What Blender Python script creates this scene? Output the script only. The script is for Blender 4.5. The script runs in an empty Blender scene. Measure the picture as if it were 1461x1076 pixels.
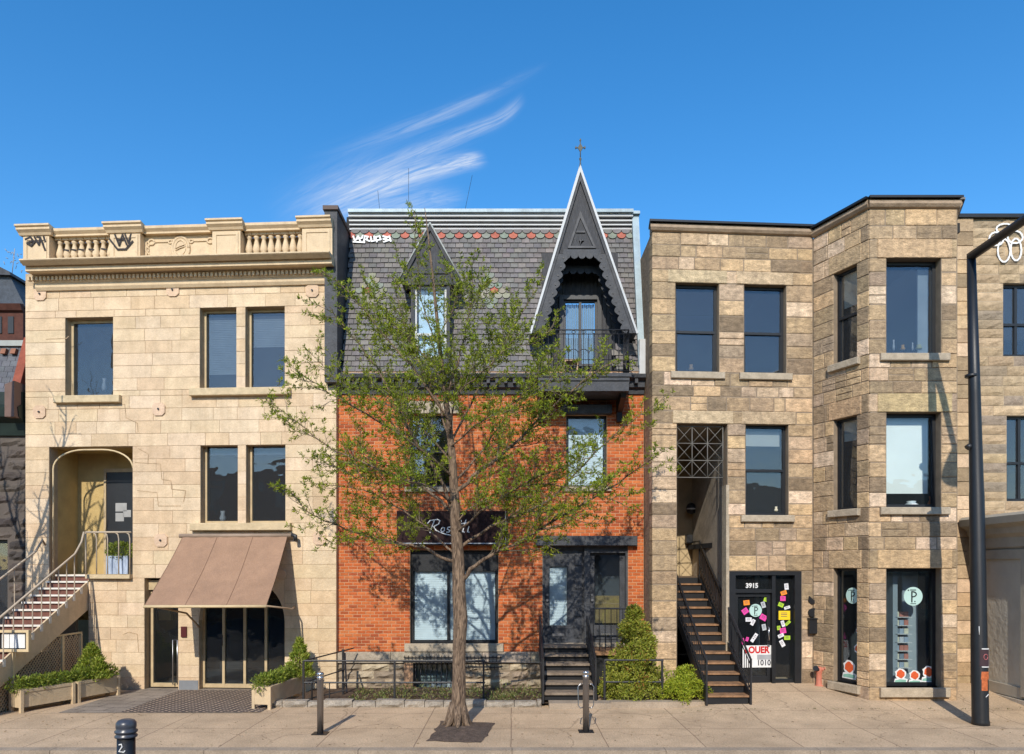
import bpy, bmesh, math, random
from mathutils import Vector, Matrix
random.seed(7)
S = bpy.context.scene
COL = S.collection
F_PX, CX, HY, EYE = 1037.0, 730.5, 810.0, 2.85      # focal length, principal column, horizon row in photo pixels; eye height in metres

# ---------------------------------------------------------------- camera
cam = bpy.data.cameras.new('camera'); camo = bpy.data.objects.new('camera', cam); COL.objects.link(camo)
cam.sensor_width = 36.0; cam.lens = F_PX / 1461 * 36.0
cam.shift_y = (HY - 538.0) / 1461.0
cam.clip_start = 0.1; cam.clip_end = 3000
camo.location = (0, 0, EYE); camo.rotation_euler = (math.radians(90), 0, 0)
S.camera = camo
# ---------------------------------------------------------------- light
SUN_DIR = Vector((0.145, 1.0, -0.68)).normalized()
sun = bpy.data.lights.new('sun', 'SUN'); sun.energy = 4.4; sun.angle = math.radians(0.5); sun.color = (1.0, 0.93, 0.82)
suno = bpy.data.objects.new('sun', sun); COL.objects.link(suno)
suno.rotation_euler = SUN_DIR.to_track_quat('-Z', 'Y').to_euler(); suno.location = (-5, -20, 20)
W = bpy.data.worlds.new('World'); S.world = W; W.use_nodes = True
wn = W.node_tree; wn.nodes.clear()
def wnode(t, **k):
    n = wn.nodes.new(t)
    for a, b in k.items(): setattr(n, a, b)
    return n
def wm(op, a, b=None, c=None):
    n = wnode('ShaderNodeMath', operation=op)
    for i, v in enumerate((a, b, c)):
        if v is None: continue
        if isinstance(v, (int, float)): n.inputs[i].default_value = v
        else: wn.links.new(v, n.inputs[i])
    return n.outputs[0]
sky = wnode('ShaderNodeTexSky', sky_type='NISHITA', sun_disc=False)
sky.sun_elevation = math.asin(-SUN_DIR.z)
sky.sun_rotation = math.atan2(-SUN_DIR.x, -SUN_DIR.y)
sky.altitude = 0; sky.air_density = 1.0; sky.dust_density = 0.35; sky.ozone_density = 2.2
hs = wnode('ShaderNodeHueSaturation'); hs.inputs['Saturation'].default_value = 1.36; hs.inputs['Value'].default_value = 1.88
wn.links.new(sky.outputs[0], hs.inputs['Color'])
tc = wnode('ShaderNodeTexCoord'); sp = wnode('ShaderNodeSeparateXYZ'); wn.links.new(tc.outputs['Generated'], sp.inputs[0])
ySafe = wm('MAXIMUM', sp.outputs[1], 0.02)
CU = wm('DIVIDE', sp.outputs[0], ySafe); CV = wm('DIVIDE', sp.outputs[2], ySafe)   # cirrus lies on a high plane facing north
def streak(x0, y0, x1, y1, width, curve, amp, soft=0.25, hook=0.0, sc=9.0):
    """one cirrus wisp between two sky directions, frayed along its length"""
    a = Vector(((x0 - CX) / F_PX, (HY - y0) / F_PX)); b = Vector(((x1 - CX) / F_PX, (HY - y1) / F_PX))
    d = b - a; L = d.length; d.normalize()
    pu = wm('SUBTRACT', CU, a.x); pv = wm('SUBTRACT', CV, a.y)
    t = wm('DIVIDE', wm('ADD', wm('MULTIPLY', pu, d.x), wm('MULTIPLY', pv, d.y)), L)
    s = wm('ADD', wm('MULTIPLY', pu, -d.y), wm('MULTIPLY', pv, d.x))
    s = wm('SUBTRACT', s, wm('MULTIPLY', wm('MULTIPLY', t, wm('SUBTRACT', 1.0, t)), curve))
    tq = wm('MAXIMUM', wm('SUBTRACT', t, 0.9), 0.0)
    s = wm('SUBTRACT', s, wm('MULTIPLY', wm('MULTIPLY', tq, tq), hook))
    cb = wnode('ShaderNodeCombineXYZ'); wn.links.new(wm('MULTIPLY', t, 3.2), cb.inputs[0]); wn.links.new(wm('MULTIPLY', s, 125.0), cb.inputs[1]); cb.inputs[2].default_value = x0 * 0.13
    nz = wnode('ShaderNodeTexNoise'); nz.inputs['Scale'].default_value = 1.0; nz.inputs['Detail'].default_value = 8; nz.inputs['Roughness'].default_value = 0.68; nz.inputs['Distortion'].default_value = 0.9
    wn.links.new(cb.outputs[0], nz.inputs['Vector'])
    w2 = wm('MULTIPLY', wm('SUBTRACT', 1.25, wm('MULTIPLY', t, 0.75)), width)
    g = wm('DIVIDE', s, w2); g = wm('POWER', 2.718, wm('MULTIPLY', wm('MULTIPLY', g, g), -1.0))
    e0 = wnode('ShaderNodeMapRange', interpolation_type='SMOOTHSTEP'); wn.links.new(t, e0.inputs[0]); e0.inputs[1].default_value = -0.1; e0.inputs[2].default_value = 0.6
    e1 = wnode('ShaderNodeMapRange', interpolation_type='SMOOTHSTEP'); wn.links.new(t, e1.inputs[0]); e1.inputs[1].default_value = 1.08; e1.inputs[2].default_value = 1.08 - soft
    n2 = wnode('ShaderNodeMapRange'); wn.links.new(nz.outputs[0], n2.inputs[0]); n2.inputs[1].default_value = 0.3; n2.inputs[2].default_value = 0.72
    return wm('MULTIPLY', wm('MULTIPLY', wm('MULTIPLY', g, e0.outputs[0]), e1.outputs[0]), wm('MULTIPLY', n2.outputs[0], amp))
st = [streak(450, 228, 770, 98, 0.011, -0.035, 0.34, 0.45),
      streak(405, 300, 733, 162, 0.015, 0.0, 0.50, 0.10, 0.6),
      streak(420, 330, 676, 228, 0.018, 0.05, 0.95, 0.10),
      streak(470, 335, 660, 278, 0.024, 0.03, 0.42, 0.3),
      streak(390, 320, 560, 215, 0.030, 0.0, 0.22, 0.5)]
tot = st[0]
for q in st[1:]: tot = wm('ADD', tot, q)
tot = wm('MINIMUM', tot, 0.8)
mixc = wnode('ShaderNodeMixRGB'); wn.links.new(tot, mixc.inputs[0]); wn.links.new(hs.outputs[0], mixc.inputs[1]); mixc.inputs[2].default_value = (7.7, 8.0, 8.4, 1)
bg = wnode('ShaderNodeBackground'); bg.inputs[1].default_value = 0.12
wo = wnode('ShaderNodeOutputWorld'); wn.links.new(mixc.outputs[0], bg.inputs[0]); wn.links.new(bg.outputs[0], wo.inputs[0])
S.view_settings.view_transform = 'Standard'; S.view_settings.look = 'None'; S.view_settings.exposure = 0.0; S.view_settings.gamma = 1.0
S.cycles.max_bounces = 6; S.cycles.transparent_max_bounces = 16; S.cycles.diffuse_bounces = 3; S.cycles.glossy_bounces = 3
S.cycles.caustics_reflective = False; S.cycles.caustics_refractive = False

# ---------------------------------------------------------------- frames: a vertical plane with u along it, o out of it towards the street, z up
class Frame:
    def __init__(s, x, y, ang=0.0, k=0.0, zb=0.0):
        s.x, s.y, s.a, s.k, s.zb = x, y, ang, k, zb; s.c, s.s = math.cos(ang), math.sin(ang)
    def __call__(s, u, o, z):
        o = o - (z - s.zb) * s.k
        return Vector((s.x + u * s.c + o * s.s, s.y + u * s.s - o * s.c, z))
    def u(s, px, o=0.0):
        """distance along the plane of what the photograph shows in column px"""
        k = (px - CX) / F_PX; X0 = s.x + o * s.s; D0 = s.y - o * s.c
        return (k * D0 - X0) / (s.c - k * s.s)
    def uz(s, px, py, o=0.0):
        u = s.u(px, o); D = s.y + u * s.s - o * s.c
        return u, EYE + (HY - py) * D / F_PX
    def z(s, px, py, o=0.0): return s.uz(px, py, o)[1]
def line_frame(x0, y0, x1, y1): return Frame(x0, y0, math.atan2(y1 - y0, x1 - x0))
WORLD = Frame(0, 0, 0)
def GP(px, py, h=0.0):
    """ground point under a pixel, for a ground h metres up"""
    D = F_PX * (EYE - h) / (py - HY)
    return (px - CX) * D / F_PX, D
def AT(px, py, D): return Vector(((px - CX) * D / F_PX, D, EYE + (HY - py) * D / F_PX))

LFr = line_frame(-11.54, 17.2, -4.05, 16.75)     # cream stone house
BFr = Frame(0, 16.9)                              # brick house, u = world X
RFr = line_frame(3.08, 16.0, 6.73, 16.25)         # brown stone house, flat part
SFr = line_frame(6.73, 16.25, 7.32, 14.9)         # its bay, angled side
VFr = Frame(7.32, 14.9)                           # its bay, front
FFr = Frame(9.1, 16.3)                            # neighbour on the right

# ---------------------------------------------------------------- materials
MATS = {}
def lk(nt, a, b): nt.links.new(a, b)
def mat(name, col=(0.5, 0.5, 0.5), rough=0.8, metal=0.0, var=0.15, scale=3.0, bump=0.0, bscale=40.0, attr=False, spec=0.3, stretch=(1, 1, 1), dirt=0.0, dirtcol=(0.12, 0.1, 0.08), dscale=1.2, fine=0.0, streak=0.0):
    if name in MATS: return MATS[name]
    m = bpy.data.materials.new(name); m.use_nodes = True; nt = m.node_tree; N = nt.nodes
    p = N['Principled BSDF']; p.inputs['Roughness'].default_value = rough; p.inputs['Metallic'].default_value = metal
    p.inputs['Specular IOR Level'].default_value = spec
    t = N.new('ShaderNodeTexCoord'); mp = N.new('ShaderNodeMapping'); mp.inputs['Scale'].default_value = stretch; lk(nt, t.outputs['Object'], mp.inputs[0])
    if attr:
        a = N.new('ShaderNodeAttribute'); a.attribute_name = 'Col'; base = a.outputs['Color']
    else:
        a = N.new('ShaderNodeRGB'); a.outputs[0].default_value = (*col, 1); base = a.outputs[0]
    n = N.new('ShaderNodeTexNoise'); n.inputs['Scale'].default_value = scale; n.inputs['Detail'].default_value = 6; n.inputs['Roughness'].default_value = 0.62; lk(nt, mp.outputs[0], n.inputs['Vector'])
    mr = N.new('ShaderNodeMapRange'); mr.inputs[1].default_value = 0.28; mr.inputs[2].default_value = 0.72; mr.inputs[3].default_value = 1 - var; mr.inputs[4].default_value = 1 + var; lk(nt, n.outputs[0], mr.inputs[0])
    vm = N.new('ShaderNodeVectorMath'); vm.operation = 'SCALE'; lk(nt, base, vm.inputs[0]); lk(nt, mr.outputs[0], vm.inputs['Scale'])
    out = vm.outputs[0]
    if fine:
        f = N.new('ShaderNodeTexNoise'); f.inputs['Scale'].default_value = 45; f.inputs['Detail'].default_value = 4; lk(nt, mp.outputs[0], f.inputs['Vector'])
        fr = N.new('ShaderNodeMapRange'); fr.inputs[1].default_value = 0.3; fr.inputs[2].default_value = 0.7; fr.inputs[3].default_value = 1 - fine; fr.inputs[4].default_value = 1 + fine; lk(nt, f.outputs[0], fr.inputs[0])
        v2 = N.new('ShaderNodeVectorMath'); v2.operation = 'SCALE'; lk(nt, out, v2.inputs[0]); lk(nt, fr.outputs[0], v2.inputs['Scale']); out = v2.outputs[0]
    if dirt:
        d = N.new('ShaderNodeTexNoise'); d.inputs['Scale'].default_value = dscale; d.inputs['Detail'].default_value = 8; d.inputs['Roughness'].default_value = 0.7; d.inputs['Distortion'].default_value = 0.6; lk(nt, mp.outputs[0], d.inputs['Vector'])
        dr = N.new('ShaderNodeMapRange'); dr.inputs[1].default_value = 0.5; dr.inputs[2].default_value = 0.75; dr.inputs[3].default_value = 0; dr.inputs[4].default_value = dirt; lk(nt, d.outputs[0], dr.inputs[0])
        mx = N.new('ShaderNodeMixRGB'); lk(nt, dr.outputs[0], mx.inputs[0]); lk(nt, out, mx.inputs[1]); mx.inputs[2].default_value = (*dirtcol, 1); out = mx.outputs[0]
    if streak:     # rain-washed soot running down the wall
        m3 = N.new('ShaderNodeMapping'); m3.inputs['Scale'].default_value = (5.5, 5.5, .55); lk(nt, t.outputs['Object'], m3.inputs[0])
        d = N.new('ShaderNodeTexNoise'); d.inputs['Scale'].default_value = 1; d.inputs['Detail'].default_value = 7; d.inputs['Roughness'].default_value = 0.65; lk(nt, m3.outputs[0], d.inputs['Vector'])
        dr = N.new('ShaderNodeMapRange'); dr.inputs[1].default_value = 0.48; dr.inputs[2].default_value = 0.78; dr.inputs[3].default_value = 0; dr.inputs[4].default_value = streak; lk(nt, d.outputs[0], dr.inputs[0])
        mx = N.new('ShaderNodeMixRGB'); lk(nt, dr.outputs[0], mx.inputs[0]); lk(nt, out, mx.inputs[1]); mx.inputs[2].default_value = (*dirtcol, 1); out = mx.outputs[0]
    lk(nt, out, p.inputs['Base Color'])
    if bump:
        b = N.new('ShaderNodeTexNoise'); b.inputs['Scale'].default_value = bscale; b.inputs['Detail'].default_value = 5; lk(nt, mp.outputs[0], b.inputs['Vector'])
        bp = N.new('ShaderNodeBump'); bp.inputs['Strength'].default_value = bump; bp.inputs['Distance'].default_value = 0.02; lk(nt, b.outputs[0], bp.inputs['Height']); lk(nt, bp.outputs[0], p.inputs['Normal'])
    MATS[name] = m; return m
def glass(name, tint=0.55, fac=0.13, col=(0.9, 0.95, 1.0), haze=.01):
    if name in MATS: return MATS[name]
    m = bpy.data.materials.new(name); m.use_nodes = True; nt = m.node_tree; N = nt.nodes; N.clear()
    o = N.new('ShaderNodeOutputMaterial'); tr = N.new('ShaderNodeBsdfTransparent'); tr.inputs[0].default_value = (tint * .93, tint * .98, tint, 1)
    gl = N.new('ShaderNodeBsdfGlossy'); gl.inputs['Roughness'].default_value = 0.015; gl.inputs[0].default_value = (*col, 1)
    t = N.new('ShaderNodeTexCoord'); nz = N.new('ShaderNodeTexNoise'); nz.inputs['Scale'].default_value = 1.7; lk(nt, t.outputs['Object'], nz.inputs[0])
    bp = N.new('ShaderNodeBump'); bp.inputs['Strength'].default_value = 0.14; bp.inputs['Distance'].default_value = 0.05; lk(nt, nz.outputs[0], bp.inputs['Height']); lk(nt, bp.outputs[0], gl.inputs['Normal'])
    lw = N.new('ShaderNodeLayerWeight'); lw.inputs[0].default_value = 0.25
    ad = N.new('ShaderNodeMath'); ad.operation = 'MULTIPLY_ADD'; lk(nt, lw.outputs['Fresnel'], ad.inputs[0]); ad.inputs[1].default_value = 0.8; ad.inputs[2].default_value = fac
    mx = N.new('ShaderNodeMixShader'); lk(nt, ad.outputs[0], mx.inputs[0]); lk(nt, tr.outputs[0], mx.inputs[1]); lk(nt, gl.outputs[0], mx.inputs[2]); df = N.new('ShaderNodeBsdfDiffuse'); df.inputs[0].default_value = (.5, .52, .55, 1); dm_ = N.new('ShaderNodeMixShader'); dm_.inputs[0].default_value = haze
    lk(nt, mx.outputs[0], dm_.inputs[1]); lk(nt, df.outputs[0], dm_.inputs[2]); lk(nt, dm_.outputs[0], o.inputs[0])    # even grey haze mixed into the pane to lift its dark tone
    MATS[name] = m; return m

# ---------------------------------------------------------------- mesh builder
class MB:
    def __init__(s, fr=WORLD): s.v = []; s.f = []; s.c = []; s.sm = []; s.fr = fr; s.col = (0.5, 0.5, 0.5)
    def face(s, idx, smooth=False): s.f.append(idx); s.c.append(s.col); s.sm.append(smooth)
    def box(s, u0, u1, o0, o1, z0, z1, fr=None, ch=0.0):
        """a box; ch bevels its street-side face"""
        fr = fr or s.fr; n = len(s.v)
        if ch <= 0:
            for o in (o0, o1):
                for u, z in ((u0, z0), (u1, z0), (u1, z1), (u0, z1)): s.v.append(fr(u, o, z))
            for q in ((0, 3, 2, 1), (4, 5, 6, 7), (0, 1, 5, 4), (1, 2, 6, 5), (2, 3, 7, 6), (3, 0, 4, 7)): s.face([n + i for i in q])
        else:
            for o, e in ((o0, 0), (o1 - ch, 0), (o1, ch)):
                for u, z in ((u0 + e, z0 + e), (u1 - e, z0 + e), (u1 - e, z1 - e), (u0 + e, z1 - e)): s.v.append(fr(u, o, z))
            s.face([n, n + 3, n + 2, n + 1]); s.face([n + 8, n + 9, n + 10, n + 11])
            for r in (0, 4):
                for i in range(4): j = (i + 1) % 4; s.face([n + r + i, n + r + j, n + r + 4 + j, n + r + 4 + i])
        return s
    def rock(s, u0, u1, o0, o1, z0, z1, amp=0.03, nu=5, nz=3, fr=None):
        """a rough, rock-faced block"""
        fr = fr or s.fr; n = len(s.v)
        for j in range(nz + 1):
            for i in range(nu + 1):
                edge = i in (0, nu) or j in (0, nz)
                o = o1 - amp * 0.7 if edge else o1 + random.uniform(-amp * .4, amp)
                du = 0 if i in (0, nu) else random.uniform(-.25, .25) * (u1 - u0) / nu; dz = 0 if j in (0, nz) else random.uniform(-.25, .25) * (z1 - z0) / nz
                s.v.append(fr(u0 + (u1 - u0) * i / nu + du, o, z0 + (z1 - z0) * j / nz + dz))
        for j in range(nz):
            for i in range(nu):
                a = n + j * (nu + 1) + i; s.face([a, a + 1, a + nu + 2, a + nu + 1])
        m = len(s.v)
        for u, z in ((u0, z0), (u1, z0), (u1, z1), (u0, z1)): s.v.append(fr(u, o0, z))
        c = [n, n + nu, n + nz * (nu + 1) + nu, n + nz * (nu + 1)]
        for i in range(4): j = (i + 1) % 4; s.face([m + i, m + j, c[j], c[i]])
    def prism(s, pts, o0, o1, fr=None):
        """an outline in (u, z) given thickness from o0 out to o1"""
        fr = fr or s.fr; n = len(s.v); k = len(pts)
        ar = sum(pts[i][0] * pts[(i + 1) % k][1] - pts[(i + 1) % k][0] * pts[i][1] for i in range(k))
        if ar < 0: pts = pts[::-1]
        for o in (o0, o1):
            for u, z in pts: s.v.append(fr(u, o, z))
        s.face([n + i for i in range(k)][::-1]); s.face([n + k + i for i in range(k)])
        for i in range(k): j = (i + 1) % k; s.face([n + i, n + j, n + k + j, n + k + i])
    def sweep(s, prof, u0, u1, fr=None, e0=0.0, e1=0.0):
        """a moulding: outline in (o, z) run along u; e0/e1 mitre the ends outward with o"""
        fr = fr or s.fr; n = len(s.v); k = len(prof)
        for u, e in ((u0, -e0), (u1, e1)):
            for o, z in prof: s.v.append(fr(u + e * max(o, 0), o, z))
        s.face([n + i for i in range(k)]); s.face([n + k + i for i in range(k)][::-1])
        for i in range(k): j = (i + 1) % k; s.face([n + j, n + i, n + k + i, n + k + j])
    def tube(s, pts, r, n=8, cap=True, smooth=True):
        pts = [Vector(p) for p in pts]; m = len(s.v); k = len(pts)
        rs = r if isinstance(r, (list, tuple)) else [r] * k
        up = None
        for i, p in enumerate(pts):
            d = (pts[min(i + 1, k - 1)] - pts[max(i - 1, 0)])
            if d.length < 1e-9: d = Vector((0, 0, 1))
            d.normalize()
            if up is None: up = Vector((0, 0, 1)) if abs(d.z) < 0.9 else Vector((1, 0, 0))
            a = d.cross(up)
            if a.length < 1e-4: a = d.cross(Vector((0.3, 1, 0.2)))
            a.normalize(); b = a.cross(d).normalized(); up = b
            for q in range(n):
                t = 2 * math.pi * q / n; s.v.append(p + a * math.cos(t) * rs[i] + b * math.sin(t) * rs[i])
        for i in range(k - 1):
            for q in range(n):
                w = (q + 1) % n; s.face([m + i * n + q, m + i * n + w, m + (i + 1) * n + w, m + (i + 1) * n + q], smooth)
        if cap: s.face([m + q for q in range(n)][::-1]); s.face([m + (k - 1) * n + q for q in range(n)])
    def bar(s, a, b, r, fr=None, n=6):
        """square-ish iron bar between two frame points"""
        fr = fr or s.fr; s.tube([fr(*a), fr(*b)], r, n, True, n > 5)
    def lathe(s, c, prof, n=12, fr=None):
        """prof: (radius, z) from bottom up, round the vertical through c=(x,y) world"""
        m = len(s.v)
        for r, z in prof:
            for q in range(n): t = 2 * math.pi * q / n; s.v.append(Vector((c[0] + r * math.cos(t), c[1] + r * math.sin(t), z)))
        for i in range(len(prof) - 1):
            for q in range(n): w = (q + 1) % n; s.face([m + i * n + q, m + i * n + w, m + (i + 1) * n + w, m + (i + 1) * n + q], True)
        s.face([m + q for q in range(n)][::-1]); s.face([m + (len(prof) - 1) * n + q for q in range(n)])
    def stroke(s, pts, w, o, th=0.004, fr=None):
        """a painted stroke of width w along (u,z) points lying on the plane at o"""
        fr = fr or s.fr
        for (u0, z0), (u1, z1) in zip(pts, pts[1:]):
            L = math.hypot(u1 - u0, z1 - z0) or 1e-6; nx, nz = -(z1 - z0) / L * w / 2, (u1 - u0) / L * w / 2; ex, ez = (u1 - u0) / L * w * .3, (z1 - z0) / L * w * .3
            s.prism([(u0 - ex + nx, z0 - ez + nz), (u0 - ex - nx, z0 - ez - nz), (u1 + ex - nx, z1 + ez - nz), (u1 + ex + nx, z1 + ez + nz)], o, o + th, fr)
            th += 0.0007
    def text(s, body, size, u, z, o, th=0.006, fr=None, center=False, bold=0.0, sx=1.0, rot=0.0, font=None):
        fr = fr or s.fr
        cu = bpy.data.curves.new('t', 'FONT'); cu.body = body; cu.size = size; cu.offset = bold; cu.resolution_u = 3
        if center: cu.align_x = 'CENTER'
        ob = bpy.data.objects.new('t', cu); COL.objects.link(ob)
        me = bpy.data.meshes.new_from_object(ob.evaluated_get(bpy.context.evaluated_depsgraph_get()))
        n = len(s.v); ca, sa = math.cos(rot), math.sin(rot)
        for vv in me.vertices:
            x, y = vv.co.x * sx, vv.co.y; s.v.append(fr(u + x * ca - y * sa, o + th, z + x * sa + y * ca))
        for p in me.polygons: s.face([n + i for i in p.vertices])
        bpy.data.objects.remove(ob); bpy.data.curves.remove(cu); bpy.data.meshes.remove(me)
    def disc(s, u, z, r, o0, o1, n=24, fr=None): s.prism([(u + r * math.cos(2 * math.pi * i / n), z + r * math.sin(2 * math.pi * i / n)) for i in range(n)], o0, o1, fr)
    def build(s, name, material, parent=None, vc=False):
        me = bpy.data.meshes.new(name); off = parent.matrix_world.translation if False else Vector(LOC.get(parent.name, (0, 0, 0)) if parent else (0, 0, 0))
        if parent is None:
            xs = [v.x for v in s.v]; ys = [v.y for v in s.v]; zs = [v.z for v in s.v]
            off = Vector(((min(xs) + max(xs)) / 2, (min(ys) + max(ys)) / 2, min(zs)))
        me.from_pydata([tuple(v - off) for v in s.v], [], s.f)
        if vc:
            at = me.color_attributes.new('Col', 'FLOAT_COLOR', 'CORNER'); buf = []
            for p, c in zip(me.polygons, s.c): buf.extend([c[0], c[1], c[2], 1.0] * p.loop_total)
            at.data.foreach_set('color', buf)
        me.polygons.foreach_set('use_smooth', s.sm); me.update()
        me.materials.append(material); o = bpy.data.objects.new(name, me); COL.objects.link(o)
        if parent: o.parent = parent; LOC[o.name] = off
        else: o.location = off; LOC[o.name] = off
        return o
LOC = {}
def thing(name, label, cat, loc, group=None):
    o = bpy.data.objects.new(name, None); COL.objects.link(o); o.location = loc; LOC[o.name] = Vector(loc)
    o.empty_display_size = 0.3; o['label'] = label; o['category'] = cat
    if group: o['group'] = group
    return o
def tag(o, label, cat, group=None):
    o['label'] = label; o['category'] = cat
    if group: o['group'] = group
    return o
def struct(o): o['kind'] = 'structure'; return o
def stuff(o, label=None, cat=None):
    o['kind'] = 'stuff'
    if label: o['label'] = label; o['category'] = cat
    return o
def jitter(c, a=0.12, h=0.04):
    k = 1 + random.uniform(-a, a); return tuple(max(0.002, x * k * (1 + random.uniform(-h, h))) for x in c)
def make_rows(z0, z1, h, edges, vary=0.0):
    es = sorted(set([z0, z1] + [round(e, 4) for e in edges if z0 + .02 < e < z1 - .02])); cl = [es[0]]
    for e in es[1:]:
        if e - cl[-1] > h * 0.3 or e == es[-1]: cl.append(e)
    rows = []
    for a, b in zip(cl, cl[1:]):
        n = max(1, round((b - a) / h)); ws = [1 + random.uniform(-vary, vary) for _ in range(n)]; sw = sum(ws); c = a
        for w in ws: rows.append((c, c + (b - a) * w / sw)); c += (b - a) * w / sw
    return rows
def cut(u0, u1, za, zb, ops):
    iv = [(u0, u1)]
    for (a, b, c, d) in ops:
        if min(zb, d) - max(za, c) < 0.4 * (zb - za): continue
        nv = []
        for (p, q) in iv:
            if b <= p or a >= q: nv.append((p, q)); continue
            if a > p: nv.append((p, a))
            if b < q: nv.append((b, q))
        iv = nv
    return iv
def masonry(mb, u0, u1, z0, z1, h, ops, wr, pal, gap=0.008, depth=0.24, proud=0.0, jit=0.004, ch=0.008, rough=0.0, bond=None, ja=0.12, split=0.0, jh=0.015, extra=(), vary=0.0):
    rows = make_rows(z0, z1, h, [e for o in ops for e in (o[2], o[3])] + list(extra), vary)
    for r, (za, zb) in enumerate(rows):
        for (p, q) in cut(u0, u1, za, zb, ops):
            x = p
            if bond:
                xs = []; k = math.floor((p - (0.5 * bond if r % 2 else 0)) / bond) * bond + (0.5 * bond if r % 2 else 0) + bond
                while k < q - 0.001:
                    if k - p > bond * .2 and q - k > bond * .2: xs.append(k)
                    k += bond
                xs.append(q)
            else:
                xs = []; k = p
                while q - k > wr[1]:
                    k += random.uniform(*wr)
                    if q - k < wr[0] * .7: break
                    xs.append(k)
                xs = [e for e in xs if e < q - wr[0] * .5] + [q]
            for e in xs:
                mb.col = jitter(random.choice(pal), ja, jh)
                o1 = proud + random.uniform(-jit, jit); g = gap / 2
                parts = [(x, e, za, zb)]
                if split and e - x < wr[1] * .9 and random.random() < split: zm = (za + zb) / 2; parts = [(x, e, za, zm), (x, e, zm, zb)]
                for (a, b, c, d) in parts:
                    if rough: mb.rock(a + g, b - g, -depth, o1, c + g, d - g, rough)
                    else: mb.box(a + g, b - g, -depth, o1, c + g, d - g, ch=ch)
                x = e
def backing(mb, u0, u1, z0, z1, ops, o=-0.012, depth=0.3):
    us = sorted(set([u0, u1] + [e for q in ops for e in q[:2] if u0 < e < u1])); zs = sorted(set([z0, z1] + [e for q in ops for e in q[2:] if z0 < e < z1]))
    for a, b in zip(us, us[1:]):
        run = None
        for c, d in zip(zs, zs[1:]):
            inside = any(q[0] <= (a + b) / 2 <= q[1] and q[2] <= (c + d) / 2 <= q[3] for q in ops)
            if inside:
                if run: mb.box(a, b, -depth, o, run[0], run[1]); run = None
            else: run = (run[0], d) if run else (c, d)
        if run: mb.box(a, b, -depth, o, run[0], run[1])
# ---------------------------------------------------------------- common materials
M_IRON = mat('black_iron', (0.018, 0.018, 0.02), 0.45, 0.0, 0.3, 6, 0.25, 60, spec=0.5)
M_BLACK = mat('black_paint', (0.010, 0.011, 0.013), 0.45, 0, 0.25, 5, 0.1, 50, spec=0.5)
M_CHAR = mat('charcoal_paint', (0.050, 0.053, 0.060), 0.6, 0, 0.35, 5, 0.35, 30, fine=.2, dirt=.5, dirtcol=(.09, .085, .08), dscale=3, streak=.4)
M_DARK = mat('dark_room', (0.02, 0.021, 0.024), 0.9, 0, 0.3, 1.5)  # wall colour kept near-black so the rooms look unlit
M_CREAM = mat('cream_paint', (0.62, 0.48, 0.28), 0.6, 0, 0.12, 4, 0.15, 40, dirt=0.35, dirtcol=(0.3, 0.22, 0.13), dscale=3)
M_CREAMSTONE = mat('cream_stone', rough=0.85, attr=True, var=0.16, scale=3.2, bump=0.6, bscale=18, dirt=0.5, dirtcol=(0.40, 0.27, 0.15), dscale=1.3, fine=0.10, streak=0.35)
M_SANDSTONE = mat('brown_sandstone', rough=0.85, attr=True, var=0.42, scale=7, bump=0.9, bscale=20, stretch=(1, 1, 1.7), fine=0.22, dirt=.35, dirtcol=(.13, .10, .075), dscale=2.2, streak=.45)
M_ROUGH = mat('rough_stone', rough=0.9, attr=True, var=0.25, scale=5, bump=0.9, bscale=20, fine=0.15)
M_BRICK = mat('red_brick', rough=0.85, attr=True, var=0.16, scale=9, bump=0.5, bscale=70, fine=0.12, dirt=0.25, dirtcol=(0.25, 0.1, 0.05), dscale=0.9)
M_MORTAR = mat('mortar', (0.26, 0.2, 0.14), 0.95, 0, 0.2, 5, 0.5, 60)
M_MORTARB = mat('brick_mortar', (0.55, 0.34, 0.20), 0.95, 0, 0.2, 5, 0.5, 60)
M_MORTARC = mat('cream_mortar', (0.44, 0.33, 0.21), 0.95, 0, 0.15, 5, 0.4, 50)
M_SLATE = mat('slate', rough=0.6, attr=True, var=0.2, scale=6, bump=0.3, bscale=30, fine=0.12)
M_SILL = mat('stone_sill', (0.40, 0.33, 0.24), 0.85, 0, 0.22, 7, 0.6, 30, fine=0.1)
M_SILLC = mat('cream_sill', (0.56, 0.44, 0.27), 0.85, 0, 0.18, 6, 0.5, 30, dirt=0.4, dirtcol=(0.25, 0.18, 0.1), dscale=3)
M_BLIND = mat('white_blind', (0.86, 0.90, 0.92), 0.7, 0, 0.08, 3)
M_SHADE = mat('roller_shade', (0.88, 0.85, 0.77), 0.8, 0, 0.05, 2)
M_GLASS = glass('window_glass', 0.78, 0.045, haze=.03)
M_GLASSC = glass('clear_glass', 0.97, 0.02)
M_GLASSD = glass('shop_glass', 0.9, 0.02)
M_METAL = mat('pale_blue_metal', (0.30, 0.38, 0.42), 0.5, 0.1, 0.2, 3, fine=.1, streak=.3)
M_WHITEM = mat('white_flashing', (0.50, 0.51, 0.51), 0.5, 0, 0.08, 3)
M_GRAFD = mat('dark_spray_paint', (0.035, 0.03, 0.03), 0.8, 0, 0.2)
M_GRAFW = mat('white_spray_paint', (0.78, 0.78, 0.76), 0.8, 0, 0.1)
M_WOODG = mat('grey_painted_wood', (0.060, 0.060, 0.064), 0.75, 0, 0.35, 5, 0.5, 25, stretch=(6, 6, 1))
M_TREAD = mat('worn_tread', (0.30, 0.165, 0.085), 0.85, 0, 0.45, 5, 0.5, 30, dirt=0.75, dirtcol=(0.04, 0.03, 0.025), dscale=3.5)
M_WHITE = mat('off_white', (0.72, 0.72, 0.7), 0.6, 0, 0.1, 6)
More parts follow.
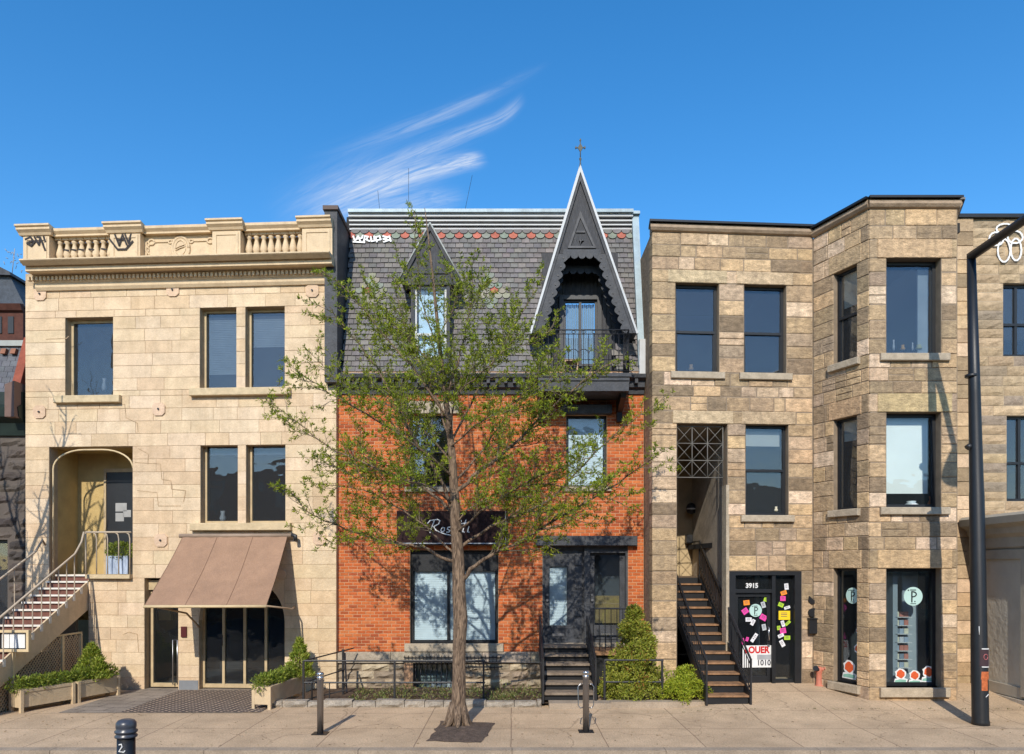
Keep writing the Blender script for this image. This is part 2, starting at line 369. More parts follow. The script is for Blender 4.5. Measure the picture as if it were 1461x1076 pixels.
M_SOIL = mat('soil', (0.09, 0.06, 0.04), 0.95, 0, 0.5, 8, 0.9, 30)

def window(root, fr, u0, u1, z0, z1, rec=0.14, fw=0.055, fm=None, style='single', glassm=None, split=0.5, sill=None, sillm=None, blind=None, name='window', split_u=None, mull=None, silln=0.0):
    """frame set back in its opening, with pane, sill and blind as pieces of it. blind=(kind, z fraction of its lower edge, material)"""
    fm = fm or M_BLACK; glassm = glassm or M_GLASS; b = MB(fr); F = fw; oi = -rec - 0.07; oo = -rec
    b.box(u0, u0 + F, oi, oo, z0, z1); b.box(u1 - F, u1, oi, oo, z0, z1)
    b.box(u0 + F, u1 - F, oi, oo, z1 - F, z1); b.box(u0 + F, u1 - F, oi, oo, z0, z0 + F * 1.1)
    if style == 'double':
        zm = z0 + (z1 - z0) * split; b.box(u0 + F, u1 - F, oi + .02, oo + .012, zm - .028, zm + .028)
        b.box(u0 + F, u0 + F + .025, oi + .01, oo - .012, z0 + F * 1.1, zm - .028); b.box(u1 - F - .025, u1 - F, oi + .01, oo - .012, z0 + F * 1.1, zm - .028)
    if mull:
        for um in mull: b.box(um - .03, um + .03, oi, oo + .004, z0 + F * 1.1, z1 - F)
    w = b.build(name, fm, root)
    g = MB(fr); g.box(u0 + F * .5, u1 - F * .5, oi + .03, oi + .038, z0 + F * .5, z1 - F * .5); g.build('pane', glassm, w)
    if sill:
        zb, zt, ex, pr = sill; s = MB(fr); s.box(u0 - ex, u1 + ex, -rec - .02, pr, zb, zt, ch=0.012)
        s.build('sill', sillm or M_SILL, w)
    if blind:
        kind, fz, bm = blind[:3]; zb = z0 + (z1 - z0) * fz; s = MB(fr)
        if kind == 'slats':
            z = z1 - F; k = 0
            while z > zb:
                s.box(u0 + F + .02, u1 - F - .02, oi - .04, oi - .028, z - .037, z - .003); z -= .042; k += 1
            s.box(u0 + F + .02, u1 - F - .02, oi - .05, oi - .041, zb, z1 - F)
        elif kind == 'curtain':
            n = 14; ws = (u1 - u0 - 2 * F) / n
            for i in range(n): s.box(u0 + F + i * ws, u0 + F + (i + .8) * ws, oi - .1, oi - .07 + .02 * (i % 2), zb, z1 - F)
        else: s.box(u0 + F + .03, u1 - F - .03, oi - .05, oi - .045, zb, z1 - F * .8)
        s.build('blind', bm, w)
    return w

# ================================================================ CREAM STONE HOUSE
L = LFr; UL = math.hypot(7.49, 0.45)
cream = thing('stone_house', 'cream stone house with a balustrade on its roof, left of the brick house', 'house', (-7.8, 17.0, 0))
def LZ(py, o=0): return EYE + (HY - py) * (16.97 - o) / F_PX
def lop(a, b, t, c): return (L.u(a), L.u(b), LZ(c), LZ(t))
w1 = lop(93, 161, 446, 563); w2 = lop(285, 337, 440, 556); w3 = lop(350, 406, 440, 556)
w4 = lop(286, 339, 631, 747); w5 = lop(351, 407, 631, 747)
w2 = (*w2[:2], LZ(556), LZ(440)); w1 = (*w1[:2], LZ(564), LZ(450))
porch = (L.u(70), L.u(189), LZ(820), LZ(636)); stairhole = (L.u(60), L.u(126), -0.3, LZ(820))
door = (L.u(206), L.u(254), -0.3, LZ(825)); shop = (L.u(284), L.u(406), -0.3, LZ(823))
porch2 = (L.u(70), L.u(126), -0.3, LZ(820))
ops = [w1, w2, w3, w4, w5, porch, porch2, door, shop]
palc = [(0.65, 0.495, 0.325), (0.62, 0.465, 0.30), (0.66, 0.51, 0.345), (0.60, 0.44, 0.28), (0.63, 0.48, 0.31), (0.64, 0.49, 0.33)]
m = MB(L); masonry(m, L.u(36), UL, -0.3, LZ(403), 0.285, ops, (0.5, 1.0), palc, gap=0.007, ch=0.004, jit=0.0015, ja=0.022)
m.build('wall', M_CREAMSTONE, cream, True)
m = MB(L); backing(m, L.u(36), UL, -0.3, LZ(385), ops, o=-0.010); m.box(L.u(36), UL, -9, -0.31, LZ(420), LZ(380))
m.box(L.u(36), L.u(36) + .3, -9, -0.3, -0.3, LZ(385)); m.box(UL - .3, UL, -9, -0.3, -0.3, LZ(385)); m.build('inner_wall', M_MORTARC, cream)
# arched head of the shop opening
uc = (shop[0] + shop[1]) / 2; R_ = (shop[1] - shop[0]) / 2; zs = shop[3] - R_
m = MB(L); m.col = palc[0]
for sgn in (-1, 1):
    pts = [(uc + sgn * R_, shop[3])] + [(uc + sgn * R_ * math.cos(a * math.pi / 20), zs + R_ * math.sin(a * math.pi / 20)) for a in range(0, 11)]
    m.prism(pts, -0.24, 0.004)
m.build('arch', M_CREAMSTONE, cream, True)
# interior darkness
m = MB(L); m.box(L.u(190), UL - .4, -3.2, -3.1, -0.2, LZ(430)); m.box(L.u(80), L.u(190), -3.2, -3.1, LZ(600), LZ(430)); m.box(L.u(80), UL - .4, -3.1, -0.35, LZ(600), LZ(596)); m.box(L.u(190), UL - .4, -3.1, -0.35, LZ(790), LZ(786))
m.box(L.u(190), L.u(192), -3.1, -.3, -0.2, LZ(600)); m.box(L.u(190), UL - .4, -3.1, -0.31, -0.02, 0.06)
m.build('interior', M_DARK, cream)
frm = mat('cream_window_frame', (0.50, 0.38, 0.22), 0.6, 0, 0.15, 5, dirt=0.3, dirtcol=(0.15, 0.1, 0.06), dscale=4)
window(cream, L, *w1, rec=.2, fw=.07, fm=frm, sill=(w1[2] - .16, w1[2] + .01, .22, .12), sillm=M_SILLC, glassm=M_GLASS)
wa = window(cream, L, *w2, rec=.2, fw=.06, fm=frm, blind=('slats', .22, mat('grey_venetian', (0.30, 0.34, 0.38), 0.7)))
wb = window(cream, L, *w3, rec=.2, fw=.06, fm=frm, blind=('slats', .55, MATS['grey_venetian']))
window(cream, L, *w4, rec=.2, fw=.06, fm=frm, blind=('shade', .86, M_BLIND)); window(cream, L, *w5, rec=.2, fw=.06, fm=frm, blind=('shade', .86, M_BLIND))
for (p, q, zz) in ((w2, w3, w2[2]), (w4, w5, w4[2])):
    m = MB(L); m.box(p[0] - .2, q[1] + .16, -.24, .13, zz - .17, zz + .002, ch=.012); m.build('sill', M_SILLC, cream)
# inner venetian slats in the upper pair
# old repair lines and hairline cracks in the stone
for pl in (((193, 660), (229, 662), (231, 684), (244, 686), (245, 698), (265, 700), (262, 716)), ((197, 640), (212, 648), (211, 662)), ((176, 905), (184, 902), (196, 905), (198, 930)), ((164, 578), (178, 577), (180, 596), (196, 604), (197, 616)), ((66, 484), (95, 483), (98, 480)), ((196, 700), (224, 703), (226, 722), (258, 722))):
    m = MB(L); m.stroke([L.uz(*q_) for q_ in pl], .016, .001, .003); m.build('crack_repair', mat('crack_filler', (.40, .28, .17), .9, 0, .4, 9), cream)
# tie plates
m0 = None
for (px, py) in ((58, 420), (247, 414), (446, 415), (57, 588), (227, 584), (230, 771), (456, 768)):
    u, z = L.uz(px, py); m = MB(L); m.col = (0.63, 0.45, 0.31); r = .15
    m.prism([(u + r * x, z + r * y) for x, y in ((-1, -.55), (-.55, -1), (.55, -1), (1, -.55), (1, .55), (.55, 1), (-.55, 1), (-1, .55))], 0.003, .03)
    t = m.build('tie_plate', M_CREAMSTONE, cream, True); b = MB(L); b.disc(u, z, .022, .03, .06, 10); b.build('bolt', M_IRON, t)
# door surround & shop front
def shopfront(fr, u0, u1, z0, z1, n, name, handles, rec=.2, arch=False):
    b = MB(fr); F = .06
    cols = [u0 + (u1 - u0) * i / n for i in range(n + 1)]
    for i, c in enumerate(cols):
        w = F if 0 < i < n else F
        a0 = c if i == 0 else (c - w if i == n else c - w / 2); b.box(a0, a0 + w, -rec - .08, -rec, z0, z1)
    b.box(u0 + F, u1 - F, -rec - .075, -rec - .004, z0, z0 + .09); b.box(u0 + F, u1 - F, -rec - .075, -rec - .004, z1 - F, z1)
    o = b.build(name, frm, cream)
    for i in range(n):
        g = MB(fr); g.box(cols[i] + F * .5, cols[i + 1] - F * .5, -rec - .05, -rec - .042, z0 + .05, z1 - .03); g.build('pane', M_GLASSC, o)
    for u in handles:
        h = MB(fr); h.tube([fr(u, -rec + .06, z0 + 1.0), fr(u, -rec + .06, z0 + 1.25)], .012); h.build('handle', M_IRON, o)
    return o
shopfront(L, shop[0], shop[1], 0.03, shop[3], 4, 'folding_glass_door', (shop[0] + (shop[1] - shop[0]) * .25,), rec=.16)
d = shopfront(L, door[0] + .04, door[1], 0.03, LZ(845), 1, 'glass_entrance_door', ())
h = MB(L); uh = door[1] - .12; h.tube([L(uh - .07, -.2, .1), L(uh - .07, -.12, .1), L(uh - .07, -.12, 1.15), L(uh + .04, -.12, 1.15), L(uh + .04, -.12, .1)], .014); h.build('pull_handle', mat('steel', (0.5, 0.5, 0.5), 0.3, 0.9, 0.1), d)
m = MB(L); m.box(door[0], door[1], -.26, -.16, LZ(842), LZ(828)); m.text('6', .16, L.u(246) - .02, LZ(841), -.16, bold=.004); m.build('door_head', frm, cream)
m = MB(L); m.box(L.u(256), L.u(283), .0, .02, -.02, .22); m.build('plinth', mat('grey_plinth', (0.2, 0.21, 0.22), 0.8, bump=.2), cream)
m = MB(L); m.box(L.u(259), L.u(267), .002, .035, LZ(909), LZ(894)); m.build('menu_plate', mat('maroon', (0.09, 0.02, 0.02), 0.4), cream)
# round wall speaker
u, z = L.uz(402, 820); m = MB(L); m.disc(u, z, .12, .003, .05); m.build('wall_vent', mat('vent_cream', (0.6, 0.42, 0.27), 0.6), cream)
# porch interior
pc = mat('porch_plaster', (0.50, 0.36, 0.15), 0.8, 0, 0.15, 2.5, 0.3, 30, dirt=.3, dirtcol=(0.3, 0.2, 0.1))
pd = 1.05; m = MB(L)
m.box(porch[0] - .1, porch[1] + .35, -pd - .1, -pd, LZ(890), porch[3] + .2)
m.box(porch[0] - .14, porch[0] - .005, -pd, -.3, -0.2, porch[3] + .1)
m.box(porch[1] + .005, porch[1] + .12, -pd, -.3, porch[2] - .1, porch[3] + .1)
m.box(porch[0] - .1, porch[1] + .1, -pd, -.3, porch[3] + .0, porch[3] + .12)
m.build('porch_wall', pc, cream)
m = MB(L); m.box(L.u(126), porch[1], -pd, .12, porch[2] - .09, porch[2] + .004); m.box(porch[0] - .05, L.u(126) - .004, -pd, -.55, porch[2] - .09, porch[2] + .004); m.build('landing', M_SILLC, cream)
pdz = (L.u(153, -pd), L.u(188, -pd))
b = MB(L); b.box(pdz[0], pdz[1] + .3, -pd, -pd + .03, porch[2], L.z(170, 674, -pd)); dd = b.build('porch_door', M_BLACK, cream)
b = MB(L); b.box(pdz[0] - .06, pdz[0], -pd, -pd + .05, porch[2], L.z(170, 672, -pd)); b.box(pdz[0] - .06, pdz[1] + .3, -pd, -pd + .05, L.z(170, 674, -pd), L.z(170, 669, -pd)); b.build('door_frame', frm, dd)
for (a, b_, c, e) in ((166, 182, 718, 730), (166, 178, 732, 744), (177, 188, 728, 738)):
    b = MB(L); b.box(L.u(a, -pd), L.u(b_, -pd), -pd + .031, -pd + .036, L.z(170, e, -pd), L.z(170, c, -pd)); b.build('paper_notice', mat('grey_paper', (.36, .36, .35), .8), dd)
# slim arched timber hoop in the porch mouth
uA, uB = L.u(74), L.u(188); z1_ = LZ(640); zz = LZ(667); hoop = [L(uA, -.05, LZ(830))]
rr = (zz - z1_) ; rr = abs(rr)
hoop += [L(uA, -.05, zz)] + [L(uA + .75 * (1 - math.cos(a)), -.05, zz + rr * math.sin(a)) for a in [i * math.pi / 16 for i in range(1, 9)]]
hoop += [L(uB - .75 * (1 - math.cos(a)), -.05, zz + rr * math.sin(a)) for a in [i * math.pi / 16 for i in range(8, -1, -1)]]
m = MB(L); m.tube(hoop, .022, 6); m.build('porch_hoop', M_CREAM, cream)
# cornice
zbt_ = LZ(363, .58); m = MB(L); Zc = lambda y, o=None: LZ(y, .1 if y > 388 else .38 if y > 372 else .58 if y > 362.5 else .3 if y > 330 else .36)
prof = [(-.25, Zc(409)), (.05, Zc(409)), (.09, Zc(405)), (.09, Zc(400)), (.13, Zc(398)), (.13, Zc(391)), (.2, Zc(389)), (.36, Zc(383)), (.40, Zc(382)), (.40, Zc(375)), (.43, Zc(374)), (.47, Zc(371)), (.58, Zc(367)), (.60, Zc(366)), (.60, zbt_ - .02), (-.25, zbt_)]
m.sweep(prof, L.u(27, .6), UL + .02); co = m.build('cornice', mat('cream_plaster', (0.63, 0.48, 0.305), 0.75, 0, 0.12, 2.5, 0.25, 30, dirt=0.4, dirtcol=(0.3, 0.2, 0.12), dscale=2.5, fine=.06, streak=.3), cream)
MPL = MATS['cream_plaster']
m = MB(L); x = L.u(38, .2)
while x < UL: m.box(x, x + .055, .1, .19, Zc(397), Zc(391.5)); x += .098
m.build('dentil_band', MPL, co)
# balustrade
ped = [(33, 70), (157, 200), (303, 343), (431, 463)]
zb_, zt_ = LZ(363, .58), Zc(329)
pu = []
for i, (a, b) in enumerate(ped):
    ua, ub = L.u(a, .3), L.u(b, .3) if i < 3 else UL; pu.append((ua, ub)); m = MB(L)
    m.box(ua, ub, -.12, .30, zb_, zt_); f = .09
    for q in ((ua + .05, ub - .05, zt_ - f - .02, zt_ - .05), (ua + .05, ub - .05, zb_ + .05, zb_ + .09)): m.box(q[0], q[1], .30, .318, q[2], q[3])
    m.box(ua + .05, ua + .1, .30, .318, zb_ + .09, zt_ - f - .02); m.box(ub - .1, ub - .05, .30, .318, zb_ + .09, zt_ - f - .02)
    m.sweep([(-.14, zt_), (.33, zt_), (.36, zt_ + .05), (.42, zt_ + .10), (.42, zt_ + .15), (.46, zt_ + .17), (.46, zt_ + .21), (-.14, zt_ + .23)], ua, ub if i < 3 else UL, e0=.22 if i else .22, e1=.22 if i < 3 else 0)
    m.build('pedestal', MPL, cream)
for i in range(3):
    ua, ub = pu[i][1], pu[i + 1][0]; m = MB(L)
    m.sweep([(-.08, zt_ + .0), (.24, zt_), (.24, zt_ + .04), (.30, zt_ + .1), (.30, zt_ + .16), (-.08, zt_ + .17)], ua, ub); m.build('handrail', MPL, cream)
    m = MB(L); m.box(ua, ub, -.05, .24, zb_, zb_ + .035); m.build('plinth_course', MPL, cream)
def baluster(u, w, nm='baluster'):
    c = L(u, .08, 0); H = zt_ - zb_ - .035; z0 = zb_ + .035; m = MB(L)
    m.box(u - w, u + w, .08 - w, .08 + w, z0, z0 + .05 * H / .6); m.box(u - w, u + w, .08 - w, .08 + w, z0 + H - .05 * H / .6, z0 + H)
    m.lathe((c.x, c.y), [(w * .75, z0 + H * .08), (w * .95, z0 + H * .13), (w * .55, z0 + H * .18), (w * .9, z0 + H * .28), (w * 1.12, z0 + H * .38), (w * .95, z0 + H * .5), (w * .62, z0 + H * .68), (w * .5, z0 + H * .78), (w * .8, z0 + H * .82), (w * .85, z0 + H * .88), (w * .6, z0 + H * .92)], 12)
    m.build(nm, MPL, cream)
for i in (0, 2):
    ua, ub = pu[i][1] + .03, pu[i + 1][0] - .03
    for k in range(8): baluster(ua + (ub - ua) * (k + .5) / 8, .079)
for (a_, b_) in ((pu[0][1], pu[1][0]), (pu[2][1], pu[3][0])): m = MB(L); m.box(a_, b_, -.2, -.08, zb_, zt_ - .02); m.build('parapet_back', MPL, cream)
ua, ub = pu[1][1], pu[2][0]; m = MB(L); m.box(ua, ub, -.15, .12, zb_ + .036, zt_ - .003); pn = m.build('crest_panel', MPL, cream)
uc, zc = (ua + ub) / 2 + .02, (zb_ + zt_) / 2; m = MB(L)
def ring(m, u, z, ru, rz, r, o, n=24, a0=0, a1=2 * math.pi): m.tube([L(u + ru * math.cos(a0 + (a1 - a0) * i / n), o, z + rz * math.sin(a0 + (a1 - a0) * i / n)) for i in range(n + 1)], r, 6)
ring(m, uc, zc, .2, .27, .035, .13); ring(m, uc, zc + .02, .12, .17, .018, .15); m.prism([(uc + .17 * math.cos(a * .3), zc + .24 * math.sin(a * .3)) for a in range(21)], .12, .15)
m.tube([L(uc - .12, .16, zc - .05), L(uc, .165, zc + .01), L(uc + .12, .16, zc + .04)], .014, 5); m.tube([L(uc - .12, .16, zc - .0), L(uc, .165, zc + .05), L(uc + .12, .16, zc + .09)], .014, 5)
for sg in (-1, 1):
    for zq in (-.19, .17):
        m.tube([L(uc + sg * .28, .13, zc + zq), L(uc + sg * .62, .13, zc + zq)], .016, 6)
        ring(m, uc + sg * .70, zc + zq, .07, .06, .022, .13, 12); ring(m, uc + sg * .79, zc + zq * .72, .035, .06, .02, .13, 10)
        ring(m, uc + sg * .25, zc + zq, .045, .04, .018, .13, 10)
    ring(m, uc + sg * .8, zc, .03, .07, .02, .13, 10)
m.build('crest_relief', MPL, pn)
def scrawl(m, pts, w, o, fr=None, s=1, u0=0, z0=0): m.stroke([(u0 + s * a, z0 + s * b) for a, b in pts], w, o, fr=fr)
# dark scrawls on the parapet
m = MB(L); ug, zg = L.u(36, .3), Zc(333)
for pts in (((.02, -.05), (.14, 0), (.2, -.08), (.06, -.14), (.16, -.2), (.25, -.1)), ((.24, 0), (.34, -.18), (.38, -.02), (.3, .0)), ((.38, -.02), (.46, -.22), (.5, -.32)), ((.46, 0), (.5, -.12))): scrawl(m, pts, .045, .319, L, 1, ug, zg)
ug2 = L.u(160, .3)
for pts in (((.08, 0), (.18, -.25)), ((.18, -.25), (.26, 0), (.36, -.24)), ((.32, 0), (.4, -.2), (.46, 0)), ((.14, -.12), (.3, -.12)), ((-.05, -.1), (.14, -.34), (.34, -.34), (.5, -.16))): scrawl(m, pts, .04, .319, L, 1, ug2, zg)
for px in (92, 103, 114, 128, 146, 162): u_ = L.u(px, .2); scrawl(m, ((-.05, 0), (.07, -.02)), .035, .155, L, 1, u_, Zc(348))
m.build('graffiti', M_GRAFD, cream)

# ---------------------------------------------------------------- awning
aw = thing('awning', 'faded brown canvas awning sloping out over the folding glass doors', 'awning', tuple(L(L.u(330), 0, LZ(765))))
D0 = 15.0; topo = .12; fo = None
ut0, ut1 = L.u(265), L.u(413)
A = L(ut0, topo, LZ(765)); B = L(ut1, topo, LZ(765))
C_ = Vector(((380 - CX) * D0 / F_PX, D0, 2.06)); Dd = Vector(((205 - CX) * (D0 + .12) / F_PX, D0 + .12, 2.05))
m = MB(); nseg = 24
def awp(s, t):
    p = (A.lerp(B, s)).lerp(Dd.lerp(C_, s), t); sag = -.06 * math.sin(math.pi * t) - .012 * abs(math.sin(s * 9.3)) * math.sin(math.pi * t) + .010 * math.sin(s * 23.0 + t * 4) * t + .008 * math.sin(s * 41 - t * 7); return p + Vector((0, 0, sag))
n0 = 0
for side in (0, 1):
    for j in range(nseg + 1):
        for i in range(nseg + 1): m.v.append(awp(i / nseg, j / nseg) + Vector((0, 0, -.012 * side)))
N1 = (nseg + 1) ** 2
for j in range(nseg):
    for i in range(nseg):
        a = j * (nseg + 1) + i; m.face([a, a + 1, a + nseg + 2, a + nseg + 1], True); a += N1; m.face([a, a + nseg + 1, a + nseg + 2, a + 1], True)
mcan = mat('brown_canvas', (0.335, 0.205, 0.13), 0.9, 0, 0.13, 1.8, 0.5, 60, fine=0.1, dirt=.4, dirtcol=(.20, .125, .085), dscale=1.6, streak=.3); cv = m.build('canvas', mcan, aw)
m = MB()
for s in (.0, .335, .675, 1.0): m.tube([awp(s, t / 12) + Vector((0, -.004, .001)) for t in range(13)], .0045, 4)
m.build('seam', mat('canvas_seam', (0.20, 0.12, 0.08), 0.9), cv)
m = MB(); m.tube([Dd + Vector((0, 0, -.01)), C_ + Vector((0, 0, -.01))], .03, 8); m.build('front_bar', M_CREAM, aw)
m = MB(); m.tube([A + Vector((-.08, 0, .0)), B + Vector((.1, 0, .0))], .05, 8); m.build('roller', mat('roller_metal', (0.3, 0.22, 0.16), 0.6), aw)
m = MB(); q = B + Vector((.15, -.04, -.03)); m.tube([q + Vector((-.04, 0, .05)), q + Vector((.05, -.02, .02)), q + Vector((.06, -.03, -.1))], .045, 8); m.build('gearbox', M_IRON, aw)
arm = mat('awning_arm', (0.45, 0.33, 0.22), 0.6)
m = MB(); e = L(L.u(287), .05, 1.45); k = AT(266, 875, 15.9); m.tube([Dd.lerp(C_, .06), k], .022, 6); m.tube([k, e], .022, 6); m.build('arm', arm, aw)
m = MB(); m.tube([C_, AT(417, 869, 16.3), L(L.u(420), .02, 1.95)], .02, 6); m.build('arm', arm, aw)

# ================================================================ BRICK HOUSE
Bf = BFr
brick = thing('brick_house', 'orange brick house with slate mansard roof and steep black gothic dormer', 'house', (-.5, 16.9, 0))
def bz(py): return EYE + (HY - py) * 16.9 / F_PX
def bu(px): return Bf.u(px)
b1 = (bu(585), bu(646), bz(695), bz(592)); b2 = (bu(808), bu(866), bz(697), bz(596)); b3 = (bu(585), bu(711), bz(918), bz(785)); b4 = (bu(774), bu(896), bz(918), bz(779))
b2 = (*b2[:2], bz(695), bz(592))
bops = [b1, b2, b3, b4]
bL, bR = bu(479), bu(918.5)
pb = [(0.50, 0.125, 0.033), (0.45, 0.105, 0.03), (0.54, 0.15, 0.042), (0.37, 0.08, 0.026), (0.56, 0.17, 0.055), (0.49, 0.115, 0.03), (0.50, 0.125, 0.033), (0.47, 0.11, 0.03), (0.34, 0.08, 0.026)]
m = MB(Bf); masonry(m, bL, bR, bz(930), bz(548), 0.0755, bops, (.2, .22), pb, gap=.012, depth=.22, jit=.003, ch=.004, bond=.2, ja=.09); m.build('wall', M_BRICK, brick, True)
fops = [(bu(590), bu(647), -.3, bz(946))]
m = MB(Bf); backing(m, bL, bR, bz(930), bz(530), bops, o=-.009); m.build('brick_backing', M_MORTARB, brick)
m = MB(Bf); backing(m, bL, bR, -.3, bz(930), fops, o=-.01); m.build('foundation_backing', M_MORTAR, brick)
pf = [(0.36, 0.29, 0.20), (0.30, 0.24, 0.17), (0.42, 0.34, 0.23), (0.27, 0.21, 0.15), (0.38, 0.30, 0.2)]
fd = MB(Bf); masonry(fd, bL, bR, bz(946), bz(930), .3, fops, (.8, 1.4), [(0.40, 0.33, 0.25), (0.37, 0.31, 0.23)], depth=.22, proud=.06, ch=.01, ja=.06)
masonry(fd, bL, bR, -.3, bz(946), .19, fops, (.35, .75), pf, gap=.016, depth=.22, proud=.02, jit=.01, rough=.045); fd.build('foundation', M_ROUGH, brick, True)
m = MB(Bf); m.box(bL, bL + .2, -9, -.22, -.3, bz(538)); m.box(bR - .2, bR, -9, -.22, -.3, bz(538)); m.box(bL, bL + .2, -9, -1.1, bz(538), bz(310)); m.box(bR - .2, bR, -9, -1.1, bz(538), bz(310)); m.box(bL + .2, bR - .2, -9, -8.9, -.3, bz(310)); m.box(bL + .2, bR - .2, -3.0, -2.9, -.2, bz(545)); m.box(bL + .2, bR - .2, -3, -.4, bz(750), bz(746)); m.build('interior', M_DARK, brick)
# windows
window(brick, Bf, *b1, rec=.13, fw=.05, style='double', sill=(b1[2] - .12, b1[2], .12, .07), glassm=glass('green_grey_glass', 0.5, 0.10), blind=('slats', .35, mat('dim_blind', (.10, .12, .12), .8)))
window(brick, Bf, *b2, rec=.13, fw=.05, style='single', sill=(b2[2] - .1, b2[2], .10, .07), glassm=M_GLASSC, blind=('slats', .04, M_BLIND))
window(brick, Bf, b3[0], b3[1], b3[2], b3[3], rec=.13, fw=.06, glassm=M_GLASSC, sill=(b3[2] - .19, b3[2], .12, .09), blind=('slats', .02, M_BLIND), mull=(bu(639),), name='shop_window')
for (a, c, t, bt, mm) in ((577, 655, 573, 591, M_SILL), (800, 872, 579, 592, M_CHAR), (764, 908, 765, 779, M_CHAR)):
    m = MB(Bf); m.box(bu(a), bu(c), -.2, .07 if mm is M_SILL else .16, bz(bt) + .003, bz(t), ch=.01); m.build('lintel', mm, brick)
m = MB(Bf); m.box(b3[0] + .061, b3[1] - .061, -.168, -.135, bz(815), bz(789)); m.build('window_head', M_BLACK, brick)
# basement window with bars
bw = window(brick, Bf, fops[0][0], fops[0][1], bz(992), bz(947), rec=.16, fw=.04, glassm=M_GLASSC)
m = MB(Bf)
for i in range(8): u = fops[0][0] + .04 + (fops[0][1] - fops[0][0] - .08) * i / 7; m.bar((u, -.04, bz(993)), (u, -.04, bz(947)), .012)
m.bar((fops[0][0], -.04, bz(984)), (fops[0][1], -.04, bz(984)), .01); m.build('window_bars', M_IRON, bw)
m = MB(Bf); m.box(fops[0][0] + .35, fops[0][1] - .05, -.42, -.41, bz(992), bz(976)); m.build('poster', M_WHITE, bw)
m = MB(Bf); m.box(fops[0][0] - .05, fops[0][1] + .05, -.6, -.5, -.3, bz(940)); m.build('basement_room', mat('basement_grey', (.26, .31, .30), .9), brick)
for (a, c) in ((577, 590), (647, 656)):
    m = MB(Bf); m.box(bu(a), bu(c) - .005, .0, .075, -.2, bz(946) - .004, ch=.01); m.build('window_jamb', mat('brown_jamb', (.36, .21, .12), .85, bump=.4), brick)
# spiky iron strip under the shop window sill (pigeon and snow guard)
m = MB(Bf)
for row, (z, o) in enumerate(((bz(937), .12), (bz(943), .2), (bz(950), .26))):
    if row == 2: m.bar((bu(663), o, z), (bu(716), o, z), .012)
    else: m.bar((bu(577), o, z), (bu(716), o, z), .012)
    x = bu(578) if row < 2 else bu(664)
    while x < bu(716): m.bar((x, o - .05, z + .03), (x + .01, o + .03, z - .05), .007, n=4); x += .085
m.build('iron_grille', M_IRON, brick)
# doors
e0, e1 = b4[0], b4[1]; um = bu(840); DZ = bz(918) + .0; DT = bz(779)
def door_leaf(u0, u1, rec, glz, name, gl, cur=None, side=None):
    b = MB(Bf); st = .12
    b.box(u0, u0 + st, -rec - .06, -rec, DZ, DT); b.box(u1 - st, u1, -rec - .06, -rec, DZ, DT); b.box(u0 + st, u1 - st, -rec - .06, -rec, DZ, glz[0]); b.box(u0 + st, u1 - st, -rec - .06, -rec, glz[1], DT)
    b.box(u0 + st + .05, u1 - st - .05, -rec, -rec + .02, DZ + .08, glz[0] - .08)
    d = b.build(name, M_CHAR, brick); g = MB(Bf); g.box(u0 + st - .01, u1 - st + .01, -rec - .04, -rec - .034, glz[0] - .01, glz[1] + .01); g.build('pane', gl, d)
    h = MB(Bf); uh = u0 + .06 if side == 'l' else u1 - .06; c = Bf(uh, -rec + .03, DZ + 1.0)
    h.tube([Bf(uh, -rec, DZ + 1.0), Bf(uh, -rec + .06, DZ + 1.0)], .03, 10); h.tube([Bf(uh, -rec, DZ + 1.12), Bf(uh, -rec + .02, DZ + 1.12)], .025, 10); h.build('door_knob', MATS['steel'], d)
    h = MB(Bf); h.box((u0 + u1) / 2 - .14, (u0 + u1) / 2 + .14, -rec + .02, -rec + .032, DZ + .16, DZ + .22); h.build('mail_slot', MATS['steel'], d)
    if cur:
        s = MB(Bf); z = glz[1] - .04
        while z > glz[0]: s.box(u0 + st, u1 - st, -rec - .09, -rec - .08, z - .03, z - .003); z -= .036
        s.box(u0 + st, u1 - st, -rec - .1, -rec - .095, glz[0], glz[1]); s.build('blind', M_BLIND, d)
    return d
b = MB(Bf)
for (a, c) in ((e0, e0 + .05), (um - .1, um + .03), (e1 - .05, e1)): b.box(a, c, -.3, -.03, DZ, DT)
b.box(e0 + .05, um - .1, -.3, -.05, DT - .08, DT); b.box(um + .03, e1 - .05, -.3, -.05, DT - .16, DT); b.build('door_frame', M_CHAR, brick)
door_leaf(e0 + .05, bu(817), .12, (bz(893), bz(808)), 'front_door', M_GLASSC, True, 'l')
b = MB(Bf); b.box(bu(817), um - .1, -.2, -.12, DZ, DT); 
for (z0_, z1_) in ((.12, .55), (.62, 1.2), (1.27, 1.75), (1.82, 2.1)): b.box(bu(817) + .05, um - .15, -.12, -.095, DZ + z0_, DZ + z1_)
for s_ in range(2):
    zq = DZ + (.9 if s_ == 0 else 1.5); uq = (bu(817) + um - .1) / 2; b.prism([(uq - .06, zq), (uq, zq - .15), (uq + .06, zq), (uq, zq + .15)], -.095, -.08)
b.build('door_side_panel', M_CHAR, brick)
sun_gl = door_leaf(um + .03, e1 - .05, .16, (bz(893), bz(792)), 'front_door', glass('door_glass', .95, .16), None, 'l')
b = MB(Bf); b.box(um + .03, e1 - .05, -.9, -.85, bz(893), bz(852)); b.build('ochre_reflection_panel', mat('ochre_reflection', (.44, .31, .13), .8), brick)  # ochre panel behind the door glass, standing in for a reflection
b = MB(Bf); b.box(um + .03, e1 - .05, -.9, -.86, bz(852), DT); b.build('grey_hall_panel', mat('grey_wall', (.12, .13, .14), .8), brick)
b = MB(Bf); b.box(e0, e1, -.3, .02, DZ - .08, DZ + .001); b.box(e0, e1, -.3, -.04, DZ - .2, DZ - .081); b.build('door_step', M_SILL, brick)
